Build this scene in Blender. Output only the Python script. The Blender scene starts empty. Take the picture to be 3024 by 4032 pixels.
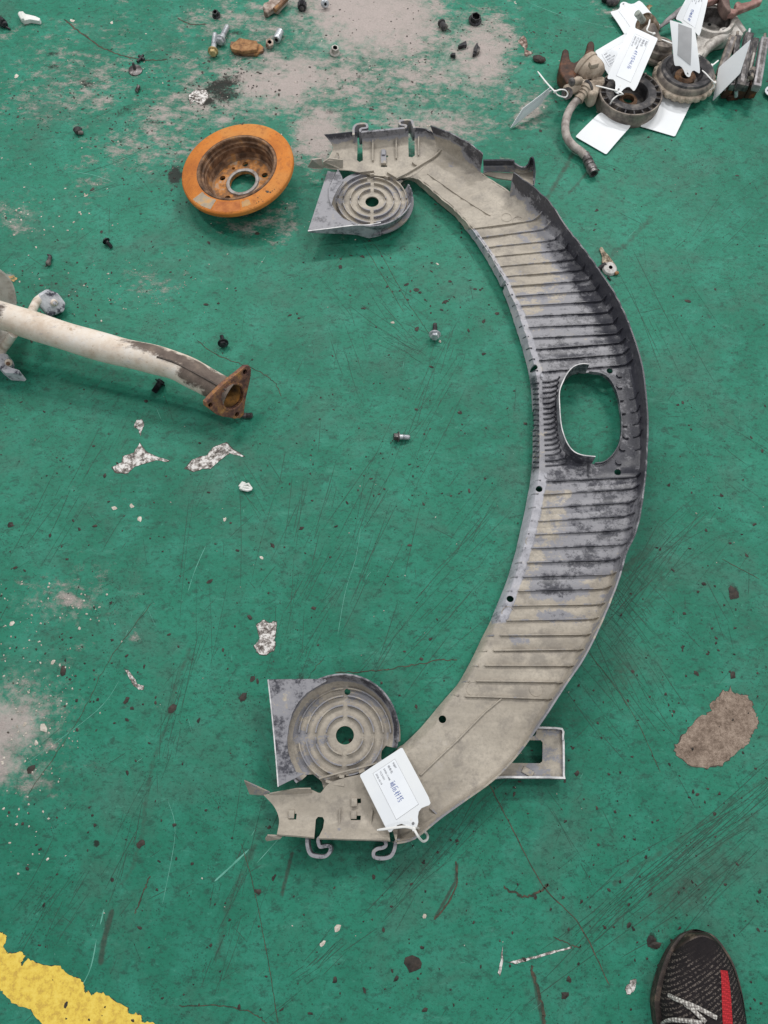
import bpy, bmesh, math, random
import numpy as np
from mathutils import Vector, Matrix
from mathutils.geometry import tessellate_polygon

SC = bpy.context.scene
COL = SC.collection
R = math.radians
random.seed(7)
rng = np.random.default_rng(11)

# ------------------------------------------------------------------ camera
CAM_H, TILT, LENS, SENS = 1.32, R(22.0), 26.0, 34.6
cam = bpy.data.cameras.new('camera')
cam.sensor_fit = 'VERTICAL'; cam.sensor_height = SENS; cam.lens = LENS
cam.clip_start = 0.02; cam.clip_end = 200
co = bpy.data.objects.new('camera', cam); COL.objects.link(co)
co.location = (0, 0, CAM_H); co.rotation_euler = (TILT, 0, 0)
SC.camera = co

# ------------------------------------------------------------------ light of the workshop
SC.view_settings.view_transform = 'Standard'; SC.view_settings.look = 'None'
SC.view_settings.exposure = 0.08; SC.view_settings.gamma = 1.0
wd = bpy.data.worlds.new('World'); SC.world = wd; wd.use_nodes = True
wd.node_tree.nodes['Background'].inputs[0].default_value = (0.93, 0.97, 1.0, 1)
wd.node_tree.nodes['Background'].inputs[1].default_value = 0.36
def lamp(name, loc, aim, sx, sy, power, col=(1, 0.98, 0.95)):
    l = bpy.data.lights.new(name, 'AREA'); l.shape = 'RECTANGLE'; l.size = sx; l.size_y = sy
    l.energy = power; l.color = col
    o = bpy.data.objects.new(name, l); COL.objects.link(o); o.location = loc
    o.rotation_euler = (Vector(aim) - Vector(loc)).to_track_quat('-Z', 'Y').to_euler()
    return o
lamp('ceiling_lamp', (-0.9, 4.0, 4.0), (0, 0.7, 0), 1.2, 0.14, 70)
lamp('ceiling_lamp', (1.7, 4.4, 4.0), (0, 0.7, 0), 1.2, 0.14, 82)
lamp('ceiling_lamp', (-2.6, 2.6, 4.0), (0, 0.7, 0), 0.16, 1.2, 50)
lamp('ceiling_lamp', (2.9, 1.4, 4.0), (0, 0.7, 0), 0.16, 1.2, 50)
lamp('ceiling_lamp', (-0.8, -2.2, 4.0), (0, 0.7, 0), 1.2, 0.2, 24)

# ------------------------------------------------------------------ pixel <-> place
FPX = LENS / SENS * 4032.0
def P(px, py, z=0.0):
    u = (px - 1512) / FPX; v = (py - 2016) / FPX
    dx, dy, dz = u, math.sin(TILT) - v * math.cos(TILT), -math.cos(TILT) - v * math.sin(TILT)
    s = (z - CAM_H) / dz
    return Vector((dx * s, dy * s, z))
def pix(x, y, z=0.0):
    """numpy: place -> photograph pixel, to read measured positions"""
    zz = z - CAM_H
    fwd = y * math.sin(TILT) - zz * math.cos(TILT)
    dn = -y * math.cos(TILT) - zz * math.sin(TILT)
    return 1512 + FPX * x / fwd, 2016 + FPX * dn / fwd
def Zm(ox, oy, w, out=1659):
    k = w / out
    return lambda *pts: [(ox + a * k, oy + b * k) for a, b in pts]
Z1 = Zm(1150, 440, 1000); Z2 = Zm(1700, 1300, 1000); Z3 = Zm(1700, 1900, 1000)
Z4 = Zm(900, 2600, 800); Z5 = Zm(1400, 2700, 900); ZD = Zm(600, 400, 700)
ZE = Zm(0, 1050, 1100); ZT = Zm(2000, 0, 1024); ZC = Zm(2150, 100, 450); ZK = Zm(2500, 0, 524)
ZS = Zm(2500, 3300, 524, 1583); ZY = Zm(0, 3300, 700); ZB = Zm(750, 0, 600); ZN = Zm(1700, 0, 600)
ZA = Zm(0, 0, 1000); ZF = Zm(300, 1550, 1000); ZP = Zm(0, 1050, 350); ZG = Zm(750, 1350, 400)
def PP(pts, z=0.0): return [P(a, b, z) for a, b in pts]

# ------------------------------------------------------------------ materials
class NT:
    def __init__(s, name):
        s.m = bpy.data.materials.new(name); s.m.use_nodes = True
        s.t = s.m.node_tree; s.b = s.t.nodes['Principled BSDF']
        s.b.inputs['Specular IOR Level'].default_value = 0.35
        s.tc = s.t.nodes.new('ShaderNodeTexCoord')
        s.obj = s.tc.outputs['Object']
    def n(s, kind, **kw):
        nd = s.t.nodes.new(kind)
        for k, v in kw.items(): setattr(nd, k, v)
        return nd
    def put(s, sock, v):
        if isinstance(v, bpy.types.NodeSocket): s.t.links.new(v, sock)
        elif isinstance(v, (tuple, list)): sock.default_value = (*v, 1) if len(v) == 3 and sock.type == 'RGBA' else v
        else: sock.default_value = v
    def map(s, scale=(1, 1, 1), rot=(0, 0, 0), loc=(0, 0, 0), src=None):
        nd = s.n('ShaderNodeMapping'); s.put(nd.inputs['Vector'], src or s.obj)
        nd.inputs['Scale'].default_value = scale; nd.inputs['Rotation'].default_value = rot
        nd.inputs['Location'].default_value = loc
        return nd.outputs[0]
    def noise(s, scale, detail=4, rough=0.6, vec=None, dist=0.0):
        nd = s.n('ShaderNodeTexNoise'); s.put(nd.inputs['Vector'], vec or s.obj)
        nd.inputs['Scale'].default_value = scale; nd.inputs['Detail'].default_value = detail
        nd.inputs['Roughness'].default_value = rough; nd.inputs['Distortion'].default_value = dist
        return nd.outputs['Fac']
    def voro(s, scale, feature='F1', vec=None, rnd=1.0):
        nd = s.n('ShaderNodeTexVoronoi', feature=feature); s.put(nd.inputs['Vector'], vec or s.obj)
        nd.inputs['Scale'].default_value = scale; nd.inputs['Randomness'].default_value = rnd
        return nd.outputs['Distance']
    def attr(s, name):
        nd = s.n('ShaderNodeAttribute', attribute_name=name); return nd.outputs['Fac']
    def math(s, op, a, b=0.0, c=0.0):
        nd = s.n('ShaderNodeMath', operation=op)
        for i, v in enumerate((a, b, c)): s.put(nd.inputs[i], v)
        return nd.outputs[0]
    def step(s, x, lo, hi, a=0.0, b=1.0):
        nd = s.n('ShaderNodeMapRange', interpolation_type='SMOOTHSTEP')
        s.put(nd.inputs['Value'], x)
        nd.inputs['From Min'].default_value = lo; nd.inputs['From Max'].default_value = hi
        nd.inputs['To Min'].default_value = a; nd.inputs['To Max'].default_value = b
        return nd.outputs['Result']
    def mix(s, f, a, b):
        nd = s.n('ShaderNodeMix', data_type='RGBA'); s.put(nd.inputs['Factor'], f)
        s.put(nd.inputs['A'], a) if 0 else s.put(nd.inputs[6], a); s.put(nd.inputs[7], b)
        return nd.outputs[2]
    def ramp(s, f, stops):
        nd = s.n('ShaderNodeValToRGB'); s.put(nd.inputs[0], f); e = nd.color_ramp.elements
        while len(e) < len(stops): e.new(0.5)
        for k, (p, c) in enumerate(stops): e[k].position = p; e[k].color = (*c, 1)
        return nd.outputs[0]
    def bump(s, h, strength=0.3, dist=0.002):
        nd = s.n('ShaderNodeBump'); nd.inputs['Strength'].default_value = strength
        nd.inputs['Distance'].default_value = dist; s.put(nd.inputs['Height'], h)
        s.put(s.b.inputs['Normal'], nd.outputs[0])
    def out(s, col, rough=0.6, metal=0.0, spec=None):
        s.put(s.b.inputs['Base Color'], col); s.put(s.b.inputs['Roughness'], rough); s.put(s.b.inputs['Metallic'], metal)
        if spec is not None: s.b.inputs['Specular IOR Level'].default_value = spec
        return s.m

def mottled(name, stops, scale=40, detail=6, rough=0.65, metal=0.0, bump=0.3, bscale=None, spec=0.35, dist=0.0, nr=0.65, lo=0.3, hi=0.7, bd=0.001):
    t = NT(name); f = t.step(t.noise(scale, detail, nr, dist=dist), lo, hi)
    if bump: t.bump(t.noise(bscale or scale * 3, 5, 0.7), bump, bd)
    return t.out(t.ramp(f, stops), rough, metal, spec)

# ------------------------------------------------------------------ objects
BASE = {}
def link(o): COL.objects.link(o); return o
def props(o, label=None, cat=None, group=None, kind=None):
    for k, v in (('label', label), ('category', cat), ('group', group), ('kind', kind)):
        if v: o[k] = v
    return o
def thing(name, label, cat, base, group=None):
    o = bpy.data.objects.new(name, None); o.empty_display_size = 0.02
    link(o); o.location = base; BASE[o] = Vector(base)
    return props(o, label, cat, group)
def put(me, name, m, parent=None, smooth=35, label=None, kind=None):
    """link a mesh given in world coordinates as one object"""
    o = bpy.data.objects.new(name, me)
    if m is not None:
        me.materials.clear()
        for k in (m if isinstance(m, (list, tuple)) else [m]): me.materials.append(k)
    if parent is not None:
        root = parent
        while root.parent is not None: root = root.parent
        me.transform(Matrix.Translation(-BASE.get(root, Vector((0, 0, 0)))))
        o.parent = parent
    if smooth and len(me.polygons):
        me.polygons.foreach_set('use_smooth', np.ones(len(me.polygons), dtype=bool))
        me.set_sharp_from_angle(angle=R(smooth))
    link(o)
    return props(o, label, None, None, kind)

class MB:
    """collects faces in world coordinates"""
    def __init__(s): s.v = []; s.f = []
    def add(s, vs, fs):
        k = len(s.v); s.v += [tuple(a) for a in vs]; s.f += [tuple(i + k for i in f) for f in fs]; return s
    def mesh(s, name='mesh'):
        me = bpy.data.meshes.new(name); me.from_pydata(s.v, [], s.f); me.update(); return me
    def obj(s, name, m, parent=None, **kw): return put(s.mesh(name), name, m, parent, **kw)
    # --- shapes
    def box(s, c, size, M=None, taper=1.0):
        M = M or Matrix.Identity(3); c = Vector(c); hx, hy, hz = [a / 2 for a in size]
        vs = []
        for z in (-hz, hz):
            k = taper if z > 0 else 1
            for x, y in ((-hx, -hy), (hx, -hy), (hx, hy), (-hx, hy)): vs.append(c + M @ Vector((x * k, y * k, z)))
        return s.add(vs, [(3, 2, 1, 0), (4, 5, 6, 7), (0, 1, 5, 4), (1, 2, 6, 5), (2, 3, 7, 6), (3, 0, 4, 7)])
    def bevbox(s, c, size, M=None, b=0.15):
        """box with chamfered edges"""
        M = M or Matrix.Identity(3); c = Vector(c); bm = bmesh.new(); bmesh.ops.create_cube(bm, size=1)
        for v in bm.verts: v.co = Vector((v.co.x * size[0], v.co.y * size[1], v.co.z * size[2]))
        bmesh.ops.bevel(bm, geom=list(bm.edges), offset=b * min(size), segments=2, affect='EDGES', profile=0.5)
        bm.verts.index_update()
        vs = [c + M @ v.co for v in bm.verts]; fs = [[v.index for v in f.verts] for f in bm.faces]; bm.free()
        return s.add(vs, fs)
    def lathe(s, prof, c=(0, 0, 0), axis=(0, 0, 1), n=32, closed=False, a0=0.0, a1=None):
        """prof: list of (radius, height) along axis"""
        q = Vector(axis).to_track_quat('Z', 'Y').to_matrix(); c = Vector(c)
        full = a1 is None; seg = n if full else n + 1
        vs = []
        for k in range(seg):
            a = a0 + (2 * math.pi if full else a1 - a0) * k / n
            for r, h in prof: vs.append(c + q @ Vector((r * math.cos(a), r * math.sin(a), h)))
        m = len(prof); fs = []
        for k in range(n):
            k2 = (k + 1) % seg
            for j in range(m - 1 if not closed else m):
                j2 = (j + 1) % m
                fs.append((k * m + j, k2 * m + j, k2 * m + j2, k * m + j2))
        if not full and closed:
            fs.append(tuple(range(m))); fs.append(tuple((n * m + j) for j in reversed(range(m))))
        return s.add(vs, fs)
    def rod(s, p0, p1, r0, r1=None, n=12, cap=True, ch=0.0):
        p0, p1 = Vector(p0), Vector(p1); L = (p1 - p0).length; r1 = r0 if r1 is None else r1
        c = ch * min(r0, r1)
        prof = [(0, 0), (r0 - c, 0), (r0, c), (r1, L - c), (r1 - c, L), (0, L)] if ch else [(0, 0), (r0, 0), (r1, L), (0, L)]
        if not cap: prof = [(r0, 0), (r1, L)]
        return s.lathe(prof, p0, p1 - p0, n)
    def tube(s, pts, r, n=8, cap=True, flat=1.0, up=(0, 0, 1)):
        """round bar along points; r number or list"""
        pts = [Vector(p) for p in pts]; m = len(pts); vs = []; fs = []
        up = Vector(up)
        for i, p in enumerate(pts):
            t = (pts[min(i + 1, m - 1)] - pts[max(i - 1, 0)]).normalized()
            side = t.cross(up)
            if side.length < 1e-4: side = t.cross(Vector((1, 0.2, 0)))
            side.normalize(); nn = side.cross(t).normalized()
            rr = r[i] if isinstance(r, (list, tuple)) else r
            for k in range(n):
                a = 2 * math.pi * k / n
                vs.append(p + side * (rr * math.cos(a)) + nn * (rr * flat * math.sin(a)))
        for i in range(m - 1):
            for k in range(n):
                k2 = (k + 1) % n
                fs.append((i * n + k, i * n + k2, (i + 1) * n + k2, (i + 1) * n + k))
        if cap: fs.append(tuple(reversed(range(n)))); fs.append(tuple((m - 1) * n + k for k in range(n)))
        return s.add(vs, fs)
    def strip(s, pts, nrm, h, t, sink=0.0):
        """rectangular bar on a surface: stands h along nrm, t wide"""
        pts = [Vector(p) for p in pts]; m = len(pts); vs = []; fs = []
        for i, p in enumerate(pts):
            nn = Vector(nrm[i] if isinstance(nrm, list) else nrm).normalized()
            tg = (pts[min(i + 1, m - 1)] - pts[max(i - 1, 0)]).normalized()
            sd = tg.cross(nn).normalized() * (t / 2); hh = h[i] if isinstance(h, list) else h
            lo = p - nn * sink
            vs += [lo - sd, lo + sd, p + nn * hh + sd * 0.8, p + nn * hh - sd * 0.8]
        for i in range(m - 1):
            for k in range(4):
                k2 = (k + 1) % 4; fs.append((i * 4 + k, i * 4 + k2, (i + 1) * 4 + k2, (i + 1) * 4 + k))
        fs.append((3, 2, 1, 0)); fs.append(tuple((m - 1) * 4 + k for k in range(4)))
        return s.add(vs, fs)
    def prism(s, poly, z0, z1, M=None):
        """outline of (x,y) between two heights; M maps to the world"""
        poly = [Vector((a[0], a[1], 0)) for a in poly]; n = len(poly)
        area = sum(poly[i].x * poly[(i + 1) % n].y - poly[(i + 1) % n].x * poly[i].y for i in range(n))
        if area < 0: poly.reverse()
        tri = tessellate_polygon([poly])
        vs = [Vector((p.x, p.y, z0)) for p in poly] + [Vector((p.x, p.y, z1)) for p in poly]
        if M is not None: vs = [M @ v for v in vs]
        fs = []
        for a, b, c in tri:
            if (poly[b] - poly[a]).cross(poly[c] - poly[a]).z < 0: b, c = c, b
            fs.append((a + n, b + n, c + n)); fs.append((c, b, a))
        fs += [(i, (i + 1) % n, (i + 1) % n + n, i + n) for i in range(n)]
        return s.add(vs, fs)
    def sphere(s, c, r, M=None, u=16, w=10, sq=1.0, jit=0.0, top=None):
        M = M or Matrix.Identity(3); c = Vector(c); r = r if isinstance(r, (tuple, list)) else (r, r, r)
        vs = [c + M @ Vector((0, 0, -r[2]))]
        for j in range(1, w):
            ph = -math.pi / 2 + math.pi * j / w
            for k in range(u):
                th = 2 * math.pi * k / u; q = 1 + random.uniform(-jit, jit)
                vs.append(c + M @ Vector((r[0] * math.cos(ph) * math.cos(th) * q, r[1] * math.cos(ph) * math.sin(th) * q, r[2] * math.sin(ph) * q)))
        vs.append(c + M @ Vector((0, 0, r[2]))); fs = []; last = len(vs) - 1
        for k in range(u):
            k2 = (k + 1) % u
            fs.append((0, 1 + k2, 1 + k)); fs.append((last, last - u + k, last - u + k2))
            for j in range(w - 2):
                a = 1 + j * u; fs.append((a + k, a + k2, a + u + k2, a + u + k))
        return s.add(vs, fs)

def crom(pts, sub):
    """Catmull-Rom through points, sub pieces per span"""
    pts = [Vector(p) for p in pts]; out = []
    for i in range(len(pts) - 1):
        a = pts[max(i - 1, 0)]; b = pts[i]; c = pts[i + 1]; d = pts[min(i + 2, len(pts) - 1)]
        for k in range(sub):
            t = k / sub
            out.append(0.5 * ((2 * b) + (c - a) * t + (2 * a - 5 * b + 4 * c - d) * t * t + (3 * b - a - 3 * c + d) * t ** 3))
    out.append(pts[-1]); return out
def sheet(rows, subr, subc):
    """surface through rows of points; subc = pieces per span across"""
    rr = []
    for r in rows:
        o = []
        c = crom(r, 1)
        pts = [Vector(p) for p in r]
        for i in range(len(pts) - 1):
            a = pts[max(i - 1, 0)]; b = pts[i]; cc = pts[i + 1]; d = pts[min(i + 2, len(pts) - 1)]
            for k in range(subc[i]):
                t = k / subc[i]
                o.append(0.5 * ((2 * b) + (cc - a) * t + (2 * a - 5 * b + 4 * cc - d) * t * t + (3 * b - a - 3 * cc + d) * t ** 3))
        o.append(pts[-1]); rr.append(o)
    m = len(rr[0]); cols = [crom([r[j] for r in rr], subr) for j in range(m)]
    n = len(cols[0]); mb = MB()
    mb.add([cols[j][i] for i in range(n) for j in range(m)],
           [(i * m + j, (i + 1) * m + j, (i + 1) * m + j + 1, i * m + j + 1) for i in range(n - 1) for j in range(m - 1)])
    return mb
def harden(me, thick, cutters=(), offset=-1.0, rim=0, selfx=False):
    """solidify a sheet and cut holes; returns a new mesh in the same coordinates"""
    bm = bmesh.new(); bm.from_mesh(me)
    bmesh.ops.recalc_face_normals(bm, faces=bm.faces)
    if sum(f.normal.z * f.calc_area() for f in bm.faces) < 0: bmesh.ops.reverse_faces(bm, faces=bm.faces)
    bm.to_mesh(me); bm.free()
    o = bpy.data.objects.new('work', me); link(o)
    if thick:
        s = o.modifiers.new('s', 'SOLIDIFY'); s.thickness = thick; s.offset = offset; s.material_offset_rim = rim
    tmp = []
    if len(cutters):
        one = MB()
        for c in cutters: one.add([v.co[:] for v in c.vertices], [tuple(p.vertices) for p in c.polygons])
        q = bpy.data.objects.new('cut', one.mesh()); link(q); tmp.append(q)
        b = o.modifiers.new('b', 'BOOLEAN'); b.operation = 'DIFFERENCE'; b.solver = 'EXACT'; b.use_self = selfx; b.object = q
    dg = bpy.context.evaluated_depsgraph_get(); dg.update()
    me2 = bpy.data.meshes.new_from_object(o.evaluated_get(dg))
    for q in tmp + [o]: bpy.data.objects.remove(q)
    return me2
def plate(outline, holes, z0, z1, bevel=0.0):
    """flat plate with holes, as a mesh in world coordinates"""
    cu = bpy.data.curves.new('plate', 'CURVE'); cu.dimensions = '2D'; cu.fill_mode = 'BOTH'
    cu.extrude = (z1 - z0) / 2 - bevel; cu.bevel_depth = bevel; cu.bevel_resolution = 1; cu.offset = -bevel
    for poly in [outline] + list(holes):
        sp = cu.splines.new('POLY'); sp.points.add(len(poly) - 1); sp.use_cyclic_u = True
        for q, p in zip(sp.points, poly): q.co = (p[0], p[1], 0, 1)
    o = bpy.data.objects.new('work', cu); link(o)
    dg = bpy.context.evaluated_depsgraph_get(); dg.update()
    me = bpy.data.meshes.new_from_object(o.evaluated_get(dg)); bpy.data.objects.remove(o)
    bm = bmesh.new(); bm.from_mesh(me); bmesh.ops.remove_doubles(bm, verts=bm.verts, dist=1e-6); bm.to_mesh(me); bm.free()
    me.transform(Matrix.Translation((0, 0, (z0 + z1) / 2))); me.materials.clear()
    return me
def circ(c, r, n=24, sx=1.0, sy=1.0, rot=0.0):
    return [(c[0] + r * (sx * math.cos(a) * math.cos(rot) - sy * math.sin(a) * math.sin(rot)),
             c[1] + r * (sx * math.cos(a) * math.sin(rot) + sy * math.sin(a) * math.cos(rot)))
            for a in [2 * math.pi * k / n for k in range(n)]]
def arc(c, r, a0, a1, n, z=0.0):
    return [Vector((c[0] + r * math.cos(a0 + (a1 - a0) * k / n), c[1] + r * math.sin(a0 + (a1 - a0) * k / n), z)) for k in range(n + 1)]
def jag(poly, amp, sub=3, seed=1):
    """roughen an outline"""
    rd = random.Random(seed); out = []
    n = len(poly)
    for i in range(n):
        a = Vector((poly[i][0], poly[i][1])); b = Vector((poly[(i + 1) % n][0], poly[(i + 1) % n][1]))
        for k in range(sub):
            p = a.lerp(b, k / sub); out.append((p.x + rd.uniform(-amp, amp), p.y + rd.uniform(-amp, amp)))
    return out
def fix_normals(me):
    bm = bmesh.new(); bm.from_mesh(me); bmesh.ops.recalc_face_normals(bm, faces=bm.faces); bm.to_mesh(me); bm.free(); return me
def copy_tree(o, parent=None):
    c = o.copy(); COL.objects.link(c)
    if parent is not None: c.parent = parent
    for ch in o.children: copy_tree(ch, c)
    return c
def frame(n, up=(0, 0, 1)):
    n = Vector(n).normalized(); x = Vector(up).cross(n)
    if x.length < 1e-4: x = Vector((1, 0, 0))
    x.normalize(); y = n.cross(x)
    return Matrix((x, y, n)).transposed()
# ================================================================== THE FLOOR
def floor_material():
    t = NT('green_floor_paint')
    big = t.noise(2.6, 5, 0.6); mid = t.noise(14, 6, 0.65); fine = t.noise(160, 4, 0.7)
    brush = t.noise(22, 6, 0.7, t.map((1.0, 2.6, 1), (0, 0, R(28))), 0.6)
    green = t.ramp(t.step(big, 0.3, 0.7), [(0, (0.017, 0.158, 0.100)), (1, (0.028, 0.222, 0.145))])
    green = t.mix(t.step(mid, 0.42, 0.72, 0, 0.55), green, (0.046, 0.29, 0.208))
    green = t.mix(t.step(brush, 0.52, 0.74, 0, 0.55), green, (0.017, 0.105, 0.072))
    green = t.mix(t.step(fine, 0.5, 0.75, 0, 0.6), green, (0.011, 0.10, 0.064))
    cloud = t.noise(5.5, 7, 0.72, None, 0.4)
    green = t.mix(t.step(cloud, 0.46, 0.70, 0, 0.62), green, (0.060, 0.142, 0.108))
    green = t.mix(t.step(t.noise(48, 8, 0.82, t.map((1, 1.5, 1), (0, 0, R(-35)))), 0.50, 0.63, 0, 0.72), green, (0.024, 0.075, 0.056))
    green = t.mix(t.step(t.noise(110, 8, 0.85, t.map((1, 1.4, 1), (0, 0, R(40)))), 0.52, 0.64, 0, 0.7), green, (0.018, 0.062, 0.046))
    green = t.mix(t.step(t.noise(16, 8, 0.8, t.map((0.6, 2.2, 1), (0, 0, R(62)))), 0.55, 0.70, 0, 0.45), green, (0.085, 0.32, 0.235))
    green = t.mix(t.step(t.noise(20, 8, 0.8, t.map((0.5, 2.6, 1), (0, 0, R(-48)))), 0.56, 0.72, 0, 0.5), green, (0.040, 0.085, 0.066))
    green = t.mix(t.step(t.noise(75, 8, 0.82), 0.57, 0.70, 0, 0.6), green, (0.09, 0.35, 0.26))
    # fine pits with dirt in them
    pits = t.math('MULTIPLY', t.step(t.voro(210), 0.30, 0.12), t.step(t.noise(9, 4, 0.7), 0.47, 0.62))
    green = t.mix(t.math('MULTIPLY', pits, 0.75), green, (0.02, 0.045, 0.036))
    # dirt film
    dk = t.math('ADD', t.attr('grime'), t.math('MULTIPLY', t.math('SUBTRACT', t.noise(55, 7, 0.75), 0.5), 0.9))
    col = t.mix(t.step(dk, 0.28, 0.75, 0, 0.86), green, t.ramp(fine, [(0.3, (0.022, 0.05, 0.038)), (0.7, (0.065, 0.085, 0.065))]))
    # paint worn off, concrete shows
    ca = t.attr('worn')
    wn = t.math('ADD', t.math('MULTIPLY', t.math('SUBTRACT', t.noise(26, 9, 0.80, t.map((0.9, 1.5, 1), (0, 0, R(20)))), 0.5), 2.6), t.math('MULTIPLY', t.math('SUBTRACT', t.noise(8, 6, 0.7), 0.5), 1.0))
    cm = t.step(t.math('ADD', ca, wn), 0.42, 0.98)
    conc = t.ramp(t.noise(210, 8, 0.95), [(0.28, (0.20, 0.165, 0.155)), (0.5, (0.44, 0.375, 0.355)), (0.75, (0.60, 0.53, 0.505))])
    conc = t.mix(t.step(t.noise(18, 5, 0.7), 0.45, 0.75, 0, 0.55), conc, (0.25, 0.25, 0.215))
    conc = t.mix(t.step(t.noise(60, 8, 0.85), 0.54, 0.66, 0, 0.75), conc, (0.15, 0.125, 0.11))
    conc = t.mix(t.step(t.noise(34, 9, 0.9), 0.55, 0.64, 0, 0.6), conc, (0.10, 0.15, 0.115))
    col = t.mix(t.math('MULTIPLY', cm, 0.93), col, conc)
    # pale dust film
    du = t.math('ADD', t.attr('dust'), t.math('MULTIPLY', t.math('SUBTRACT', t.noise(40, 8, 0.8), 0.5), 2.4))
    col = t.mix(t.step(du, 0.30, 1.15, 0, 0.9), col, t.mix(t.noise(200, 5, 0.8), (0.33, 0.28, 0.265), (0.56, 0.49, 0.465)))
    # oily spots
    oi = t.math('ADD', t.attr('oil'), t.math('MULTIPLY', t.math('SUBTRACT', t.noise(70, 7, 0.8), 0.5), 1.3))
    col = t.mix(t.step(oi, 0.45, 0.75, 0, 0.93), col, (0.018, 0.019, 0.017))
    h = t.math('ADD', t.math('MULTIPLY', t.noise(120, 5, 0.7), 0.6), t.math('MULTIPLY', t.noise(28, 4, 0.6), 0.8))
    h = t.math('ADD', h, t.math('MULTIPLY', t.math('MULTIPLY', cm, t.noise(190, 5, 0.9)), 3.2))
    h = t.math('SUBTRACT', h, t.math('MULTIPLY', cm, 0.6))
    t.bump(h, 0.55, 0.0016)
    return t.out(col, t.step(cm, 0, 1, 0.52, 0.9), 0.0, 0.18)

def axis_steps(lo, hi, d, far):
    core = np.arange(lo, hi + d * 0.5, d); out = [core]; a = hi; b = lo; step = d
    up, dn = [], []
    while a < far: step *= 1.6; a += step; up.append(a)
    step = d
    while b > -far: step *= 1.6; b -= step; dn.append(b)
    return np.concatenate([np.array(dn[::-1]), core, np.array(up)])
xs = axis_steps(-1.02, 1.02, 0.004, 8.0); ys = axis_steps(-0.34, 2.02, 0.004, 8.0)
X, Y = np.meshgrid(xs, ys); nx, ny = len(xs), len(ys)
ins = (X > -1.1) & (X < 1.1) & (Y > -0.4) & (Y < 2.1)
U, V = pix(np.where(ins, X, 9e3 * 0 + np.clip(X, -1.1, 1.1)), np.where(ins, Y, np.clip(Y, -0.4, 2.1)))
def blob(A, cx, cy, rx, ry, val, rot=0.0, p=1.0):
    c, s = math.cos(R(rot)), math.sin(R(rot)); dx, dy = U - cx, V - cy
    d = ((dx * c + dy * s) / rx) ** 2 + ((-dx * s + dy * c) / ry) ** 2
    np.maximum(A, val * np.exp(-d ** p), out=A)
def stroke(A, pts, w, val):
    for (x0, y0), (x1, y1) in zip(pts[:-1], pts[1:]):
        dx, dy = x1 - x0, y1 - y0; L = dx * dx + dy * dy + 1e-9
        t = np.clip(((U - x0) * dx + (V - y0) * dy) / L, 0, 1)
        d = ((U - x0 - t * dx) ** 2 + (V - y0 - t * dy) ** 2) / w ** 2
        np.maximum(A, val * np.exp(-d), out=A)
worn = np.zeros_like(X); grime = np.zeros_like(X); oil = np.zeros_like(X); dust = np.zeros_like(X)
# worn, concrete showing (measured on the photograph)
for a in [(850, 250, 1000, 380, 0.34, 0), (250, 350, 500, 420, 0.28, 0), (1500, 420, 750, 330, 0.36, 0), (1900, 150, 300, 250, 0.36, 0), (150, 2700, 330, 420, 0.22, 0), (1500, 60, 330, 190, 0.95, 10), (1390, 0, 260, 110, 1.0, 0), (1130, 330, 230, 120, 0.85, -15), (1250, 540, 130, 150, 0.85, 20),
          (1000, 330, 170, 90, 0.85, 20), (1650, 300, 280, 130, 0.62, 10), (1900, 200, 150, 190, 0.8, 0), (1380, 330, 350, 170, 0.62, 0),
          (1000, 90, 420, 110, 0.55, 0), (800, 420, 380, 150, 0.6, -10), (1700, 500, 330, 90, 0.66, 0), (620, 560, 380, 170, 0.5, -20),
          (2020, 380, 160, 90, 0.5, 0), (2090, 440, 90, 60, 0.75, -30), (300, 330, 450, 220, 0.45, 0), (1080, 250, 180, 60, 0.7, 30),
          (20, 2900, 80, 110, 0.62, -35), (60, 2820, 120, 50, 0.5, -35), (0, 3000, 60, 110, 0.6, 0), (270, 2360, 70, 30, 0.75, 20),
          (530, 2510, 30, 22, 0.75, 0), (190, 2940, 40, 25, 0.7, 0), (250, 2330, 300, 120, 0.34, 0), (40, 850, 120, 80, 0.5, 0),
          (120, 3080, 130, 70, 0.45, 0), (30, 1090, 40, 20, 0.8, 0), (2440, 40, 150, 80, 0.4, 0), (1500, 700, 500, 150, 0.35, 0), (1030, 880, 200, 120, 0.45, 0), (620, 1120, 120, 90, 0.42, 0)]:
    blob(worn, a[0], a[1], a[2] * 1.12, a[3] * 1.12, a[4] * 1.12 + 0.08, rot=a[5])
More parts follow.
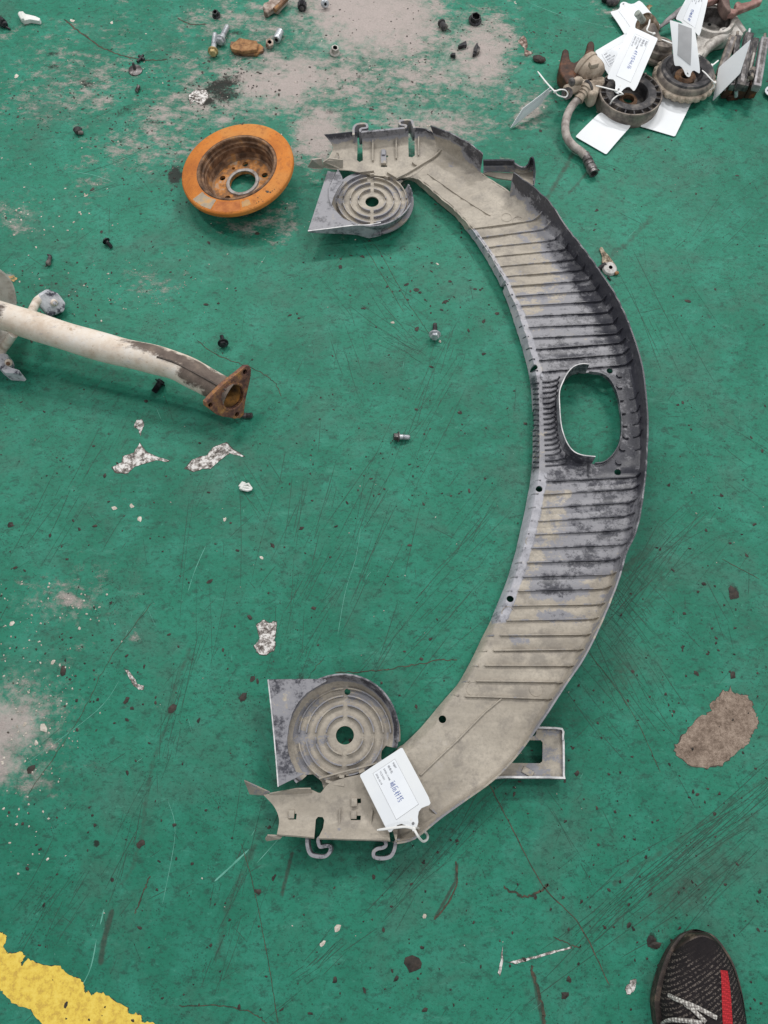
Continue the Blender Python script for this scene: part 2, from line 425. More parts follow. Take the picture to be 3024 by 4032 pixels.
# stains
for a in [(500, 430, 120, 30, 0.6, -20), (340, 330, 60, 40, 0.65, 0), (200, 260, 80, 26, 0.6, 0), (1450, 420, 60, 30, 0.55, 0), (1300, 440, 50, 24, 0.6, 0), (1420, 300, 40, 24, 0.6, 0), (760, 330, 50, 26, 0.6, 0), (600, 480, 70, 26, 0.6, 0), (1850, 300, 70, 26, 0.5, 0), (1010, 640, 40, 40, 0.5, 0), (560, 700, 60, 30, 0.5, 0), (870, 700, 40, 70, 0.85, 20), (690, 690, 38, 50, 1.0, 0), (870, 335, 120, 40, 0.85, -20), (880, 370, 110, 60, 0.75, 0), (820, 400, 60, 30, 0.8, 0),
          (930, 130, 40, 20, 0.7, 0), (200, 210, 60, 30, 0.6, 0), (1340, 350, 50, 60, 0.5, 0), (1290, 420, 40, 40, 0.5, 0), (2890, 2335, 30, 36, 0.85, 20),
          (700, 470, 60, 40, 0.45, 0), (230, 2640, 22, 40, 0.6, 0), (380, 3320, 20, 22, 0.9, 0), (1600, 3965 - 330, 1, 1, 0, 0), (1030, 3990 - 600, 1, 1, 0, 0),
          (1625, 3797, 28, 22, 1.0, 0), (2570, 3705, 22, 46, 1.0, -10), (956, 2747, 28, 18, 0.9, 0), (1180, 2662, 34, 26, 0.7, 0), (2080, 90, 60, 40, 0.45, 0)]:
    blob(oil, *a[:5], rot=a[5])
# grime: dark scuffed areas
for a in [(1520, 1650, 220, 520, 0.30, 20), (2700, 3500, 440, 160, 0.52, -38), (2850, 3300, 330, 60, 0.40, -38), (2500, 3650, 300, 60, 0.42, -40), (1700, 3350, 260, 60, 0.45, -48),
          (2600, 2300, 160, 300, 0.40, 35), (2450, 2640, 120, 160, 0.5, 0), (1750, 2500, 120, 160, 0.35, 0), (2850, 2100, 150, 200, 0.3, 0),
          (400, 1450, 420, 100, 0.4, 12), (250, 1150, 260, 130, 0.45, 0), (200, 2500, 160, 140, 0.42, 0), (350, 2450, 160, 160, 0.35, 0), (260, 3080, 160, 60, 0.42, -20), (900, 3800, 200, 160, 0.4, -40),
          (1350, 3730, 120, 60, 0.4, -35), (220, 3600, 200, 90, 0.36, -40), (330, 300, 240, 120, 0.4, 0), (1060, 760, 220, 90, 0.4, 0), (700, 900, 300, 160, 0.3, 0),
          (2800, 700, 260, 220, 0.3, 0), (2500, 300, 400, 160, 0.32, 0), (1450, 1050, 200, 160, 0.28, 0), (1300, 2100, 260, 260, 0.26, 0), (700, 1900, 300, 200, 0.24, 0), (2900, 1500, 160, 200, 0.33, 0)]:
    blob(grime, *a[:5], rot=a[5])
stroke(grime, [(745, 2560), (690, 2700), (660, 2850), (600, 3000), (575, 3150), (560, 3280), (520, 3420), (480, 3480)], 17, 0.50)
stroke(grime, [(440, 3590), (410, 3700), (395, 3790)], 13, 0.95)
stroke(grime, [(2260, 600), (2190, 720), (2120, 840)], 16, 0.62)
stroke(grime, [(2560, 860), (2480, 950), (2400, 1010)], 20, 0.5)
stroke(grime, [(2330, 660), (2240, 760)], 10, 0.6)
stroke(grime, [(2560, 2160), (2390, 2290)], 40, 0.5)
stroke(grime, [(2560, 2560), (2050, 2900)], 60, 0.4)
stroke(grime, [(3024, 3060), (2700, 3290), (2420, 3480)], 22, 0.5)
stroke(grime, [(2980, 3200), (2750, 3400), (2560, 3560)], 24, 0.5)
stroke(grime, [(1000, 3330), (900, 3560), (850, 3780)], 24, 0.5)
stroke(grime, [(1150, 3360), (1110, 3520)], 10, 0.8)
stroke(grime, [(2100, 3840), (2140, 4032)], 12, 0.8)
stroke(grime, [(1880, 2960), (1680, 3400)], 20, 0.45)
stroke(grime, [(1800, 3400), (1795, 3470), (1715, 3610)], 8, 0.9)
# dusty haze on the paint
for a in [(1300, 250, 900, 330, 0.42, 0), (200, 250, 350, 250, 0.25, 0), (30, 2870, 190, 120, 1.15, -35), (0, 2990, 100, 130, 1.05, 0), (60, 2830, 260, 200, 0.75, -30), (1440, 80, 330, 200, 1.0, 0), (1120, 330, 260, 140, 0.85, -15), (1850, 230, 200, 200, 0.8, 0), (1280, 520, 160, 140, 0.7, 0), (1700, 460, 300, 120, 0.6, 0), (230, 2380, 260, 110, 0.45, 0), (120, 3040, 200, 140, 0.45, 0), (1700, 520, 400, 160, 0.4, 0), (100, 830, 160, 120, 0.35, 0),
          (600, 2000, 900, 500, 0.05, 0), (2450, 420, 120, 100, 0.1, 0)]:
    blob(dust, *a[:5], rot=a[5])
fm = bpy.data.meshes.new('floor')
co3 = np.stack([X, Y, np.zeros_like(X)], -1).reshape(-1, 3).astype(np.float32)
ii = np.arange(nx * ny).reshape(ny, nx)
quads = np.stack([ii[:-1, :-1], ii[:-1, 1:], ii[1:, 1:], ii[1:, :-1]], -1).reshape(-1, 4).astype(np.int32)
fm.vertices.add(len(co3)); fm.vertices.foreach_set('co', co3.ravel())
fm.loops.add(quads.size); fm.loops.foreach_set('vertex_index', quads.ravel())
fm.polygons.add(len(quads)); fm.polygons.foreach_set('loop_start', np.arange(0, quads.size, 4, dtype=np.int32))
fm.update(calc_edges=True)
for nm, A in (('worn', worn), ('grime', grime), ('oil', oil), ('dust', dust)):
    at = fm.attributes.new(nm, 'FLOAT', 'POINT'); at.data.foreach_set('value', A.reshape(-1).astype(np.float32))
FLOOR = put(fm, 'floor', floor_material(), None, smooth=0); props(FLOOR, kind='structure')
del X, Y, U, V, worn, grime, oil, dust, co3, quads, ii

# ---- flat pieces lying in the floor paint
def flat(mb, poly, z):
    pts = [Vector((p[0], p[1], 0)) for p in poly]
    tri = tessellate_polygon([pts]); k = len(mb.v)
    mb.v += [(p.x, p.y, z) for p in pts]
    for a, b, c in tri:
        if (pts[b] - pts[a]).cross(pts[c] - pts[a]).z < 0: b, c = c, b
        mb.f.append((a + k, b + k, c + k))
def patch_mat(name, stops, sc, bump=0.9):
    return mottled(name, stops, sc, 8, 0.9, 0, bump, sc * 1.3, 0.2, nr=0.75, lo=0.36, hi=0.64, bd=0.002)
M_chip = patch_mat('chipped_to_white_screed', [(0, (0.07, 0.06, 0.055)), (0.45, (0.33, 0.30, 0.28)), (0.75, (0.72, 0.69, 0.67)), (1, (0.8, 0.78, 0.76))], 95)
M_brown = patch_mat('bare_brown_concrete', [(0, (0.10, 0.072, 0.055)), (0.5, (0.26, 0.195, 0.155)), (1, (0.44, 0.35, 0.285))], 34)
_pb = M_brown.node_tree.nodes['Bump']; _pn = [n for n in M_brown.node_tree.nodes if n.type == 'TEX_NOISE']; _pn[0].inputs['Roughness'].default_value = 0.95; _pn[0].inputs['Detail'].default_value = 12; _pn[1].inputs['Scale'].default_value = 300
M_edge = mottled('dark_patch_edge', [(0, (0.03, 0.035, 0.03)), (1, (0.09, 0.075, 0.06))], 80, bump=0)
def bare(px, name, m, amp, seed, rim=1.05):
    poly = jag([(p.x, p.y) for p in PP(px)], amp, 4, seed)
    cx = sum(p[0] for p in poly) / len(poly); cy = sum(p[1] for p in poly) / len(poly)
    mb = MB(); flat(mb, [(cx + (p[0] - cx) * rim, cy + (p[1] - cy) * rim) for p in jag(poly, amp * 0.7, 1, seed + 9)], 0.0003); mb.obj('patch_rim', M_edge, FLOOR, smooth=0)
    mb = MB(); flat(mb, poly, 0.0006); mb.obj(name, m, FLOOR, smooth=0)
ZQ = Zm(2600, 2650, 424)
bare(ZQ((220, 1190), (260, 1090), (320, 1000), (440, 830), (600, 690), (780, 580), (760, 490), (860, 400), (960, 260), (1020, 290), (1070, 230), (1140, 310), (1220, 340), (1330, 350), (1420, 480), (1440, 590), (1500, 690), (1510, 780), (1430, 900), (1370, 1000), (1350, 1080), (1200, 1200), (1040, 1330), (900, 1440), (650, 1470), (430, 1400), (280, 1310)), 'bare_patch', M_brown, 0.0022, 3, 1.015)
ZO = Zm(1000, 2400, 200)
bare(ZO((80, 520), (180, 430), (330, 350), (420, 430), (540, 450), (620, 390), (750, 410), (730, 560), (710, 760), (670, 1000), (700, 1130), (660, 1330), (520, 1380), (420, 1460), (200, 1470), (110, 1380), (60, 1260), (0, 1170), (150, 1030), (190, 940), (130, 760)), 'bare_patch', M_chip, 0.0008, 4)
bare(ZF((240, 480), (300, 450), (310, 410), (380, 385), (415, 325), (450, 375), (520, 410), (605, 435), (595, 446), (520, 436), (440, 460), (380, 480), (340, 520), (260, 515)), 'bare_patch', M_chip, 0.0007, 5)
bare(ZF((375, 215), (395, 175), (430, 170), (445, 205), (430, 235), (420, 280), (408, 235)), 'bare_patch', M_chip, 0.0007, 6)
bare(ZF((715, 485), (765, 430), (815, 412), (860, 400), (895, 350), (980, 320), (1020, 365), (1095, 408), (1085, 414), (1000, 390), (960, 420), (880, 490), (830, 490), (770, 508)), 'bare_patch', M_chip, 0.0007, 7)
ZW = Zm(0, 2000, 1100)
bare(ZW((742, 962), (760, 962), (800, 1010), (815, 1045), (855, 1058), (850, 1080), (825, 1080), (790, 1050), (770, 1010)), 'bare_patch', M_chip, 0.0006, 8)
ZX = Zm(600, 3300, 2000)
bare(ZX((1545, 495), (1560, 465), (1580, 458), (1580, 480), (1570, 505), (1550, 510)), 'bare_patch', M_chip, 0.0012, 9)
bare(ZX((1165, 405), (1190, 398), (1250, 385), (1310, 368), (1365, 355), (1365, 360), (1300, 378), (1240, 395), (1190, 410)), 'bare_patch', M_chip, 0.0005, 10)
bare(ZX((1128, 440), (1138, 400), (1143, 352), (1146, 405), (1136, 450)), 'bare_patch', M_chip, 0.0006, 11)
bare(ZN((935, 450), (1000, 390), (1030, 420), (1045, 500), (1030, 540), (1100, 575), (1080, 590), (1030, 615), (1010, 600), (1015, 530), (970, 490)), 'bare_patch', patch_mat('worn_spot', [(0, (0.06, 0.045, 0.04)), (0.6, (0.24, 0.17, 0.14)), (1, (0.5, 0.42, 0.37))], 110), 0.0009, 12)
bare(ZA((1235, 620), (1280, 585), (1350, 590), (1360, 640), (1320, 690), (1270, 660), (1245, 690)), 'bare_patch', M_chip, 0.0012, 13)
bare(ZP((130, 190), (250, 170), (330, 220), (270, 280), (180, 250), (100, 240)), 'bare_patch', patch_mat('orange_spot', [(0, (0.10, 0.16, 0.10)), (0.5, (0.55, 0.33, 0.14)), (1, (0.62, 0.40, 0.2))], 90), 0.0014, 14)
# yellow painted line
M_yel = NT('yellow_line_paint')
f1 = M_yel.noise(90, 7, 0.75); f2 = M_yel.voro(60)
cy_ = M_yel.ramp(M_yel.step(f1, 0.35, 0.65), [(0, (0.58, 0.38, 0.07)), (0.5, (0.78, 0.56, 0.085)), (1, (0.84, 0.63, 0.12))])
cy_ = M_yel.mix(M_yel.step(M_yel.noise(46, 9, 0.85), 0.60, 0.72, 0, 0.85), cy_, (0.06, 0.05, 0.03))
M_yel.bump(f1, 0.4, 0.001); M_yel = M_yel.out(cy_, 0.6, 0, 0.3)
yp = ZY((-420, 520), (-200, 700), (0, 880), (30, 885), (60, 910), (45, 975), (30, 1010), (60, 1060), (75, 1075), (140, 1070), (190, 1052), (235, 1105), (190, 1170), (205, 1190), (260, 1125), (320, 1150), (400, 1185), (560, 1200), (600, 1240), (650, 1285), (720, 1300), (780, 1345), (785, 1420), (800, 1445), (830, 1420), (850, 1470), (900, 1440), (960, 1445), (1060, 1510), (1200, 1580), (1190, 1615), (1220, 1645), (1270, 1630), (1320, 1665), (1330, 1715), (1420, 1720), (1900, 2100), (1200, 2300), (700, 1950), (410, 1735), (330, 1670), (290, 1590), (200, 1580), (110, 1535), (30, 1450), (0, 1410), (-300, 1150), (-500, 900))
mb = MB(); flat(mb, jag([(p.x, p.y) for p in PP(yp)], 0.0016, 3, 77), 0.0002); mb.obj('dark_edge', M_edge, FLOOR, smooth=0)
mb = MB(); flat(mb, jag([(p.x, p.y) for p in PP(yp)], 0.0012, 4, 78), 0.0005); mb.obj('painted_stripe', M_yel, FLOOR, smooth=0)

# ---- scratches, scuffs, specks: too many to count
M_scr = mottled('scratch_dirt', [(0, (0.016, 0.085, 0.058)), (1, (0.045, 0.075, 0.058))], 60, bump=0, rough=0.7)
M_scl = mottled('pale_scratch', [(0, (0.07, 0.30, 0.22)), (1, (0.16, 0.42, 0.34))], 60, bump=0)
M_crk = mottled('crack_dirt', [(0, (0.022, 0.04, 0.03)), (1, (0.12, 0.085, 0.06))], 90, bump=0, rough=0.9)
def line(mb, pts, w, z, taper=True):
    """thin flat streak along floor points"""
    pts = [Vector((p[0], p[1], 0)) for p in pts]; n = len(pts); k = len(mb.v)
    for i, p in enumerate(pts):
        t = (pts[min(i + 1, n - 1)] - pts[max(i - 1, 0)]); t = t.normalized() if t.length else Vector((1, 0, 0))
        s = Vector((-t.y, t.x, 0)) * (w / 2) * ((0.25 if i in (0, n - 1) else random.uniform(0.6, 1.2)) if taper else 1)
        mb.v += [(p.x - s.x, p.y - s.y, z), (p.x + s.x, p.y + s.y, z)]
    mb.f += [(k + 2 * i, k + 2 * i + 2, k + 2 * i + 3, k + 2 * i + 1) for i in range(n - 1)]
scr, scl, crk = MB(), MB(), MB()
def scuffs(cx, cy, ang, spread, length, count, w=0.0007, jitter=4, mb=None):
    for _ in range(count if count < 3 else int(count * 0.55)):
        a = R(ang + random.gauss(0, jitter * 1.5)); L = length * random.uniform(0.12, 1) ** 1.4
        d = random.gauss(0, spread); e = random.gauss(0, length * 0.35)
        x = cx + math.cos(R(ang)) * e - math.sin(R(ang)) * d; y = cy + math.sin(R(ang)) * e + math.cos(R(ang)) * d
        b = random.uniform(-0.06, 0.06); pts = []
        for k in range(6):
            s = (k / 5 - 0.5) * L; pts.append(P(x + math.cos(a) * s - math.sin(a) * b * s * s / L, y + math.sin(a) * s + math.cos(a) * b * s * s / L))
        line(mb or scr, pts, w * random.uniform(0.5, 1.5), 0.0002 + random.uniform(0, 0.00008))
for a in [(2500, 2300, -52, 60, 420, 60), (2430, 2290, 50, 50, 330, 40), (2650, 2160, -45, 60, 320, 45), (2480, 2620, 58, 70, 420, 40), (2400, 2800, 55, 60, 520, 24), (2560, 2480, 48, 60, 300, 22),
          (2800, 3260, -38, 50, 620, 60), (2620, 3480, -40, 70, 560, 80), (2860, 3440, -39, 40, 360, 36), (2400, 3600, -40, 40, 330, 26),
          (1560, 1340, 32, 18, 190, 26), (1570, 1330, 34, 60, 260, 16), (1760, 1400, 105, 30, 190, 26), (1640, 1700, 115, 90, 420, 40), (1330, 1300, 70, 30, 240, 14), (1300, 1150, 52, 16, 330, 9), (1480, 1150, 58, 14, 300, 8),
          (1350, 2150, 112, 120, 520, 44), (1250, 2300, 118, 80, 400, 26), (1820, 2150, 125, 60, 420, 34), (1750, 2420, 130, 70, 360, 30), (1500, 2560, 122, 30, 340, 18), (1180, 2480, 95, 60, 300, 18),
          (1760, 3330, -50, 40, 440, 34), (1650, 3480, -52, 50, 330, 20), (700, 2760, 108, 22, 420, 26), (580, 3100, 110, 26, 380, 26), (930, 3500, 108, 50, 440, 26), (880, 3750, 110, 50, 300, 18),
          (250, 3470, -55, 50, 300, 24), (130, 3620, -58, 30, 280, 16), (1330, 3740, -48, 40, 200, 16), (1150, 3850, -42, 60, 240, 20), (420, 1760, 115, 60, 300, 14), (150, 2080, 118, 60, 400, 20),
          (880, 2200, 100, 120, 500, 24), (250, 1320, 60, 20, 260, 8), (2650, 1300, 60, 90, 400, 18), (2850, 1750, 40, 100, 300, 16), (2750, 900, -40, 80, 300, 16), (2600, 560, -45, 60, 240, 14), (2880, 2500, 62, 60, 300, 12), (2240, 3250, 62, 60, 260, 10), (1020, 1950, 60, 60, 300, 14), (500, 620, -20, 160, 260, 26), (2500, 700, 20, 100, 260, 14)]:
    scuffs(*a)
for _ in range(300):
    scuffs(random.uniform(0, 3024), random.uniform(500, 4032), random.choice((-45, 60, 110, 130)) + random.gauss(0, 14), 5, random.uniform(40, 180), 1, 0.0006)
for pts, w in [([(1420, 2080), (1400, 2200), (1360, 2330), (1330, 2500)], 0.0007), ([(810, 2150), (770, 2240), (740, 2330)], 0.0012), ([(980, 3345), (900, 3420), (845, 3470)], 0.0032), ([(270, 3960), (350, 3830), (380, 3700)], 0.0016), ([(395, 3640), (410, 3580)], 0.002),
               ([(2080, 10), (2240, 70), (2440, 115)], 0.0013), ([(660, 3150), (690, 3280), (640, 3560)], 0.0008), ([(270, 675), (370, 690), (450, 720)], 0.0012), ([(470, 2680), (380, 2800), (100, 3010)], 0.0008), ([(1100, 3300), (1010, 3400)], 0.001)]:
    line(scl, crom(PP(pts), 5), w, 0.00028)
for _ in range(70):
    scuffs(random.uniform(0, 3024), random.uniform(900, 4032), random.choice((-45, 70, 110)) + random.gauss(0, 20), 5, random.uniform(20, 90), 1, 0.0006, mb=scl)
def crack(pts, w, wob=0.0015):
    q = crom(PP(pts), 10)
    line(crk, [(p.x + random.uniform(-wob, wob), p.y + random.uniform(-wob, wob)) for p in q], w, 0.0004)
crack([(1925, 3085), (2010, 3250), (2140, 3490), (2280, 3640), (2400, 3880)], 0.0017, 0.0006)
crack([(950, 3320), (1000, 3500), (1055, 3780), (1095, 4032)], 0.0010, 0.0005)
crack([(775, 1340), (860, 1400), (990, 1450), (1075, 1500), (1110, 1560)], 0.0016)
crack([(250, 75), (320, 130), (400, 185), (470, 215), (560, 236), (660, 235)], 0.0042, 0.002)
crack([(700, 72), (750, 95), (815, 95)], 0.004, 0.0012)
crack([(1320, 2650), (1480, 2640), (1620, 2620), (1730, 2600), (1800, 2600)], 0.0017)
crack([(1280, 2580), (1190, 2700), (1150, 2750)], 0.0008)
crack([(600, 2370), (430, 2600), (310, 2830), (110, 3130)], 0.0009)
crack([(2310, 2560), (2480, 2790), (2600, 3040)], 0.0009, 0.0005)
crack([(2840, 2200), (2990, 2280)], 0.0011, 0.0004)
crack([(700, 3960), (850, 3960), (1000, 3990), (1050, 4032)], 0.0013)
crack([(1980, 3490), (2060, 3530), (2130, 3510), (2160, 3480)], 0.0036, 0.002)
crack([(2090, 3800), (2130, 3940), (2145, 4032)], 0.0045, 0.0016)
crack([(1795, 3390), (1798, 3480), (1760, 3560), (1710, 3620)], 0.0030, 0.0006)
crack([(590, 3450), (560, 3530), (530, 3600)], 0.0022)
crack([(2180, 3690), (2270, 3730), (2290, 3720)], 0.0016)
crack([(1700, 1330), (1640, 1240), (1600, 1180), (1500, 1000), (1470, 960)], 0.0009, 0.0006)
crack([(1590, 1230), (1520, 1110), (1430, 960)], 0.0009, 0.0006)
crack([(2660, 60), (2700, 180), (2800, 260)], 0.001, 0.001)
scr.obj('scratch', M_scr, FLOOR, smooth=0, kind='stuff'); scl.obj('pale_scratch', M_scl, FLOOR, smooth=0, kind='stuff'); crk.obj('crack', M_crk, FLOOR, smooth=0, kind='stuff')
# specks of tar and grit, flakes of screed
tar, grit = MB(), MB()
def speck(mb, px, py, r, z=0.0, hgt=0.0008, el=1.0):
    c = P(px, py); n = random.randint(6, 9); a0 = random.uniform(0, 6.28); k = len(mb.v); ro = random.uniform(0, 3.14)
    for j in range(n):
        a = a0 + j * 6.283 / n; q = r * random.uniform(0.55, 1.25)
        x, y = q * el * math.cos(a), q * math.sin(a)
        mb.v.append((c.x + x * math.cos(ro) - y * math.sin(ro), c.y + x * math.sin(ro) + y * math.cos(ro), z + 0.0001))
    mb.v.append((c.x, c.y, z + hgt))
    mb.f += [(k + j, k + (j + 1) % n, k + n) for j in range(n)]
for _ in range(1100):
    py = random.uniform(0, 4032); px = random.uniform(-50, 3074)
    speck(tar, px, py, abs(random.gauss(0, 0.0011)) + 0.0005, 0.0004, 0.0006, random.uniform(1, 1.9))
for _ in range(40): # larger ones
    py = random.uniform(0, 4032); px = random.uniform(0, 3024)
    speck(tar, px, py, random.uniform(0.0022, 0.0040), 0.0004, 0.0012, random.uniform(1, 1.7))
for cx, cy, sx, sy, n, r in [(1350, 300, 350, 200, 300, 0.0014), (870, 360, 110, 60, 90, 0.0019), (500, 420, 300, 160, 200, 0.0015), (250, 430, 160, 90, 90, 0.0014), (1450, 900, 160, 110, 40, 0.0014), (1680, 1150, 160, 60, 26, 0.002), (690, 690, 60, 60, 40, 0.0016),
                             (2250, 250, 160, 100, 60, 0.0016), (1850, 200, 160, 160, 120, 0.0012), (200, 1150, 160, 80, 70, 0.0015), (1500, 1800, 200, 200, 40, 0.0015), (2780, 2500, 200, 300, 40, 0.0014), (300, 2550, 160, 160, 40, 0.0016), (2500, 3350, 250, 250, 50, 0.0015)]:
    for _ in range(n): speck(tar, random.gauss(cx, sx), random.gauss(cy, sy), r * random.uniform(0.4, 1.6), 0.0004, 0.0008, random.uniform(1, 2))
for px, py, r in [(1640, 1142, 0.0075), (1653, 1152, 0.005), (1750, 1190, 0.007), (1642, 1298, 0.0075), (1845, 1303, 0.006), (1340, 1053, 0.007), (1957, 1235, 0.007), (1905, 1265, 0.006), (1177, 1253, 0.005), (1170, 1235, 0.004), (1600, 1120, 0.006), (1700, 1035, 0.004), (812, 1200, 0.007), (860, 1195, 0.004),
                  (1188, 2080, 0.006), (1075, 2150, 0.005), (1810, 1625, 0.006), (2070, 1668, 0.006), (2840, 1950, 0.005), (2770, 2300, 0.006), (2740, 2650, 0.006), (2748, 2330, 0.004), (2885, 2660, 0.008), (1700, 1445, 0.006), (1925, 1200, 0.004), (1320, 3860, 0.007), (1560, 3855, 0.006), (2225, 3920, 0.008), (2240, 3855, 0.007), (2380, 3650, 0.004), (556, 3320, 0.011), (500, 2755, 0.008), (680, 2790, 0.009), (250, 2640, 0.01), (120, 3030, 0.010), (42, 2068, 0.008), (312, 2085, 0.005), (960, 2745, 0.009), (60, 2235, 0.006), (1072, 2148, 0.006), (985, 2435, 0.007), (1625, 3797, 0.016), (2565, 3700, 0.011), (2575, 3720, 0.012), (2890, 2330, 0.013), (2882, 2345, 0.01)]:
    speck(tar, px, py, r * 0.62, 0.0004, 0.0014, 1.4)
def flakes(cx, cy, sx, sy, n, r):
    for _ in range(n): speck(grit, random.gauss(cx, sx), random.gauss(cy, sy), r * random.uniform(0.4, 1.5), 0.0004, 0.0014, random.uniform(1, 1.5))
flakes(1500, 2000, 900, 1200, 160, 0.0008); flakes(150, 2750, 110, 200, 150, 0.0013); flakes(230, 2380, 130, 50, 50, 0.0014); flakes(80, 3100, 90, 160, 40, 0.0015); flakes(800, 500, 500, 300, 160, 0.0013); flakes(650, 1130, 120, 60, 60, 0.0010); flakes(250, 1130, 160, 70, 40, 0.0015); flakes(1400, 200, 500, 160, 120, 0.0016); flakes(120, 850, 120, 60, 40, 0.002)
for px, py, r in [(173, 2868, 0.008), (100, 2850, 0.005), (45, 2457, 0.006), (313, 2475, 0.005), (210, 2605, 0.005), (144, 2925, 0.005), (1672, 3607, 0.005), (1545, 1270, 0.004), (550, 2045, 0.006), (520, 1993, 0.005), (885, 2046, 0.005), (1732, 1345, 0.005), (1722, 1040, 0.004), (1030, 2195, 0.004), (450, 1930 + 70, 0.006), (1330, 3655, 0.006), (1270, 3715, 0.005), (65, 300, 0.008), (440, 90, 0.006), (286, 82, 0.007)]:
    speck(grit, px, py, r * 0.7, 0.0004, 0.0015, 1.4)
tar.obj('tar_speck', mottled('tar', [(0, (0.012, 0.012, 0.011)), (1, (0.06, 0.045, 0.036))], 70, bump=0, rough=0.6), FLOOR, smooth=0, kind='stuff')
grit.obj('grit', mottled('screed_grit', [(0, (0.42, 0.36, 0.30)), (1, (0.72, 0.67, 0.60))], 70, bump=0, rough=0.9), FLOOR, smooth=0, kind='stuff')
# ================================================================== THE LONG CURVED SHROUD
ZF_ = 0.030   # height of its inner face above the ground
def shroud_material():
    t = NT('dusty_black_plastic')
    n1 = t.noise(34, 10, 0.80); n2 = t.noise(190, 6, 0.8); n3 = t.noise(11, 6, 0.7, t.map((1, 2.2, 1)))
    f = t.math('ADD', t.attr('dust'), t.math('MULTIPLY', t.math('SUBTRACT', n1, 0.5), 1.5))
    f = t.math('ADD', f, t.math('MULTIPLY', t.math('SUBTRACT', n3, 0.5), 0.9))
    f = t.math('ADD', f, t.math('MULTIPLY', t.math('SUBTRACT', n2, 0.5), 0.35))
    plastic = t.ramp(n2, [(0.3, (0.026, 0.027, 0.036)), (0.7, (0.078, 0.078, 0.098))])
    film = t.mix(n1, (0.15, 0.15, 0.18), (0.36, 0.355, 0.375))
    beige = t.ramp(n3, [(0.3, (0.29, 0.255, 0.21)), (0.7, (0.52, 0.465, 0.39))])
    beige = t.mix(t.step(n2, 0.42, 0.7, 0, 0.6), beige, (0.27, 0.24, 0.205))
    beige = t.mix(t.step(t.noise(20, 7, 0.75), 0.47, 0.66, 0, 0.65), beige, (0.20, 0.178, 0.158))
    c = t.mix(t.step(f, 0.14, 0.36), plastic, film)
    c = t.mix(t.step(f, 0.49, 0.58), c, beige)
    # pale scuffed lip
    g = t.math('ADD', t.attr('scuff'), t.math('MULTIPLY', t.math('SUBTRACT', n1, 0.5), 1.0))
    c = t.mix(t.step(g, 0.35, 0.8, 0, 0.85), c, t.mix(n2, (0.36, 0.36, 0.41), (0.58, 0.58, 0.63)))
    t.bump(t.math('ADD', t.math('MULTIPLY', n2, 0.4), t.math('MULTIPLY', n1, 0.6)), 0.35, 0.0012)
    return t.out(c, t.step(f, 0.1, 0.7, 0.36, 0.62), 0, 0.5)
M_shr = shroud_material()
M_rim = mottled('worn_lit_edge', [(0, (0.38, 0.38, 0.40)), (1, (0.80, 0.79, 0.79))], 60, 6, 0.6, bump=0.2)  # pale rim: worn edge, with the light it catches put into its colour

# stains in the dust, where they lie on the part
DK = [(2330, 1080, 110, 200, 0.08, -30), (2260, 1000, 130, 60, 0.12, 30), (2420, 1280, 110, 200, 0.10, -20), (2380, 1180, 100, 200, 0.15, -28), (2480, 1480, 110, 260, 0.08, -6), (2510, 1720, 140, 300, 0.05, 0), (2330, 1560, 120, 120, 0.15, 0),
      (2150, 1160, 150, 26, 0.25, -8), (2220, 1260, 170, 40, 0.2, -5), (2180, 1350, 100, 34, 0.25, 0), (2300, 1400, 150, 40, 0.15, 0), (2170, 1450, 120, 30, 0.22, 0), (2210, 1650, 150, 220, 0.22, 0), (2130, 1520, 60, 120, 0.3, 0), (2280, 1830, 160, 90, 0.2, 0), (2420, 1860, 140, 60, 0.1, 0),
      (2260, 1980, 120, 22, 0.3, 0), (2400, 2000, 120, 60, 0.14, 0), (2380, 2110, 130, 90, 0.12, 0), (2270, 2060, 110, 50, 0.25, 0), (2330, 2200, 110, 60, 0.16, 0), (2230, 2240, 110, 60, 0.16, 0), (2180, 2170, 60, 26, 0.3, 0), (2190, 2330, 110, 34, 0.2, 0), (2150, 2300, 60, 50, 0.25, 0), (2180, 2420, 90, 26, 0.24, 0), (2050, 2520, 60, 26, 0.45, 0), (2000, 1110, 60, 20, 0.4, 0), (2040, 1330, 50, 30, 0.35, 0), (2120, 1390, 60, 30, 0.3, 0)]
def dust_of(p, extra=None):
    px, py = pix(p[:, 0], p[:, 1], p[:, 2])
    d = np.full(len(p), 0.72) + 0.08 * np.sin(px / 90) * np.cos(py / 70)
    d[(py > 2480) | (py < 900)] += 0.12
    mid = np.exp(-((py - 1660) / 330.0) ** 2); d -= 0.16 * mid
    for cx, cy, rx, ry, v, rot in DK:
        c, s = math.cos(R(rot)), math.sin(R(rot)); dx, dy = px - cx, py - cy
        w = np.exp(-(((dx * c + dy * s) / rx) ** 2 + ((-dx * s + dy * c) / ry) ** 2))
        d = d * (1 - w * 0.9) + v * w * 0.9
    return d, px, py
def attrs(me, dust, scuff):
    for nm, A in (('dust', dust), ('scuff', scuff)):
        if nm in me.attributes: me.attributes.remove(me.attributes[nm])
        a = me.attributes.new(nm, 'FLOAT', 'POINT'); a.data.foreach_set('value', np.ascontiguousarray(A, dtype=np.float32))
def verts(me):
    v = np.empty(len(me.vertices) * 3, dtype=np.float32); me.vertices.foreach_get('co', v); return v.reshape(-1, 3).astype(float)
def paint(me, wall=None, scuff=0.0, add=0.0):
    v = verts(me); d, px, py = dust_of(v); d = d + add
    if wall is not None: d = np.where(v[:, 2] > ZF_ + 0.010, np.minimum(d, wall(px, py, v[:, 2])), d)
    attrs(me, d, np.full(len(v), scuff)); return me

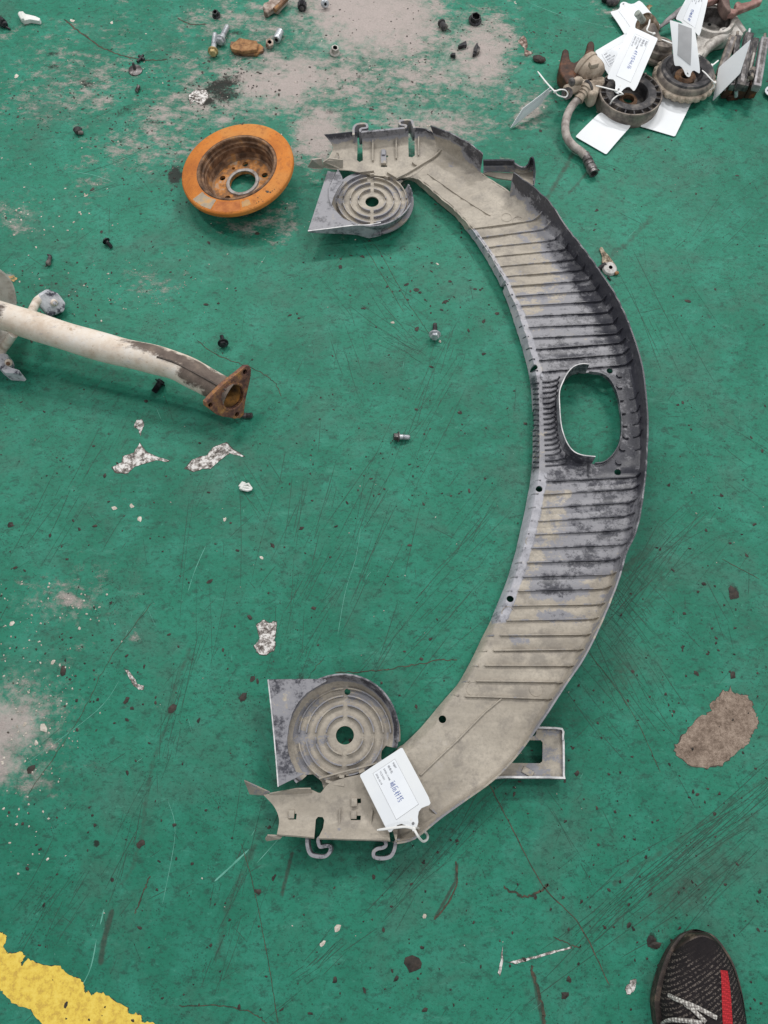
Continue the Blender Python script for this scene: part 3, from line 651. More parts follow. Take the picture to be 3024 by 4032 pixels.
SHB = P(1900, 2000, 0); SHB.z = 0
SH = thing('wheel_arch_shroud', 'long dusty black plastic crescent with cross ribs and an oval opening', 'car part', SHB)
OUT = [(1692, 491), (1753, 518), (1815, 549), (1873, 579), (1903, 621), (1960, 652), (2018, 680), (2054, 705), (2139, 768), (2180, 822), (2233, 902), (2295, 980), (2351, 1057), (2395, 1120), (2433, 1185), (2463, 1250), (2488, 1312), (2512, 1385), (2530, 1458), (2541, 1550), (2548, 1640), (2547, 1710), (2543, 1786), (2540, 1850), (2535, 1900), (2526, 1966), (2516, 2030), (2505, 2081), (2484, 2135), (2465, 2168), (2450, 2222), (2423, 2310), (2402, 2360), (2381, 2412), (2333, 2521), (2279, 2617), (2218, 2702), (2158, 2798), (2116, 2858)]
WALL = 0.052
outw = []
for a, b in zip(OUT[:-1], OUT[1:]):
    for k in range(10): outw.append(P(a[0] + (b[0] - a[0]) * k / 10, a[1] + (b[1] - a[1]) * k / 10, ZF_ + WALL))
def wall_top(F):
    f = P(*F, ZF_); q = min(outw, key=lambda p: (p.x - f.x) ** 2 + (p.y - f.y) ** 2); return q
# rows across the band: lip edge, shoulder, fold  (read off the photograph)
RW = [((1622, 712), (1640, 700), (1752, 600)), ((1653, 735), (1675, 722), (1818, 640)), ((1690, 768), (1716, 757), (1873, 672)), ((1722, 796), (1750, 787), (1915, 700)), ((1752, 820), (1782, 810), (1955, 728)), ((1785, 848), (1808, 838), (2000, 762)), ((1812, 878), (1838, 868), (2054, 832)),
      ((1838, 912), (1868, 903), (2108, 871)), ((1866, 948), (1897, 938), (2150, 906)), ((1892, 986), (1925, 976), (2195, 948)), ((1915, 1022), (1949, 1013), (2235, 985)), ((1936, 1061), (1970, 1052), (2270, 1025)), ((1958, 1100), (1994, 1091), (2300, 1066)), ((1975, 1138), (2012, 1129), (2330, 1106)), ((1992, 1177), (2030, 1168), (2355, 1146)), ((2007, 1217), (2051, 1207), (2380, 1188)), ((2020, 1259), (2068, 1249), (2404, 1232)), ((2033, 1300), (2081, 1291), (2424, 1276)), ((2047, 1342), (2098, 1333), (2438, 1316)), ((2060, 1387), (2110, 1378), (2450, 1352)), ((2072, 1430), (2122, 1421), (2462, 1396)), ((2082, 1474), (2134, 1466), (2474, 1438)),
      ((2090, 1530), (2142, 1520), (2490, 1511)), ((2094, 1585), (2146, 1578), (2506, 1580)), ((2096, 1640), (2149, 1630), (2518, 1640)), ((2097, 1700), (2150, 1695), (2525, 1705)), ((2097, 1770), (2152, 1765), (2528, 1775)), ((2093, 1840), (2152, 1835), (2526, 1840)),
      ((2086, 1905), (2150, 1897), (2515, 1880)), ((2076, 1957), (2140, 1948), (2502, 1926)), ((2066, 2012), (2130, 2001), (2490, 1980)), ((2054, 2065), (2118, 2054), (2480, 2032)), ((2042, 2117), (2105, 2106), (2466, 2088)), ((2030, 2171), (2091, 2160), (2448, 2146)), ((2013, 2228), (2075, 2216), (2424, 2206)), ((1996, 2284), (2058, 2272), (2412, 2263)), ((1974, 2340), (2038, 2328), (2388, 2318)), ((1950, 2398), (2017, 2386), (2362, 2380)), ((1926, 2456), (1993, 2444), (2334, 2438)), ((1896, 2514), (1968, 2502), (2303, 2500)), ((1868, 2574), (1942, 2562), (2274, 2558)), ((1838, 2632), (1908, 2621), (2236, 2622)), ((1803, 2692), (1874, 2682), (2200, 2686)), ((1762, 2740), (1831, 2742), (2158, 2752)),
      ((1725, 2783), (1782, 2800), (2100, 2842))]
TOPH = []
rows = []; RIBROW = []
e, s, f, tp = P(*Z1((742, 446))[0], 0.016), P(*Z1((762, 428))[0], ZF_ - 0.002), P(*Z1((955, 262))[0], ZF_ - 0.001), P(*Z1((903, 92))[0], ZF_ + 0.044)
rows.append([e, e.lerp(s, 0.4), s, s.lerp(f, 0.5), s.lerp(f, 0.93), f.lerp(tp, 0.3) + Vector((0, 0.004, 0)), tp])
for i, (E, S, Fd) in enumerate(RW):
    e, s, f = P(*E, 0.007), P(*S, ZF_), P(*Fd, ZF_); tp = wall_top(Fd)
    sh = e.lerp(s, 0.36); sh.z = ZF_ - 0.0035
    corner = f.lerp(Vector((tp.x, tp.y, ZF_)), 0.55); corner.z = ZF_ + 0.012
    m = s.lerp(f, 0.5); g = s.lerp(f, 0.93); g.z += 0.001
    rows.append([e, sh, s, m, g, corner, tp]); RIBROW.append((s, f, tp, e))
# lower end: the side wall runs out beside the slotted bracket
for E, S, Fd, Tt, hh in [((1690, 2826), (1738, 2858), (2018, 2968), (2036, 2968), 0.020), ((1650, 2872), (1695, 2905), (1925, 3060), (1942, 3066), 0.018), ((1592, 2928), (1640, 2965), (1815, 3130), (1834, 3145), 0.020), ((1570, 2942), (1605, 2990), (1716, 3196), (1736, 3215), 0.022), ((1548, 2972), (1570, 3020), (1612, 3268), (1633, 3297), 0.022), ((1527, 3005), (1530, 3050), (1553, 3285), (1563, 3316), 0.022)]:
    e, s, f, tp = P(*E, 0.010), P(*S, ZF_), P(*Fd, ZF_), P(*Tt, ZF_ + hh)
    sh = e.lerp(s, 0.55); sh.z = ZF_ - 0.003
    corner = f.lerp(Vector((tp.x, tp.y, ZF_)), 0.5); corner.z = ZF_ + 0.006
    rows.append([e, sh, s, s.lerp(f, 0.5), s.lerp(f, 0.93), corner, tp])
bandmb = sheet(rows, 4, [3, 3, 14, 14, 3, 5]); bw = 41
for i in range(len(bandmb.v) // bw):
    if 1 < i / 4 < 22 or 28 < i / 4 < 44:      # the panels between the ribs bulge a little
        bz = 0.0016 * math.sin(math.pi * ((i % 4) / 4.0)) if i % 4 else -0.0006
        for j in range(7, 36):
            x, y, z = bandmb.v[i * bw + j]; bandmb.v[i * bw + j] = (x, y, z + bz)
band = bandmb.mesh()
# oval opening with its raised collar
OVT = Z2((835, 400), (836, 500), (845, 610), (862, 680), (890, 745), (930, 792), (985, 815), (1070, 825))   # tall left side, top edge
OVT = Z2((1030, 222), (985, 218), (930, 235), (890, 275), (860, 330)) + OVT
OVL = Z2((1068, 866), (1120, 860), (1165, 830), (1205, 780), (1232, 720), (1243, 640), (1238, 540), (1222, 440), (1195, 365), (1160, 312), (1110, 278), (1030, 266))
ovw = [P(*q, ZF_ + 0.030) for q in OVT] + [P(*q, ZF_ + 0.006) for q in OVL]
def prism_mesh(poly, z0, z1):
    mb = MB(); mb.prism([(p[0], p[1]) for p in poly], z0, z1); return fix_normals(mb.mesh())
cuts = [prism_mesh(ovw, -0.01, 0.2)]
HOLES = Z1((1005, 622), (1376, 1114)) + Z2((672, 240), (1163, 265), (1215, 928), (702, 1037)) + Z3((512, 760), (70, 1546))
for q in HOLES: cuts.append(prism_mesh(circ(P(*q, ZF_), 0.0062, 20), -0.01, 0.034 if q[0] > 2350 else 0.05))
# notch in the wall above the upper bracket, shallow notches further down
cuts.append(prism_mesh(PP(Z1((1248, 398), (1238, 330), (1300, 250), (1440, 330), (1436, 470), (1398, 535)), ZF_ + 0.03), ZF_ + 0.004, 0.2))
cuts.append(prism_mesh(PP(Z2((640, 545), (668, 520), (672, 640), (640, 660)), 0.012), -0.01, 0.016))
me = harden(band, 0.0028, cuts, -1.0, 1, True)
v = verts(me); d, px, py = dust_of(v)
up = v[:, 2] > ZF_ + 0.014
shade = np.where(py < 1900, 0.02, 0.42); shade = np.where((py >= 1900) & (py < 2250), 0.15, shade)
shade = np.where(py < 640, 0.10 + 0.5 * (px < 1820) * (v[:, 2] < ZF_ + 0.03), shade)
kz = np.clip((v[:, 2] - ZF_ - 0.004) / 0.026, 0, 1) ** 0.8
d = d * (1 - kz) + np.minimum(d, shade + 0.04) * kz
lipx = np.interp(py, [r[1][1] for r in RW], [r[1][0] for r in RW])
sc = np.where((px < lipx + 6) & (py > 900) & (v[:, 2] < ZF_ + 0.004), 0.62, 0.0); sc = np.where((py > 2450) | (py < 900), sc * 0.55, sc); sc = np.where((py > 1480) & (py < 1860) & (sc > 0), 0.3, sc)
d = np.where((sc > 0.2) & (py < 2450), np.where(py < 1470, 0.5, 0.36), d)
attrs(me, d, sc)
for p in me.polygons: pass
put(me, 'shell', [M_shr, M_rim], SH, smooth=30)

# collar round the oval opening
mb = MB(); n = len(ovw); tall = len(OVT)
pts = crom(ovw[:tall], 4); inner = pts
def wallstrip(pts, z0, t, name, mat=M_shr, parent=SH, add=0.0, scuff=0.0, wall=0.1, z1=None, smooth=40, label=None, rim=None):
    """upright wall of thickness t along points; the points give its top edge"""
    mb = MB(); m = len(pts); vs = []
    for i, p in enumerate(pts):
        p = Vector(p); tg = pts[min(i + 1, m - 1)] - pts[max(i - 1, 0)]; tg.z = 0; tg.normalize()
        s = Vector((-tg.y, tg.x, 0)) * (t / 2); b = z0[i] if isinstance(z0, (list, tuple)) else z0
        lo = Vector((p.x, p.y, b)); mid = lo.lerp(p, 0.5)
        vs += [lo - s, lo + s, mid + s, p + s * 0.8, p - s * 0.8, mid - s]
    fs = []
    for i in range(m - 1):
        for k in range(6):
            k2 = (k + 1) % 6; fs.append((i * 6 + k, i * 6 + k2, (i + 1) * 6 + k2, (i + 1) * 6 + k))
    fs.append(tuple(range(6))); fs.append(tuple((m - 1) * 6 + k for k in reversed(range(6))))
    me = fix_normals(mb.add(vs, fs).mesh()); v = verts(me); d, px, py = dust_of(v)
    attrs(me, np.minimum(d, wall) if wall is not None else d + add, np.full(len(v), scuff))
    me.materials.append(mat); me.materials.append(M_rim)
    idx = [1 if (i % 6) == 3 else 0 for i in range(6 * (m - 1))] + [0, 0]
    o = put(me, name, [mat, rim or M_rim], parent, smooth=smooth, label=label)
    me.polygons.foreach_set('material_index', idx); return o
COLLAR = wallstrip(crom(ovw[:tall], 4), ZF_ - 0.003, 0.0024, 'collar', wall=0.22)
wallstrip(crom(ovw[tall:], 4), ZF_ - 0.003, 0.0022, 'collar_edge', wall=0.22, rim=M_shr)

# cross ribs
RIBS = list(range(7, 22)) + list(range(28, 44))
M_ribs = M_shr
def rib(pts, nrm, h=0.0034, t=0.0026, name='rib', add=-0.12):
    me = fix_normals(MB().strip(pts, nrm, h, t, 0.001).mesh()); v = verts(me); d, px, py = dust_of(v)
    attrs(me, d + add, np.zeros(len(v))); return put(me, name, M_shr, SH, smooth=0)
Zu = Vector((0, 0, 1))
for i in RIBS:
    s, f, tp, e = RIBROW[i]
    out = Vector((tp.x - f.x, tp.y - f.y, 0)); out = out.normalized() if out.length > 1e-4 else Vector((1, 0, 0))
    across = (f - s).normalized()
    c = f.lerp(Vector((tp.x, tp.y, ZF_)), 0.5); c.z = ZF_ + 0.011
    w = c.lerp(tp, 0.30)
    pts = [s.lerp(f, k / 8) for k in range(8)] + [f - across * 0.006 + Zu * 0.001, c - across * 0.0015, w - across * 0.0005]
    nr = [Zu] * 8 + [(Zu - across * 0.3), (Zu * 0.7 - across), (Zu * 0.1 - across)]
    rib(pts, nr, [0.0046] * 9 + [0.0036, 0.0006])
    a = e.lerp(s, 0.22); b = e.lerp(s, 0.66); a.z = 0.017; b.z = ZF_ - 0.0005
    rib([a, a.lerp(b, 0.5) + Zu * 0.003, b], [Vector((-0.5, 0, 1))] * 3, 0.003, 0.0026, 'lip_rib', -0.3)
# fine ribs left of the oval, hooked ribs on its right
for k in range(17):
    f = k / 16; x0, y0 = 2135 + 12 * f, 1506 + 330 * f
    w = 62 - 20 * math.sin(math.pi * min(1, f * 1.05)) + (16 if k > 14 else 0)
    a, b, c = P(x0, y0, ZF_), P(x0 + w * 0.6, y0 - 3, ZF_), P(x0 + w, y0 - 12, ZF_ + 0.001)
    rib([a, b, c, c.lerp(P(x0 + w + 8, y0 - 22, ZF_ + 0.008), 1)], [Zu, Zu, Zu, Vector((-1, 0, 1))], 0.0036, 0.0028, 'fine_rib', -0.3)
    a, b = P(2099, y0 + 6, 0.020), P(2122, y0 + 4, ZF_)
    rib([a, a.lerp(b, 0.5) + Zu * 0.002, b], [Vector((-0.4, 0, 1))] * 3, 0.003, 0.0026, 'lip_rib', -0.3)
for x0, y0 in Z2((1205, 305), (1205, 380), (1215, 460), (1228, 545), (1240, 628), (1248, 706), (1225, 785), (1200, 875)):
    rib([P(x0 + a, y0 + b, ZF_) for a, b in ((4, -16), (2, -6), (8, 1), (22, 0))], Zu, 0.0034, 0.0026, 'hooked_rib', -0.1)
for x0, y0 in Z2((1290, 370), (1290, 455), (1300, 540), (1310, 618), (1315, 700), (1325, 785)):
    rib([P(x0, y0, ZF_), P(x0 + 18, y0 - 4, ZF_ + 0.001), P(x0 + 30, y0 - 16, ZF_ + 0.007), P(x0 + 38, y0 - 32, ZF_ + 0.016)], [Zu, Zu, Zu - Vector((0.7, 0, 0)), Vector((-1, 0, 0.3))], 0.003, 0.0026, 'hooked_rib', -0.05)
# long ribs near the ends and the diagonal ridges
rib(PP(Z1((885, 410), (1000, 490), (1100, 560), (1200, 625), (1295, 682)), ZF_), Zu, 0.003, 0.0026, 'long_rib', -0.1)
rib(crom(PP(Z1((680, 440), (760, 400), (850, 345), (930, 295), (985, 240)), ZF_ + 0.001), 3), Zu, 0.004, 0.004, 'ridge', -0.1)
rib(PP(Z5((1060, 92), (940, 190), (740, 395), (600, 525), (470, 650)), ZF_), Zu, 0.0028, 0.0026, 'long_rib', 0)
rib(PP(Z5((540, 885), (600, 942)), ZF_), Zu, 0.004, 0.003, 'long_rib', -0.3)
rib(PP(Z2((1020, 955), (1025, 890)), ZF_), Zu, 0.004, 0.0026, 'hooked_rib', -0.1)
# moulded rings (ejector marks)
for q in Z3((655, 387), (500, 852), (975, 848), (270, 1347), (682, 1350)) + Z2((745, 300), (772, 940)) + Z1((1475, 712), (1400, 690)):
    c = P(*q, ZF_); mb = MB(); mb.lathe([(0.0105, -0.0005), (0.0105, 0.0007), (0.0117, 0.0007), (0.0117, -0.0005)], c, n=28)
    me = mb.mesh(); attrs(me, dust_of(verts(me))[0], np.zeros(len(me.vertices))); put(me, 'moulded_ring', M_shr, SH)

# ------------------------------------------------------------------ round scroll housings
def scroll(cen, sy, zf, rim_z, a_start, a_end, r_of, holes, extra_cut=None):
    """cen: centre, sy=+1 for the near one, -1 for its mirror image at the far end"""
    me = plate(circ(cen, 0.0905, 72), [circ(cen, 0.0147, 32)] + holes, zf - 0.003, zf)
    if extra_cut: me = harden(me, 0, extra_cut)
    # finer faces so that the dust shows
    bm = bmesh.new(); bm.from_mesh(me); bmesh.ops.triangulate(bm, faces=bm.faces)
    for _ in range(3): bmesh.ops.subdivide_edges(bm, edges=[e for e in bm.edges if e.calc_length() > 0.014], cuts=1)
    bm.to_mesh(me); bm.free(); v = verts(me); d, _, _ = dust_of(v)
    rr = np.hypot(v[:, 0] - cen.x, v[:, 1] - cen.y); attrs(me, d - 0.06 - 0.26 * np.clip((rr - 0.045) / 0.03, 0, 1), np.zeros(len(v)))
    put(me, 'scroll_floor', M_shr, SH, smooth=20)
    nn = 44; rws = []
    for k in range(nn + 1):
        a = a_start + (a_end - a_start) * k / nn; r = r_of(k / nn)
        d = Vector((math.cos(a), sy * math.sin(a), 0)); c = Vector((cen.x, cen.y, 0))
        zt = rim_z(k / nn) if callable(rim_z) else rim_z
        rws.append([c + d * (r - 0.016) + Zu * (zf - 0.001), c + d * (r - 0.008) + Zu * (zf + 0.004), c + d * (r - 0.003) + Zu * (zf + (zt - zf) * 0.55), c + d * r + Zu * zt])
    me = harden(sheet(rws, 1, [2, 2, 3]).mesh(), 0.0028, (), -1.0, 1); v = verts(me); d, px, py = dust_of(v)
    a = np.arctan2(sy * (v[:, 1] - cen.y), v[:, 0] - cen.x)
    attrs(me, np.where(v[:, 2] > zf + 0.005, 0.26, d), np.where(v[:, 2] > zf + 0.012, 0.25, 0.0))
    put(me, 'scroll_wall', [M_shr, M_rim], SH, smooth=35)
    gaps = 0.075
    for r in (0.0303, 0.0474, 0.0625, 0.0745):
        for q in range(4):
            a0 = q * math.pi / 2 + gaps * 0.0303 / r * 1.6; a1 = (q + 1) * math.pi / 2 - gaps * 0.0303 / r * 1.6
            if r > 0.07 and sy > 0 and q == 3: continue
            if r > 0.06 and sy > 0 and q == 3: a1 -= 0.0
            if r > 0.06 and q == 2: a1 -= 0.12; a0 += 0.1
            pts = [Vector((cen.x + r * math.cos(a0 + (a1 - a0) * k / 10), cen.y + sy * r * math.sin(a0 + (a1 - a0) * k / 10), zf)) for k in range(11)]
            me = fix_normals(MB().strip(pts, Zu, 0.0065 if sy > 0 else 0.007, 0.0026, 0.001).mesh()); paint(me, add=-0.32); put(me, 'ring_rib', M_shr, SH, smooth=30)  # ring shadows put into the ribs' colour by a lower dust value
ZSC = 0.022
cl = P(1358, 2895, ZSC); cu_ = P(1465, 794, ZSC)
# near scroll: angles measured anticlockwise, rim from the neck over the top to the wing
scroll(cl, 1, ZSC, lambda k: 0.052 if k > 0.25 else 0.034 + 0.072 * k, R(-14), R(226), lambda k: 0.0845 + 0.0175 * k, [circ(P(1368, 2724, ZSC), 0.0052, 14)],
       [prism_mesh(PP(Z4((1245, 800), (1250, 740), (1290, 690), (1330, 675), (1500, 640), (1500, 900), (1300, 880)), ZSC), -0.01, 0.1), prism_mesh(PP(Z4((560, 940), (690, 930), (760, 990), (780, 1060), (500, 1150)), ZSC), -0.01, 0.1)])
scroll(cu_, -1, ZSC, lambda k: 0.050 if k > 0.2 else 0.040 + 0.05 * k, R(-22), R(206), lambda k: 0.0835 + 0.014 * k, [],
       [prism_mesh(PP(Z1((705, 500), (712, 460), (750, 430), (800, 430), (760, 500), (720, 520)), ZSC), -0.01, 0.1)])
# flat wings beside the scrolls
def wing(poly, z, name='wing'):
    me = plate([(p.x, p.y) for p in PP(poly, z)], [], z - 0.0025, z)
    bm = bmesh.new(); bm.from_mesh(me); bmesh.ops.triangulate(bm, faces=bm.faces)
    for _ in range(4): bmesh.ops.subdivide_edges(bm, edges=[e for e in bm.edges if e.calc_length() > 0.012], cuts=1)
    bm.to_mesh(me); bm.free(); v = verts(me); d, px, py = dust_of(v); attrs(me, d * 0 + 0.34 + 0.10 * np.sin(py / 40.0), np.zeros(len(v)))
    put(me, name, [M_shr], SH, smooth=20)
wing(Z4((320, 155), (560, 152), (790, 152), (800, 170), (720, 215), (640, 265), (570, 340), (520, 430), (490, 540), (478, 640), (485, 740), (510, 830), (540, 910), (620, 925), (405, 1030)), 0.052)
wallstrip(PP(Z4((405, 1032), (392, 860), (375, 660), (350, 400), (322, 157)), 0.0525), 0.044, 0.0025, 'wing_flange', wall=0.3)
wing(Z1((232, 388), (105, 775), (250, 757), (402, 738), (330, 695), (280, 640), (250, 585), (240, 530), (250, 470), (275, 420), (285, 395)), 0.050)
t_ = crom(PP(Z1((104, 778), (250, 760), (402, 741), (500, 738), (580, 722)), 0.0505), 4)
wallstrip(t_, [0.048 - 0.036 * min(1, i / (len(t_) - 5)) for i in range(len(t_))], 0.003, 'wing_flange', wall=0.34, scuff=0.55)
wing(Z1((300, 372), (325, 420), (335, 455), (300, 500), (270, 560), (255, 610), (240, 560), (240, 500), (262, 450)), 0.055, 'torn_flap')

# ------------------------------------------------------------------ hook plates at both ends
def hookplate(rws, zs, cutters, name='hook_plate'):
    rr = [[P(*q, z) for q, z in zip(r, zz)] for r, zz in zip(rws, zs)]
    me = harden(sheet(rr, 4, [8, 8, 6][:len(rr[0]) - 1]).mesh(), 0.0028, cutters, -1.0, 1)
    v = verts(me); d, px, py = dust_of(v); top = v[:, 2] > ZF_ + 0.012
    if py.mean() < 1500:
        d = np.where(v[:, 2] > ZF_ + 0.010, np.minimum(d, 0.62 - (v[:, 2] - ZF_ - 0.010) / 0.02 * 0.55), d)  # upturned edge darkened: barer plastic plus concave shading put into the dust value
    attrs(me, d, np.zeros(len(v))); put(me, name, [M_shr, M_rim], SH, smooth=30)
zl = (ZF_ + 0.004, ZF_ - 0.001, ZF_ + 0.003, ZF_ + 0.022)
slot1 = prism_mesh(PP(Z4((708, 1470), (712, 1300), (730, 1278), (768, 1280), (782, 1305), (775, 1370), (745, 1440), (745, 1480)), ZF_), -0.01, 0.2)
sq = [prism_mesh(PP(Z4(*q), ZF_), -0.01, 0.2) for q in [((500, 1272), (520, 1272), (520, 1252), (556, 1252), (553, 1300), (502, 1296)), ((1004, 1132), (1080, 1128), (1082, 1165), (1052, 1168), (1048, 1145), (1006, 1148)), ((1048, 1268), (1080, 1268), (1078, 1305), (998, 1305), (1000, 1284), (1046, 1284)), ((1320, 1480), (1310, 1400), (1340, 1390), (1365, 1480))]]
hookplate([Z4((285, 1100), (372, 1195), (412, 1300), (395, 1420)), Z4((420, 1078), (450, 1200), (480, 1310), (480, 1426)), Z4((560, 1050), (570, 1200), (580, 1310), (585, 1434)), Z4((676, 1060), (670, 1200), (668, 1310), (660, 1442)),
           Z4((750, 1085), (750, 1200), (748, 1320), (745, 1452)), Z4((815, 1010), (830, 1180), (836, 1310), (840, 1454)), Z4((950, 960), (950, 1160), (950, 1310), (950, 1458)), Z4((1080, 930), (1080, 1150), (1078, 1310), (1075, 1462)), Z4((1200, 880), (1205, 1140), (1210, 1310), (1200, 1465)),
           Z4((1290, 850), (1310, 1100), (1320, 1300), (1300, 1470)), Z4((1345, 800), (1370, 1080), (1385, 1280), (1372, 1482))], [zl] * 11, [slot1] + sq)
zu = (ZF_, ZF_ + 0.001, ZF_ + 0.010, ZF_ + 0.032)
us1 = prism_mesh(PP(Z1((425, 150), (448, 150), (458, 185), (462, 300), (440, 310), (423, 298), (428, 210)), ZF_ + 0.008), -0.01, 0.2)
us2 = prism_mesh(PP(Z1((758, 140), (790, 140), (800, 180), (803, 270), (785, 282), (762, 278)), ZF_ + 0.008), -0.01, 0.2)
us3 = prism_mesh(PP(Z1((585, 350), (620, 350), (622, 360), (578, 360)), ZF_), -0.01, 0.2); us4 = prism_mesh(PP(Z1((612, 290), (628, 290), (628, 300), (612, 300)), ZF_), -0.01, 0.2)
hookplate([Z1((215, 345), (245, 290), (266, 225), (210, 150)), Z1((300, 365), (290, 300), (310, 215), (300, 143)), Z1((390, 385), (390, 300), (390, 210), (390, 132)), Z1((450, 398), (450, 300), (450, 210), (446, 130)), Z1((540, 415), (545, 310), (550, 200), (552, 122)), Z1((640, 425), (645, 310), (652, 195), (655, 115)),
           Z1((710, 430), (725, 310), (735, 190), (745, 108)), Z1((770, 425), (785, 300), (800, 190), (800, 106)), Z1((800, 410), (860, 300), (885, 190), (862, 112)), Z1((820, 400), (930, 290), (960, 200), (902, 132))], [zu] * 10, [us1, us2, us3, us4])
# ribs on the plates
for a, b in (((910, 1215), (902, 1430)), ((1172, 1220), (1150, 1440))): rib(PP(Z4(a, b), ZF_), Zu, 0.006, 0.003, 'plate_rib', -0.05)
for a, b in (((528, 195), (528, 330)), ((680, 185), (680, 315)), ((826, 175), (826, 295))): rib([P(*Z1(a)[0], ZF_ + 0.012), P(*Z1(b)[0], ZF_)], Zu, 0.006, 0.003, 'plate_rib', -0.05)
rib(PP(Z4((740, 965), (900, 920), (1060, 880), (1240, 832)), ZF_ - 0.001), Zu, 0.003, 0.003, 'ridge', -0.1)
for q in (((905, 950), (945, 950)), ((795, 985), (860, 1008), (945, 1018)), ((1065, 915), (1110, 895))): rib(PP(Z4(*q), ZF_), Zu, 0.0035, 0.005, 'plate_rib', 0)
for q in (((445, 405), (535, 395)), ((622, 405), (680, 440)), ((510, 420), (535, 418)), ((605, 430), (625, 440)), ((785, 340), (812, 360))): rib(PP(Z1(*q), ZF_), Zu, 0.006, 0.003, 'plate_rib', 0)
mb = MB(); c0 = P(*Z1((597, 300))[0], ZF_ + 0.004)
mb.bevbox(c0, (0.012, 0.038, 0.007)); mb.bevbox(c0 + Vector((0, 0.010, 0.004)), (0.008, 0.016, 0.006)); me = mb.mesh(); paint(me, add=-0.4); put(me, 'clip_tongue', M_shr, SH)
for q in ((1026, 1160), (1022, 1262), (513, 1258)):
    mb = MB(); mb.bevbox(P(*Z4(q)[0], ZF_ + 0.002), (0.009, 0.012, 0.005)); me = mb.mesh(); paint(me, add=-0.1); put(me, 'clip_tongue', M_shr, SH)
# hooks: bent walls seen edge-on
def hook(pts, ztop, zbot): return wallstrip(crom(PP(pts, ztop), 4), zbot, 0.0062, 'hook', wall=0.40, scuff=0.0, rim=M_shr)
hook(Z4((655, 1425), (640, 1445), (645, 1530), (670, 1585), (720, 1602), (780, 1603), (815, 1580), (832, 1545), (825, 1520), (790, 1516), (748, 1524), (735, 1500), (730, 1465), (745, 1448), (790, 1448)), 0.044, 0.012)
hook(Z4((790, 1448), (900, 1452), (1050, 1456), (1240, 1462)), 0.046, 0.028)
hook(Z4((1240, 1462), (1275, 1475), (1285, 1510), (1262, 1530), (1215, 1540), (1185, 1565), (1188, 1605), (1230, 1618), (1290, 1615), (1330, 1595), (1355, 1545), (1368, 1480), (1400, 1470)), 0.044, 0.012)
hook(Z1((402, 150), (402, 108), (418, 84), (450, 76), (484, 79), (489, 102), (455, 108), (445, 118), (450, 131)), 0.064, 0.030)
hook(Z1((450, 131), (600, 118), (738, 104)), 0.064, 0.050)
hook(Z1((738, 104), (744, 88), (708, 82), (704, 62), (740, 52), (778, 55), (790, 80), (800, 106)), 0.064, 0.030)
# torn tips
def tip(tri, zs, add=-0.2, sc=0.3):
    p = [P(*q, z) for q, z in zip(tri, zs)]; mb = MB(); nrm = (p[1] - p[0]).cross(p[2] - p[0]).normalized() * 0.0025
    k = len(p); mb.add(p + [q - nrm for q in p], [tuple(range(k)), tuple(reversed(range(k, 2 * k)))] + [(i, i + k, (i + 1) % k + k, (i + 1) % k) for i in range(k)])
    me = fix_normals(mb.mesh()); paint(me, add=add, scuff=sc); put(me, 'torn_tip', M_shr, SH, smooth=0)
tip(Z4((128, 986), (172, 1095), (285, 1104), (335, 1080)), (0.062, 0.036, 0.030, 0.032))
tip(Z4((300, 1450), (320, 1420), (440, 1428), (420, 1450), (312, 1466)), (0.044, 0.050, 0.046, 0.044, 0.040))
tip(Z4((335, 1082), (550, 1042), (670, 1040), (685, 1075), (420, 1090)), (0.034, 0.040, 0.040, 0.031, 0.031))
tip(Z1((100, 357), (130, 308), (192, 300), (205, 365), (140, 368)), (0.028, 0.050, 0.048, 0.026, 0.026), 0.0, 0.4)
tip(Z1((205, 362), (200, 325), (240, 300), (330, 310), (330, 365), (390, 380), (320, 378)), (0.030, 0.046, 0.050, 0.048, 0.031, 0.030, 0.029), 0.0, 0.35)
tip(Z1((268, 345), (290, 270), (305, 275), (310, 300), (300, 310)), (0.031, 0.040, 0.040, 0.034, 0.031), -0.2, 0)

# ------------------------------------------------------------------ slotted brackets on the outside
zb = 0.024
bo = [(p.x, p.y) for p in PP(Z5((1310, 300), (1500, 312), (1506, 330), (1515, 655), (1505, 672), (1080, 662), (1000, 672), (960, 680), (985, 600), (1080, 490), (1190, 370), (1250, 300)), zb)]
me = plate(bo, [[(p.x, p.y) for p in PP(Z5((1205, 393), (1345, 396), (1358, 410), (1356, 548), (1340, 563), (1110, 560), (1088, 545), (1095, 528)), zb)], circ(P(*Z5((1283, 335))[0], zb), 0.0068, 20), circ(P(*Z5((1040, 610))[0], zb), 0.0064, 20)], zb - 0.003, zb)
bm = bmesh.new(); bm.from_mesh(me); bmesh.ops.triangulate(bm, faces=bm.faces)
for _ in range(3): bmesh.ops.subdivide_edges(bm, edges=[e for e in bm.edges if e.calc_length() > 0.010], cuts=1)
bm.to_mesh(me); bm.free(); paint(me, add=-0.26); put(me, 'bracket', M_shr, SH, smooth=20)
wallstrip(crom(PP(Z5((1310, 303), (1400, 306), (1500, 314), (1506, 360), (1506, 400), (1510, 405), (1512, 650), (1508, 668), (1400, 664), (1200, 664), (1080, 662), (1005, 672), (960, 690)), zb + 0.006), 2), zb - 0.012, 0.004, 'bracket_flange', wall=0.34, scuff=0.2)
for a in ((1250, 625),): 
    mb = MB(); mb.bevbox(P(*Z5(a)[0], zb + 0.001), (0.018, 0.010, 0.003), Matrix.Rotation(-0.5, 3, 'Z')); me = mb.mesh(); paint(me, add=-0.1); put(me, 'clip_tongue', M_shr, SH)
zb2 = 0.030
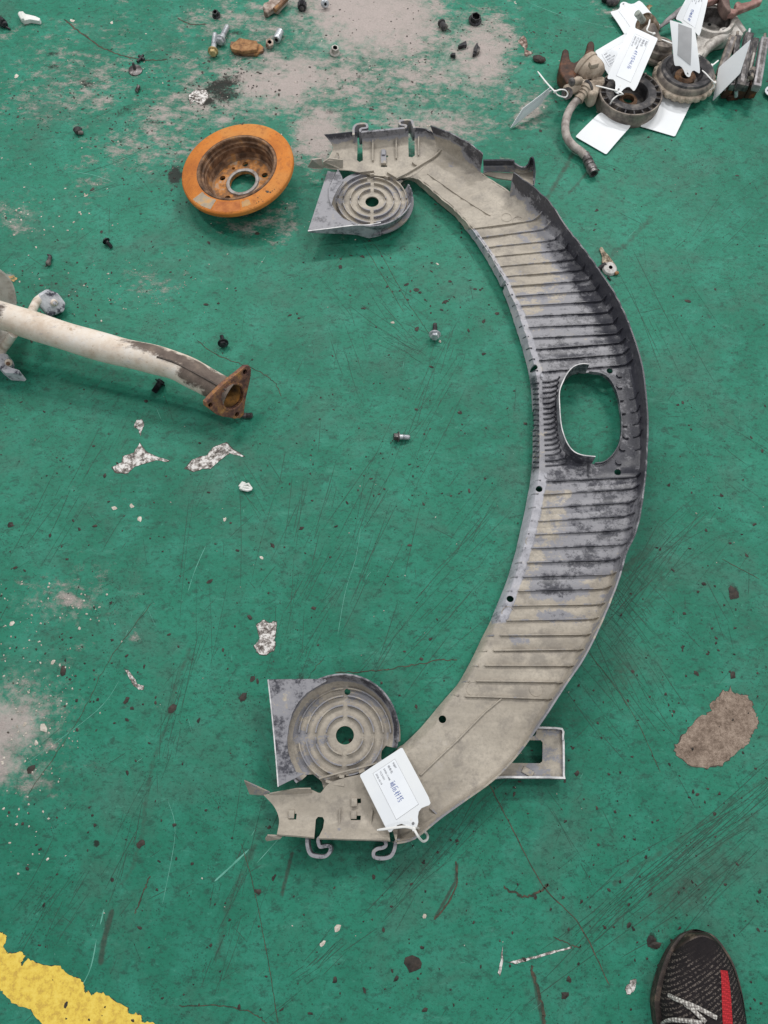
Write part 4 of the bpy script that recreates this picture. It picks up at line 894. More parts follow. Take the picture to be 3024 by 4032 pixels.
me = plate([(p.x, p.y) for p in PP(Z1((1245, 405), (1255, 390), (1430, 400), (1530, 400), (1580, 380), (1588, 440), (1570, 485), (1500, 450), (1430, 445), (1340, 432)), zb2)], [], zb2 - 0.003, zb2)
paint(me, add=0.0); put(me, 'bracket', M_shr, SH, smooth=20)
rws = [[P(*Z1(b)[0], zb2), P(*Z1(m)[0], zb2 + 0.006), P(*Z1(tq)[0], zb2 + zz)] for b, m, tq, zz in [((1250, 405), (1250, 350), (1248, 312), 0.034), ((1300, 392), (1300, 350), (1300, 310), 0.034), ((1440, 398), (1440, 350), (1440, 312), 0.034), ((1462, 400), (1465, 370), (1455, 330), 0.030), ((1500, 402), (1500, 385), (1500, 356), 0.020), ((1535, 400), (1535, 375), (1535, 345), 0.024), ((1565, 385), (1562, 350), (1558, 295), 0.042), ((1588, 400), (1592, 370), (1582, 305), 0.042), ((1590, 445), (1590, 420), (1586, 390), 0.02), ((1582, 488), (1582, 478), (1580, 470), 0.006)]]
me = harden(sheet(rws, 3, [4, 4]).mesh(), 0.003, (), -1.0, 1); v = verts(me); attrs(me, np.where(v[:, 2] < zb2 + 0.01, 0.5, 0.14), np.zeros(len(v))); put(me, 'bracket_flange', [M_shr, M_rim], SH, smooth=35)
tip(Z1((1425, 548), (1440, 432), (1470, 448), (1490, 432), (1520, 470), (1545, 560), (1500, 600)), (0.032, 0.066, 0.066, 0.070, 0.070, 0.040, 0.032), -0.35, 0.0)
# ================================================================== BRAKE DISC
M_rust = NT('orange_rust'); _n = M_rust.noise(70, 8, 0.75); _b = M_rust.noise(9, 4, 0.6)
_c = M_rust.ramp(M_rust.step(_b, 0.3, 0.7), [(0, (0.42, 0.125, 0.020)), (0.5, (0.62, 0.205, 0.030)), (1, (0.60, 0.25, 0.060))])
_c = M_rust.mix(M_rust.step(_n, 0.47, 0.68, 0, 0.7), _c, (0.30, 0.085, 0.022)); _c = M_rust.mix(M_rust.step(M_rust.noise(30, 8, 0.8), 0.60, 0.72, 0, 0.35), _c, (0.5, 0.36, 0.2))
_rw = M_rust.n('ShaderNodeTexWave', wave_type='RINGS', rings_direction='Z'); M_rust.put(_rw.inputs['Vector'], M_rust.obj); _rw.inputs['Scale'].default_value = 95; _rw.inputs['Distortion'].default_value = 2.5; _rw.inputs['Detail'].default_value = 3
_c = M_rust.mix(M_rust.math('MULTIPLY', _rw.outputs['Fac'], 0.28), _c, (0.40, 0.15, 0.045)); _c = M_rust.mix(M_rust.step(M_rust.noise(120, 9, 0.9), 0.56, 0.66, 0, 0.6), _c, (0.20, 0.065, 0.022))
M_rust.bump(M_rust.math('ADD', M_rust.noise(220, 4, 0.7), _rw.outputs['Fac']), 0.3, 0.0006); M_rust = M_rust.out(_c, 0.72, 0.0, 0.3)
M_brrust = mottled('brown_rusty_iron', [(0, (0.05, 0.030, 0.020)), (0.4, (0.14, 0.075, 0.042)), (0.75, (0.24, 0.14, 0.085)), (1, (0.38, 0.19, 0.07))], 38, 8, 0.7, 0.1, 0.4, 160)
M_dkrust = mottled('dark_rust', [(0, (0.022, 0.013, 0.010)), (0.5, (0.065, 0.030, 0.019)), (0.85, (0.13, 0.055, 0.028)), (1, (0.30, 0.10, 0.03))], 34, 8, 0.6, 0.1, 0.4, 120)
M_greyiron = mottled('worn_grey_iron', [(0, (0.20, 0.19, 0.17)), (1, (0.38, 0.36, 0.33))], 60, 8, 0.5, 0.3, 0.2)
M_scab = mottled('black_scab', [(0, (0.03, 0.025, 0.02)), (1, (0.09, 0.07, 0.055))], 90, bump=0.4)
ZTOP = 0.052
cd = P(*ZD((790, 640))[0], ZTOP); cd.z = 0
DISC = thing('brake_disc', 'flat round brake disc covered in bright orange rust', 'brake disc', cd)
DISC.location += Vector((0.008, 0, 0.0095)); DISC.rotation_euler = (R(1.5), R(-8.0), R(0))
Cz = lambda z: Vector((cd.x, cd.y, z))
ro, ri = 0.1245, 0.0865
me = MB().lathe([(ri + 0.003, 0.0525), (ro - 0.004, 0.0525), (ro - 0.0012, 0.0508), (ro, 0.048), (ro, 0.042), (ro - 0.002, 0.0405), (ri - 0.006, 0.0405), (ri - 0.006, 0.0405)], Cz(0), n=96).mesh()
put(fix_normals(me), 'friction_ring', M_rust, DISC, smooth=40)
me = MB().lathe([(ri + 0.0032, 0.0526), (ri + 0.002, 0.0518), (ri + 0.001, 0.0532), (ri - 0.003, 0.0536), (ri - 0.0045, 0.0515), (ri - 0.0050, 0.044), (ri - 0.009, 0.0425), (ri - 0.0095, 0.036), (ri - 0.0115, 0.034), (ri - 0.0125, 0.020), (ri - 0.015, 0.017), (ri - 0.017, 0.0105), (ri - 0.022, 0.0092), (ri - 0.022, 0.002), (ri - 0.008, 0.002), (ri - 0.004, 0.012), (ri - 0.003, 0.0405)], Cz(0), n=96).mesh()
put(me, 'hat_wall', M_brrust, DISC, smooth=30)
hub_holes = [circ((cd.x, cd.y), 0.0295, 40)]
for k, a in enumerate((75, 147, 219, 291, 3)): hub_holes.append(circ((cd.x + 0.051 * math.cos(R(a + 12)), cd.y + 0.051 * math.sin(R(a + 12))), 0.0068, 16))
for a in (120, 300): hub_holes.append(circ((cd.x + 0.049 * math.cos(R(a)), cd.y + 0.049 * math.sin(R(a))), 0.004, 12))
put(plate(circ((cd.x, cd.y), ri - 0.0195, 64), hub_holes, 0.0022, 0.0090), 'hub_face', mottled('hub_rust', [(0, (0.10, 0.055, 0.035)), (0.4, (0.28, 0.13, 0.05)), (0.7, (0.50, 0.20, 0.045)), (1, (0.40, 0.30, 0.22))], 45, 8, 0.7, 0.1, 0.4), DISC)
me = MB().lathe([(0.0297, 0.0021), (0.0297, 0.0115), (0.0315, 0.0122), (0.0365, 0.0118), (0.038, 0.0091)], Cz(0), n=48).mesh()
put(me, 'hub_collar', mottled('collar_grey', [(0, (0.16, 0.11, 0.08)), (0.4, (0.26, 0.23, 0.21)), (1, (0.36, 0.34, 0.33))], 60, 8, 0.5, 0.3, 0.2), DISC)
def sector(r0, r1, a0, a1, z, name, m, wob=0.001, seed=1):
    rd = random.Random(seed); p = [(r1, a0 + (a1 - a0) * k / 14) for k in range(15)] + [(r0, a1 - (a1 - a0) * k / 14) for k in range(15)]
    mb = MB(); flat(mb, [(cd.x + (r + rd.uniform(-wob, wob)) * math.cos(R(a)), cd.y + (r + rd.uniform(-wob, wob)) * math.sin(R(a))) for r, a in p], z); return mb.obj(name, m, DISC, smooth=0)
sector(ri + 0.006, ro - 0.006, -141, -115, 0.0528, 'worn_patch', mottled('worn_tan_iron', [(0, (0.24, 0.20, 0.16)), (0.6, (0.36, 0.29, 0.21)), (1, (0.52, 0.30, 0.12))], 40, 8, 0.6, 0.2, 0.2))
sector(ri + 0.006, ro - 0.005, -113, -82, 0.0527, 'worn_patch', mottled('redder_rust', [(0, (0.34, 0.10, 0.025)), (1, (0.54, 0.19, 0.05))], 40, 8, 0.7, 0, 0.2), 0.0015, 2)
sector(ri + 0.010, ro - 0.012, -80, -70, 0.0527, 'worn_patch', mottled('tan_rust', [(0, (0.40, 0.24, 0.12)), (1, (0.58, 0.33, 0.12))], 40, 8, 0.7, 0, 0.2), 0.002, 3)
mb = MB()
for x, y, r in [(850, 248, 10), (830, 245, 5), (865, 240, 6), (810, 245, 3), (665, 258, 7), (1128, 748, 6), (1085, 895, 12), (1110, 900, 7), (1130, 890, 5), (1150, 878, 4), (1070, 885, 6), (990, 935, 5), (1010, 925, 3), (1000, 975, 5), (1040, 975, 4), (1090, 795, 4), (980, 985, 4), (1025, 960, 3), (540, 300, 6), (590, 285, 5), (985, 300, 2)]:
    p = P(*ZD((x, y))[0], 0.0529); n = 8; k = len(mb.v)
    mb.v += [(p.x + r * 0.00033 * random.uniform(0.5, 1.2) * math.cos(6.283 * j / n), p.y + r * 0.00033 * random.uniform(0.5, 1.2) * math.sin(6.283 * j / n), 0.0528) for j in range(n)] + [(p.x, p.y, 0.0532)]
    mb.f += [(k + j, k + (j + 1) % n, k + n) for j in range(n)]
mb.obj('rust_scab', M_scab, DISC, smooth=0, kind='stuff')

# ================================================================== EXHAUST PIPE
M_pipe = NT('limewashed_pipe'); _t = M_pipe
_f = _t.math('ADD', _t.attr('bare'), _t.math('MULTIPLY', _t.math('SUBTRACT', _t.noise(26, 9, 0.78, _t.map((1.2, 2.4, 2.4), (0, 0, R(-20)))), 0.5), 2.2))
_w = _t.ramp(_t.noise(22, 6, 0.7), [(0.3, (0.58, 0.46, 0.36)), (0.5, (0.74, 0.65, 0.56)), (0.75, (0.80, 0.77, 0.74))])
_w = _t.mix(_t.step(_t.noise(60, 8, 0.8), 0.57, 0.66, 0, 0.7), _w, (0.36, 0.24, 0.14)); _w = _t.mix(_t.step(_t.noise(34, 8, 0.8, _t.map((1, 3, 3))), 0.55, 0.68, 0, 0.65), _w, (0.36, 0.35, 0.38))
_d = _t.ramp(_t.noise(40, 8, 0.75), [(0.25, (0.075, 0.055, 0.048)), (0.55, (0.16, 0.125, 0.105)), (0.8, (0.29, 0.22, 0.17))])
_t.bump(_t.noise(110, 6, 0.75), 0.4, 0.001); M_pipe = _t.out(_t.mix(_t.step(_f, 0.32, 0.74), _w, _d), 0.75, 0.0, 0.3)
M_flange = mottled('scaly_rust_flange', [(0, (0.055, 0.03, 0.032)), (0.35, (0.15, 0.075, 0.06)), (0.62, (0.26, 0.13, 0.075)), (0.85, (0.40, 0.19, 0.06)), (1, (0.48, 0.33, 0.2))], 36, 9, 0.85, 0.05, 0.9, 90, nr=0.75, bd=0.003)
M_inrust = mottled('pipe_bore_rust', [(0, (0.05, 0.03, 0.015)), (0.5, (0.26, 0.13, 0.035)), (1, (0.55, 0.24, 0.05))], 30, 8, 0.8, 0, 0.6)
fl_n = Vector((0.70, -0.60, 0.36)).normalized()
fo = P(*ZE((1385, 770))[0], 0.0600)
pz = [0.098, 0.095, 0.090, 0.085, 0.080, 0.078, 0.076, 0.070]
pc = ZE((-300, 205), (0, 288), (200, 352), (450, 432), (700, 502), (900, 548), (1050, 592), (1180, 656))
pts = [P(x, y, z) for (x, y), z in zip(pc, pz)] + [fo - fl_n * 0.008]
pb = pts[-1].copy(); pb.z = 0
PIPE = thing('exhaust_pipe', 'cream crusted exhaust pipe ending in a rusty triangular flange', 'exhaust pipe', pb)
axis = crom(pts, 8); rad = [0.0275] * len(axis)
n = 36; vs = []; fs = []; bare_a = []
def ringpts(i, r):
    t = (axis[min(i + 1, len(axis) - 1)] - axis[max(i - 1, 0)]).normalized(); s = t.cross(Zu).normalized(); u = s.cross(t)
    return [axis[i] + s * (r * math.cos(6.28318 * k / n)) + u * (r * math.sin(6.28318 * k / n)) for k in range(n)], s
for i in range(len(axis)):
    p, s = ringpts(i, 0.0272 + 0.0006 * math.sin(i * 0.5)); vs += p
    f = i / (len(axis) - 1)
    for k in range(n):
        a = 2 * math.pi * k / n; topness = math.sin(a)           # bare metal on top near the bend
        b = 0.0
        if f > 0.5: b = max(0, min(1, (f - 0.42) * 5)) * max(0, 1 - abs((a - 1.75 + (f - 0.75) * 1.5)) / 0.95) * 1.15
        if f > 0.74: b = max(b, 0.95 * max(0, 1 - (abs(a - 1.35) / 1.25) ** 4) * min(1, (f - 0.74) * 10))
        if f > 0.84: b = max(b, 0.62 * min(1, (f - 0.84) / 0.08))
        if f < 0.2: b = max(b, 0.75 * math.exp(-((f - 0.145) / 0.02) ** 2 - ((a - 1.5) / 0.8) ** 2))
        bare_a.append(b)
m = len(axis)
fs = [(i * n + k, i * n + (k + 1) % n, (i + 1) * n + (k + 1) % n, (i + 1) * n + k) for i in range(m - 1) for k in range(n)]
k0 = len(vs); p, s = ringpts(m - 1, 0.0245); vs += p; p2, _ = ringpts(m - 9, 0.0245); vs += p2   # bore
bare_a += [0.9] * (2 * n)
fs += [((m - 1) * n + k, (m - 1) * n + (k + 1) % n, k0 + (k + 1) % n, k0 + k) for k in range(n)]
me = MB().add(vs, fs).mesh(); at = me.attributes.new('bare', 'FLOAT', 'POINT'); at.data.foreach_set('value', np.array(bare_a, dtype=np.float32))
put(me, 'tube', M_pipe, PIPE, smooth=50)
mb = MB(); seam = []
for i in range(m - 22, m - 1):
    t = (axis[min(i + 1, m - 1)] - axis[i - 1]).normalized(); s = t.cross(Zu).normalized(); u = s.cross(t); seam.append(axis[i] + u * 0.0262 + s * 0.0065)
mb.tube(seam, 0.0022, 6); mb.obj('seam', mottled('seam_dark', [(0, (0.05, 0.04, 0.035)), (1, (0.13, 0.10, 0.085))], 60), PIPE)
# flange: plane through the three lugs seen in the photograph
ax_end = (axis[-1] - axis[-4]).normalized()
def on_plane(px, py):
    o = Vector((0, 0, CAM_H)); d = P(px, py, 0) - o; return o + d * ((fo - o).dot(fl_n) / d.dot(fl_n))
Mf = frame(fl_n); Mi = Mf.transposed()
def loc2(px): return [(Mi @ (on_plane(*q) - fo)) for q in px]
lug = loc2(ZE((1455, 625), (1250, 822), (1408, 878)))
hole = loc2(ZE((1385, 770)))[0]
outl = []
lc = [Vector((q.x, q.y)) for q in lug]
ctr = Vector((hole.x, hole.y))
hull = [tuple(loc2([q])[0][:2]) for q in ZE((1460, 592), (1483, 592), (1492, 610), (1488, 660), (1462, 780), (1447, 880), (1425, 900), (1395, 903), (1330, 893), (1290, 880), (1225, 832), (1222, 805), (1262, 762), (1330, 695), (1400, 640))]
hol = [tuple(q[:2]) for q in loc2(ZE((1322, 790), (1330, 745), (1358, 708), (1402, 697), (1436, 710), (1449, 745), (1444, 790), (1420, 825), (1380, 848), (1340, 842), (1326, 818)))]
hol = [tuple(p[:2]) for p in crom([Vector((*q, 0)) for q in hol + hol[:1]], 3)[:-1]]
hc = Vector((sum(q[0] for q in hol) / len(hol), sum(q[1] for q in hol) / len(hol)))
hole_s = [(hc.x + (q[0] - hc.x) * 0.93, hc.y + (q[1] - hc.y) * 0.93) for q in hol]
me = plate(jag(hull, 0.0004, 2, 5), [hole_s] + [circ(q, 0.0046, 14) for q in lc], -0.010, 0.0, 0.001)
Mw = Matrix.Translation(fo) @ Mf.to_4x4(); me.transform(Mw)
FL = put(fix_normals(me), 'flange', M_flange, PIPE, smooth=30)
mb = MB(); nh = len(hole_s); vs = []; tgt = axis[-6]
for k, (dz, sc_) in enumerate(((0.0, 1.0), (-0.010, 1.0), (-0.020, 0.97), (-0.035, 0.95), (-0.050, 0.9))):
    for q in hole_s: vs.append(fo + Mf @ Vector((hc.x + (q[0] - hc.x) * sc_, hc.y + (q[1] - hc.y) * sc_, 0)) + (fl_n * min(0, max(dz, -0.012)) + (-ax_end) * max(0, -dz - 0.012)))
fs = [(k * nh + j, k * nh + (j + 1) % nh, (k + 1) * nh + (j + 1) % nh, (k + 1) * nh + j) for k in range(4) for j in range(nh)] + [tuple(4 * nh + j for j in range(nh))]
mb.add(vs, fs); mb.obj('bore', M_inrust, PIPE)
mb = MB(); vs = []
for k, (o_, sc_) in enumerate(((0.0002, 1.0), (0.0014, 1.06), (0.0014, 1.16), (0.0002, 1.2))):
    for q in hole_s: vs.append(fo + Mf @ Vector((hc.x + (q[0] - hc.x) * sc_, hc.y + (q[1] - hc.y) * sc_, o_)))
mb.add(vs, [(k * nh + j, k * nh + (j + 1) % nh, (k + 1) * nh + (j + 1) % nh, (k + 1) * nh + j) for k in range(3) for j in range(nh)])
mb.obj('gasket_ring', M_flange, PIPE)
for q in lc:
    c = fo + Mf @ Vector((q.x, q.y, -0.0095)); mb = MB(); mb.lathe([(0.0046, 0.009), (0.0046, 0.001), (0.0001, 0.001)], c, fl_n, 14); mb.obj('bolt_hole', M_dkrust, FL)
# hangers
M_cream = mottled('cream_rod_paint', [(0, (0.45, 0.36, 0.29)), (0.5, (0.68, 0.58, 0.50)), (1, (0.76, 0.70, 0.64))], 40, 6, 0.7, bump=0.3)
M_brk = mottled('whitened_bracket', [(0, (0.03, 0.032, 0.045)), (0.25, (0.10, 0.10, 0.13)), (0.42, (0.50, 0.50, 0.55)), (1, (0.70, 0.70, 0.74))], 40, 7, 0.6, 0, 0.5, nr=0.7)
def pr(x, y, z): return P(*ZP((x, y))[0], z)
mb = MB(); mb.tube(crom([pr(250, 1250, 0.085), pr(150, 1400, 0.06), pr(60, 1520, 0.035), pr(-10, 1650, 0.014)], 4), 0.0088, 12); mb.obj('hanger_rod', M_cream, PIPE)
mb = MB(); mb.tube(crom([pr(560, 900, 0.075), pr(640, 740, 0.058), pr(690, 650, 0.045), pr(760, 590, 0.035)], 4), 0.0085, 12); mb.obj('hanger_rod', M_cream, PIPE)
def rubber(c, n, s, name='hanger_bracket'):
    F = frame(n); mb = MB()
    hexa = [(-0.026, -0.020), (0.010, -0.030), (0.026, -0.016), (0.026, 0.012), (0.014, 0.030), (-0.012, 0.032), (-0.028, 0.014)]
    mb.prism([(a * s, b * s) for a, b in hexa], -0.022 * s, 0.004 * s, Matrix.Translation(c) @ F.to_4x4())
    o = put(fix_normals(mb.mesh()), name, M_brk, PIPE, smooth=0)
    md = o.modifiers.new('bevel', 'BEVEL'); md.width = 0.004; md.segments = 3
    nb = MB(); nb.rod(c + F @ Vector((0.004 * s, 0, 0.003 * s)), c + F @ Vector((0.004 * s, 0, 0.011 * s)), 0.0085 * s, 0.0075 * s, 14, True, 0.2); nb.obj('nut', M_cream, o)
    nb = MB(); nb.rod(c + F @ Vector((0.004 * s, 0, 0.010 * s)), c + F @ Vector((0.004 * s, 0, 0.017 * s)), 0.0042 * s, None, 10, True, 0.2); nb.obj('stud', M_brk, o)
rubber(pr(975, 690, 0.028), Vector((0.55, -0.55, 0.6)), 0.85)
lo = [pr(-60, 1600, 0.03), pr(60, 1590, 0.03), pr(130, 1620, 0.03), pr(150, 1700, 0.03), pr(140, 1830, 0.03), pr(200, 1870, 0.03), pr(340, 1910, 0.03), pr(378, 1960, 0.03), pr(350, 1985, 0.03), pr(80, 1970, 0.03), pr(20, 1920, 0.03), pr(-60, 1860, 0.03)]
mb = MB(); mb.prism([(p.x, p.y) for p in lo], 0.0, 0.028); ob = put(fix_normals(mb.mesh()), 'hanger_bracket', M_brk, PIPE, smooth=0)
md = ob.modifiers.new('bevel', 'BEVEL'); md.width = 0.004; md.segments = 3
nb = MB(); nb.rod(pr(160, 1790, 0.026), pr(160, 1790, 0.036), 0.0075, 0.0068, 14, True, 0.2); nb.obj('nut', M_cream, ob)
nb = MB(); nb.rod(pr(150, 1810, 0.034), pr(150, 1810, 0.043), 0.004, None, 10, True, 0.2); nb.obj('stud', M_brrust, ob)
# silencer end, mostly outside the frame
ma = P(*ZE((-72, 262))[0], 0.094); md_ = (axis[0] - axis[12]).normalized()
mb = MB(); L = 0.34
mb.lathe([(0.0, 0.006), (0.060, 0.006), (0.071, 0.002), (0.077, -0.006), (0.081, -0.006), (0.083, 0.0), (0.083, 0.010), (0.079, 0.014), (0.079, L), (0.06, L + 0.02), (0, L + 0.02)], ma, md_, 48)
mb.obj('silencer', mottled('silencer_crust', [(0, (0.36, 0.31, 0.27)), (0.5, (0.58, 0.53, 0.49)), (1, (0.70, 0.66, 0.62))], 25, 7, 0.75, bump=0.4), PIPE)

# ================================================================== SHOE
M_knit = NT('dark_knit'); _t = M_knit
_v = _t.map((1, 1, 0.35), (0, 0, R(-28)))
_wv = _t.n('ShaderNodeTexWave', wave_type='BANDS', bands_direction='Y'); _t.put(_wv.inputs['Vector'], _v); _wv.inputs['Scale'].default_value = 62; _wv.inputs['Distortion'].default_value = 1.2; _wv.inputs['Detail'].default_value = 2
_vo = _t.voro(400, vec=_t.map((0.8, 1.1, 0.8), (0, 0, R(-28))), rnd=0.6)
_k = _t.math('MULTIPLY', _t.step(_vo, 0.60, 0.3), _t.step(_wv.outputs['Fac'], 0.35, 0.7))
_zone = _t.step(_t.noise(24, 3, 0.6), 0.32, 0.55)
_sep = _t.n('ShaderNodeSeparateXYZ'); _t.put(_sep.inputs[0], _t.obj)
_k = _t.math('MULTIPLY', _k, _t.math('MULTIPLY', _zone, _t.step(_sep.outputs[1], -0.012, -0.035)))
_t.bump(_t.math('ADD', _vo, _wv.outputs['Fac']), 0.5, 0.0012)
M_knit = _t.out(_t.mix(_t.math('MULTIPLY', _k, 0.85), _t.mix(_t.noise(60, 4), (0.008, 0.007, 0.009), (0.026, 0.021, 0.022)), (0.155, 0.13, 0.115)), 0.9, 0, 0.2)
M_sole = mottled('brown_black_sole', [(0, (0.018, 0.013, 0.012)), (0.6, (0.05, 0.038, 0.034)), (1, (0.14, 0.10, 0.075))], 40, 7, 0.6, 0, 0.3)
M_toe = mottled('scuffed_toe_rubber', [(0, (0.012, 0.007, 0.007)), (0.7, (0.035, 0.024, 0.020)), (1, (0.12, 0.09, 0.065))], 50, 7, 0.5, 0, 0.3)
# outline of the sole: distance from the toe -> left, right (metres, measured)
tip_ = P(*ZS((715, 1085))[0], 0.014)
def at(x, y, z): return P(*ZS((x, y))[0], z)
stn = [(0.000, (690, 1088), (760, 1088)), (0.004, (560, 1150), (900, 1125)), (0.014, (470, 1240), (990, 1200)), (0.03, (385, 1350), (1075, 1330)), (0.05, (320, 1500), (1150, 1470)), (0.07, (270, 1650), (1200, 1620)), (0.09, (230, 1800), (1235, 1770)), (0.11, (205, 1930), (1262, 1930)), (0.13, (215, 2080), (1275, 2080)), (0.15, (235, 2212), (1278, 2212))]
sec = []
for d, l, r_ in stn:
    a, b = at(*l, 0.018), at(*r_, 0.018); sec.append((a.x, b.x, (a.y + b.y) / 2))
y0 = sec[-1][2]; xl, xr, _ = sec[-1]
for k, (dl, dr) in enumerate([(0.006, -0.004), (0.013, -0.009), (0.019, -0.013), (0.022, -0.015), (0.022, -0.016), (0.024, -0.019), (0.034, -0.030), (0.05, -0.046)]):
    sec.append((xl + dl, xr + dr, y0 - (0.024, 0.05, 0.078, 0.106, 0.13, 0.15, 0.164, 0.170)[k]))
SB = Vector(((sec[0][0] + sec[0][1]) / 2, sec[0][2], 0))
SHOE = thing('sneaker', 'toe of a dark knitted sneaker with white laces and a red stripe', 'shoe', SB)
def shoe_rows(prof):
    rows = []
    for i, (x0, x1, y) in enumerate(sec):
        cx, w = (x0 + x1) / 2, (x1 - x0) / 2; rows.append([Vector((cx + a * w, y + b_, z)) for a, b_, z in prof(i)])
    return rows
ny_ = len(sec)
sole_h = [0.016, 0.019, 0.021, 0.022, 0.023, 0.024, 0.025, 0.026, 0.027, 0.028] + [0.029, 0.03, 0.031, 0.032, 0.033, 0.033, 0.032, 0.030]
lift = [0.012, 0.009, 0.006, 0.003, 0.001] + [0] * 13
def sp(i):
    h, l = sole_h[i], lift[i]
    return [(-0.80, 0, l), (-0.96, 0, l + 0.003), (-1.0, 0, l + 0.010), (-0.985, 0, h), (-0.90, 0, h + 0.002), (0, 0, h), (0.90, 0, h + 0.002), (0.985, 0, h), (1.0, 0, l + 0.010), (0.96, 0, l + 0.003), (0.80, 0, l)]
mb = sheet(shoe_rows(sp), 4, [2] * 10); nr_ = len(mb.v) // 21
for i in range(nr_ - 1): mb.f.append((i * 21 + 20, (i + 1) * 21 + 20, (i + 1) * 21, i * 21))
mb.f.append(tuple(range(21))); mb.f.append(tuple((nr_ - 1) * 21 + k for k in reversed(range(21))))
put(fix_normals(mb.mesh()), 'sole', M_sole, SHOE, smooth=50)
up_h = [0.024, 0.038, 0.047, 0.053, 0.058, 0.064, 0.071, 0.079, 0.087, 0.095, 0.104, 0.108, 0.104, 0.104, 0.106, 0.108, 0.102, 0.06]
wid = [0.62, 0.72, 0.80, 0.85, 0.87, 0.88, 0.885, 0.89, 0.89, 0.89, 0.89, 0.90, 0.90, 0.90, 0.90, 0.90, 0.88, 0.8]
def spu(i):
    h, s, w = up_h[i], sole_h[i] - 0.002, wid[i]; o = 0.015
    return [((-w + o), 0, s), (-w + o, 0, s + (h - s) * 0.35), (-w * 0.84 + o, 0, s + (h - s) * 0.68), (-w * 0.5, 0, s + (h - s) * 0.93), (0.02, 0, h), (w * 0.5, 0, s + (h - s) * 0.93), (w * 0.84 - o, 0, s + (h - s) * 0.68), (w - o, 0, s + (h - s) * 0.35), (w - o, 0, s)]
ur = shoe_rows(spu)
ur[0] = [v + Vector((0, -0.004, 0)) for v in ur[0]]
mb = sheet(ur, 5, [3] * 8); w_ = 25; nr_ = len(mb.v) // w_
mb.f.append(tuple(range(w_))); mb.f.append(tuple((nr_ - 1) * w_ + k for k in reversed(range(w_))))
upm = fix_normals(mb.mesh()); UP = put(upm, 'upper', M_knit, SHOE, smooth=60)
UG = [[mb.v[i * w_ + k] for k in range(w_)] for i in range(nr_)]
def upt(fy, fx, off=0.001):
    """point on the upper: fy row 0..1, fx across 0..1"""
    a = fy * (nr_ - 1); i = min(int(a), nr_ - 2); b = fx * (w_ - 1); k = min(int(b), w_ - 2)
    p = Vector(UG[i][k]).lerp(Vector(UG[i + 1][k]), a - i).lerp(Vector(UG[i][k + 1]).lerp(Vector(UG[i + 1][k + 1]), a - i), b - k)
    nn = (Vector(UG[i][k + 1]) - Vector(UG[i][k])).cross(Vector(UG[i + 1][k]) - Vector(UG[i][k])); nn = nn.normalized() if nn.length else Zu.copy()
    if nn.z < 0: nn = -nn
    return p + nn * off, nn
# toe bumper
mb = MB(); vs = []
NA, NBk = 12, 24
for i in range(NA + 1):
    for k in range(NBk + 1):
        fx = k / NBk; reach = 0.07 + 0.15 * abs(2 * fx - 1) ** 1.6
        vs.append(upt(reach * i / NA, fx, 0.0012 if i < NA else 0.0002)[0])
mb.add(vs, [(i * (NBk + 1) + k, i * (NBk + 1) + k + 1, (i + 1) * (NBk + 1) + k + 1, (i + 1) * (NBk + 1) + k) for i in range(NA) for k in range(NBk)])
put(mb.mesh(), 'toe_bumper', M_toe, SHOE, smooth=60)
mb = MB(); vs = []
for i in range(21):
    for k in range(7): vs.append(upt(0.16 + 0.44 * i / 20, 0.90 + 0.098 * k / 6 - 0.05 * math.sin(math.pi * i / 20) * (1 - k / 6), 0.0010)[0])
mb.add(vs, [(i * 7 + k, i * 7 + k + 1, (i + 1) * 7 + k + 1, (i + 1) * 7 + k) for i in range(20) for k in range(6)]); put(mb.mesh(), 'side_panel', M_toe, SHOE, smooth=60)
# red woven stripe
def sfind(x, y):
    """place on the upper under a picture point"""
    best = None
    for i in range(0, nr_ * 2 - 1):
        for k in range(0, 97):
            p, _ = upt(i / (nr_ * 2 - 2), k / 96, 0); u, v_ = pix(p.x, p.y, p.z); d = (u - x) ** 2 + (v_ - y) ** 2
            if best is None or d < best[0]: best = (d, i / (nr_ * 2 - 2), k / 96)
    return best[1], best[2]
M_red = NT('red_webbing'); _t = M_red; _vo = _t.voro(420, rnd=0.15); _t.bump(_vo, 0.6, 0.0008)
M_red = _t.out(_t.mix(_t.step(_vo, 0.2, 0.5), (0.62, 0.035, 0.045), (0.30, 0.012, 0.018)), 0.75, 0, 0.25)
q0, q1, q2, q3 = [sfind(*ZS(q)[0]) for q in ((1015, 1565), (1098, 1585), (1148, 2190), (1048, 2190))]
e0 = (q3[0] + (q3[0] - q0[0]) * 0.15, q3[1] + (q3[1] - q0[1]) * 0.15); e1 = (q2[0] + (q2[0] - q1[0]) * 0.15, q2[1] + (q2[1] - q1[1]) * 0.15)
mb = MB(); vs = []
for i in range(25):
    f = i / 24
    for k in range(5): vs.append(upt((q0[0] + (e0[0] - q0[0]) * f) * (1 - k / 4) + (q1[0] + (e1[0] - q1[0]) * f) * k / 4, (q0[1] + (e0[1] - q0[1]) * f) * (1 - k / 4) + (q1[1] + (e1[1] - q1[1]) * f) * k / 4, 0.0014)[0])
mb.add(vs, [(i * 5 + k, i * 5 + k + 1, (i + 1) * 5 + k + 1, (i + 1) * 5 + k) for i in range(24) for k in range(4)]); put(mb.mesh(), 'red_stripe', M_red, SHOE, smooth=60)
M_lace = NT('white_lace'); _t = M_lace; _vo = _t.voro(300, rnd=0.3); _t.bump(_vo, 0.7, 0.001)
M_lace = _t.out(_t.mix(_t.step(_vo, 0.25, 0.6), (0.66, 0.64, 0.60), (0.22, 0.20, 0.19)), 0.85, 0, 0.2)
